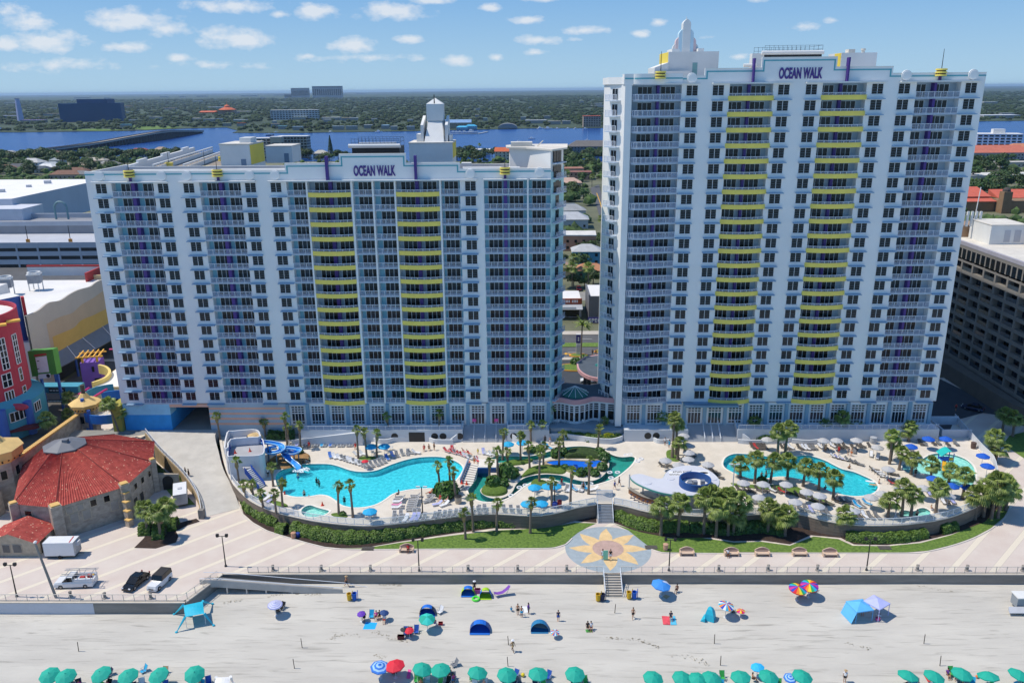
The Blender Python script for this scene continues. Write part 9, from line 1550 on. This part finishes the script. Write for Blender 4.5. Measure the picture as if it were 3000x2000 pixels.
BRG=thing('bridge','long low causeway bridge on many piers crossing the river at the left','bridge');BP=dense([(-640,985,2),(-622,1048,3),(-604,1157,5),(-594,1240,8.5),(-590,1329,11),(-594,1400,10.5),(-601,1480,7),(-610,1577,2)],5);m=M();BCN=mat('bridge_concrete','b0a698',.9,.06,.1)
m.mt(0).wall([(q.x,q.y)for q in BP],[q.z-1.6 for q in BP],[q.z for q in BP],13).mt(1).wall([(q.x,q.y)for q in BP],[q.z+.01 for q in BP],[q.z+.05 for q in BP],9);m.mt(2);[m.wall([(q.x+s*6.2,q.y)for q in BP],[q.z+.0 for q in BP],[q.z+1.2 for q in BP],.5)for s in(-1,1)];m.build('deck',[BCN,mat('bridge_road','c9bbaa',.9,.05,.1),mat('bridge_parapet','6f6a66',.9,.05,.1)],BRG)
pm_=M().box(-5.5,5.5,-.8,.8,-14,0).mesh('pier',[mat('bridge_pier','5f5f60',.9,.08,.2)])
for i,q in enumerate(BP[1:-1]):link('pier',pm_,BRG,(q.x,q.y,q.z-1.6));q2=q.lerp(BP[i+2],.5);link('pier',pm_,BRG,(q2.x,q2.y,q2.z-1.6))
for z_,x,y,wpx,col in(('c3',105,216,105,'dcdcdc'),('c3',490,268,60,'c9c2b8'),('c3',620,275,50,'d4d0c8'),('c3',455,385,40,'c89a80'),('c3',600,350,200,'7f7468'),('c3',20,330,60,'cfd3da'),('c3',150,330,90,'bfc6d4'),('c3',110,375,220,'a9aec0'),('c3',360,430,240,'8a7aa4'),('c3',700,410,160,'9a9ca0'),('c3',1230,320,60,'9fa6ae'),('c3',880,182,80,'cfcfcc'),('c3',940,152,170,'dcdcd8'),('c3',510,128,110,'c9ccd0'),('c3',1225,158,60,'d0d0cc'),('c3',1880,142,80,'d6d6d2'),('c3',2090,140,60,'d2d2ce'),('c3',1390,258,200,'a88070'),('c3',1480,325,60,'cfd0cc'),('c3',1520,425,80,'c4c6c2'),('c3',1780,395,120,'b9bcba'),('c3',1440,485,110,'5f9ab4'),('c3',2250,408,80,'d0ccc0'),('c3',1930,280,150,'a07c74'),('c3',2265,195,90,'c8ccd2'),('c4',110,410,90,'c6c2ba'),('c4',240,418,120,'a9acaa'),('c4',360,415,70,'9fb0c0'),('c4',300,268,200,'bfc4c8'),('c4',620,322,170,'cfcbc4'),('c4',610,470,90,'b86048'),('c4',600,430,150,'a9b6be'),('c4',440,470,90,'b5bca4'),('c4',990,445,40,'d0d4d8'),('c4',1000,480,90,'a09488'),('c4',1085,505,90,'7fb0b8'),('c4',1260,515,110,'9fb4c4'),('c4',1285,395,150,'b8c4b8'),('c4',1600,425,80,'d2ccc0'),('c4',1640,400,200,'c4c4bc'),('c4',1820,405,100,'b8a890'),('c4',1905,405,90,'c9cdd2'),('c4',1725,510,120,'9fb0bc'),('c4',1880,510,120,'8fa4b4'),('c4',2070,495,90,'b5bcc0'),('c4',2265,500,80,'8fb0c8'),('c4',2140,415,60,'c6cace'),('c4',860,158,56,'dfe2e6'),('c4',1110,268,50,'c8ccd0'),('c4',1985,98,90,'d2ccc8'),('c4',1770,112,50,'c8ccd0'),('c4',1645,312,30,'d0d4d8'),('c4',700,128,180,'bfc8d0'),('c4',160,132,110,'c4ccd2'),('c4',1050,118,120,'c8bcb8'),('c7',1010,245,40,'c8ccd0'),('c7',1525,232,30,'e0e0dc'),('c7',2030,172,40,'d0c4b0'),('c7',2180,195,100,'d2d6da'),('c7',2200,215,140,'b0b4b8'),('c7',1580,375,200,'c0c4c8'),('c7',1760,385,120,'b4aca4'),('c7',1880,382,80,'b8bcc0'),('c7',1690,330,60,'a9b0b4'),('c7',1455,340,50,'b0bcc4'),('c7',1000,315,40,'c4b8a4'),('c7',340,365,50,'c8ccd0'),('c7',100,425,60,'8fb0c4'),('c7',180,440,60,'b0b8bc'),('c7',345,440,70,'9fb4c8'),('c7',1080,350,40,'a9c4c8'),('z3',2120,720,90,'d6d8da'),('z3',2200,815,240,'c9cdd4'),('z3',2240,800,80,'a9b0b8')):
 c=at(z_,x,y,0);k=c.y/FPX/ZM[z_][2];w_=wpx*k;d_=min(60,max(10,w_*.5));h_=max(9,min(22,7*k*3));t=thing('low_building','','building',(c.x,c.y+d_/2,-.4),0,'pale low buildings along the far shore');M().box(-w_/2,w_/2,-d_/2,d_/2,0,h_*.7).build('wall',mat('far_wall','8f9090',.9,.1,.05),t);M().box(-w_/2-.3,w_/2+.3,-d_/2-.3,d_/2+.3,h_*.7,h_*.8).build('roof',mat('roof_'+col,col,.85,.1,.3),t);ordl(t,'{} pale low building from the left on the far shore beyond the river','lowb')
LFT=mat('oak_leaf','233a17',.6,0,.5,col2='4f6a2b',trans=.15,rand=.3,det=4)
def treecrown(n,k):
 m=M()
 for j in range(k):
  d=rvec();c=Vector((d.x*.55,d.y*.55,abs(d.z)*.38))if j else Vector((0,0,.2));r=U(.38,.58)
  for _ in range(n//k):e=rvec();p=c+Vector((e.x*r,e.y*r,e.z*r*.72))*U(.75,1.05);leafquad(m,p,(e+Vector((0,0,.4))+rvec()*.5).normalized(),U(.13,.24),1.2)
 return m.mesh('crown',[LFT])
TCR=[treecrown(520,8)for _ in range(6)];TTR=M().tube([(0,0,0),(.02,0,.5),(0,.03,1)],[.08,.06,.04],7).tube([(0,0,.6),(.25,.1,1.1)],[.04,.02],5).tube([(0,0,.6),(-.2,-.15,1.15)],[.04,.02],5).mesh('trunk',[mat('bark_grey','5a5048',.95,.15,1)])
def tree(c,r,label,key,th=None,narrow=1):
 t=thing('tree',label,'tree',(c.x,c.y,-.25),U(0,6),'trees of the town behind the hotel');h_=r*U(.75,1.05)if th is None else th;link('trunk',TTR,t,(0,0,0),0,(h_,h_,h_));link('crown',rnd.choice(TCR),t,(0,0,h_*.95),0,(r*narrow,r*narrow,r*U(.8,1.1)/narrow));ordl(t,label,key)
def grove(z_,x0,x1,y0,y1,n,rmin,rmax,label,key,avoid=None):
 for _ in range(n):
  for _t in range(20):
   x,y=U(x0,x1),U(y0,y1);c=at(z_,x,y,0)
   if 190<c.y<960 and not(avoid and avoid(z_,x,y,c)):break
  else:continue
  tree(c,U(rmin,rmax),label,key)
def offstreet(z_,x,y,c):
 sx=[(q.x,w_.x)for q,w_ in zip(Ls,Rs)if abs(q.y-c.y)<60];return any(a_-2<c.x<b2+2 for a_,b2 in sx)or 205<c.y<300
grove('c3',-60,2100,775,860,62,5.5,9,'{} leafy tree from the left in the river-bank belt beyond the garage','tA');grove('c3',-60,1600,850,1060,62,4,7.5,'{} leafy tree from the left among the houses beyond the garage','tB');grove('c4',900,2300,800,900,26,5,8.5,'{} leafy tree from the left behind the shorter tower roof','tC');grove('c7',730,1560,640,760,28,5,8,'{} leafy tree from the left behind the corner wing of the shorter tower','tD')
grove('c7',1560,2290,600,830,30,5,8.5,'{} leafy tree from the left near the river between the towers','tE',offstreet);grove('c7',1830,2290,800,1170,26,3,5.5,'{} leafy tree from the left along the street between the towers','tF',offstreet);grove('b5',130,445,200,560,16,2.2,4,'{} leafy tree from the left between the small houses in the gap','tG',offstreet);grove('z3',1990,2420,1075,1420,42,4,8,'{} leafy tree from the left right of the taller tower','tH');grove('z1',-30,700,930,1060,4,2.5,3.5,'{} small tree from the left by the convention hall','tI')
c=at('c4',1585,830);tree(c,3.2,'{} dark slender conifer from the left standing before the river','tJ',3,.55);sc.objects[-1]
t=thing('cypress_tree','tall dark conical conifer standing before the river behind the shorter tower','tree',(c.x+6,c.y,0));m=M()
for _ in range(900):q=rnd.random();a_=U(0,6.28);r=4.2*(1-q)**.8*U(.7,1);p=Vector((r*math.cos(a_),r*math.sin(a_),2+q*22));leafquad(m,p,Vector((math.cos(a_),math.sin(a_),.3)).normalized(),U(.7,1.2))
m.build('crown',mat('conifer_leaf','1a2f16',.7,0,.8,col2='2f4a24'),t);M().cyl((0,0,0),(0,0,20),.5,.1,7).build('trunk',TRUNK,t)
PAL=[Z('c7',[(x,y)],0)[0]for x,y in((1025,650),(1950,650),(2268,640),(1670,660),(1240,700),(2130,1000),(1890,950))]+[at('b5',x,y)for x,y in((225,480),(215,545),(150,545),(320,545),(405,190))]
for c in PAL:t=thing('palm_tree','','palm',(c.x,c.y,-.2),U(0,6),'palms of the town');link('crown',rnd.choice(CROWNS['full'])[0],t,(0,0,8),0,1.3);M().cyl((0,0,0),(0,0,8),.25,.2,7).build('trunk',TRUNK,t);ordl(t,'{} palm from the left among the houses seen beyond the towers','tp')
ICO=[(0,0,1)]+[(.894*math.cos(R(72*i)),.894*math.sin(R(72*i)),.447)for i in range(5)]+[(.894*math.cos(R(72*i+36)),.894*math.sin(R(72*i+36)),-.447)for i in range(5)]+[(0,0,-1)]
IF=[(0,1+i,1+(i+1)%5)for i in range(5)]+[(1+i,6+i,1+(i+1)%5)for i in range(5)]+[(1+(i+1)%5,6+i,6+(i+1)%5)for i in range(5)]
FORM=mat('forest_canopy','16260f',.9,0,.02,col2='33481f',det=8);FORM2=mat('town_canopy','263c1a',.85,0,.12,col2='536c30',det=6)
def canopy(name,mt_,pts):
 m=M();V,F=m.v,m.f
 for x,y,z,r,h_ in pts:
  for _ in range(3 if r<40 else 2):
   ox,oy,s=x+U(-.7,.7)*r,y+U(-.7,.7)*r,U(.5,.9);b=len(V);V.extend([(ox+a_*r*s*U(.75,1.25),oy+c_*r*s*U(.75,1.25),z+h_*s*(.55+.6*e)*U(.85,1.15))for a_,c_,e in ICO[:11]]);F.extend([(p+b,q+b,w_+b)for p,q,w_ in IF])
 m.m=[0]*len(F);o=m.build(name,mt_);o['kind']='stuff';return o
pts=[]
bx=lambda x:next((a_[1]+(b2[1]-a_[1])*(x-a_[0])/(b2[0]-a_[0])for a_,b2 in zip(bank,bank[1:])if a_[0]<=x<=b2[0]),9e9)
FKEEP=[(o.location.x,o.location.y,40 if o.name.split('.')[0]in('office_tower','hotel_slab')else 14)for o in sc.objects if o.parent is None and o.location.y>1500 and o.name.split('.')[0]in('low_building','office_tower','hotel_slab','boat_shed','domed_building','apartment_block','house')]
while len(pts)<9500:
 y=1550*math.exp(U(0,1)**1.1*1.75);x=U(-1,1)*y*.72;yb=bx(x)
 if y<yb+14:continue
 if rnd.random()<.25 and y<yb+140:continue
 if any(abs(x-a_)<w_ and b2-60-w_*9<y<b2+w_ for a_,b2,w_ in FKEEP):continue
 k=y/FPX;pts.append((x,y,-.5,max(5,7.5*k),min(13,6+2*k)))
canopy('forest',FORM,pts)
keep=[(o.location.x,o.location.y,16)for o in sc.objects if o.name.split('.')[0]in('house','church','apartment_block')and o.parent is None]
pts=[]
while len(pts)<2300:
 y=U(305,1000);x=U(-.75,.8)*y;lim=next((a_[1]+(b2[1]-a_[1])*(x-a_[0])/(b2[0]-a_[0])for a_,b2 in zip(nb,nb[1:])if a_[0]<=x<=b2[0]),900)if 0 else(815 if x>480 else 880 if x>-380 else 1000)
 if y>lim-8 or(-380<x<-150 and y<600)or offstreet(0,0,0,Vector((x,y,0)))or any((x-a_)**2+(y-b2)**2<c_*c_*1.2 for a_,b2,c_ in keep)or(x>90 and y<330):continue
 if rnd.random()<.25:continue
 pts.append((x,y,-.2,U(2.5,5),U(3.5,7)))
canopy('town_greenery',FORM2,pts)
m=M();m.box(-44000,44000,-400,45000,-8,95);hm=bpy.data.materials.new('haze_air');hm.use_nodes=True;t=hm.node_tree;t.nodes.clear();pv=t.nodes.new('ShaderNodeVolumePrincipled');pv.inputs['Color'].default_value=(.52,.74,1,1);pv.inputs['Density'].default_value=3.6e-5;pv.inputs['Anisotropy'].default_value=.2;ou=t.nodes.new('ShaderNodeOutputMaterial');t.links.new(pv.outputs[0],ou.inputs['Volume'])
o=struct('haze',m,hm,'stuff')
# ================================================================= LABELS THAT COUNT ALONG A ROW
rows={}
for o,fmt,key in ORD:rows.setdefault(key,[]).append((o,fmt))
for key,l in rows.items():
 l.sort(key=lambda q:scr(q[0].matrix_basis.translation)[0])
 for i,(o,fmt)in enumerate(l):o['label']=fmt.format(ordinal(i))
for nm,c in[(o.name,o)for o in sc.objects if o.get('_p')]:del c['_p']
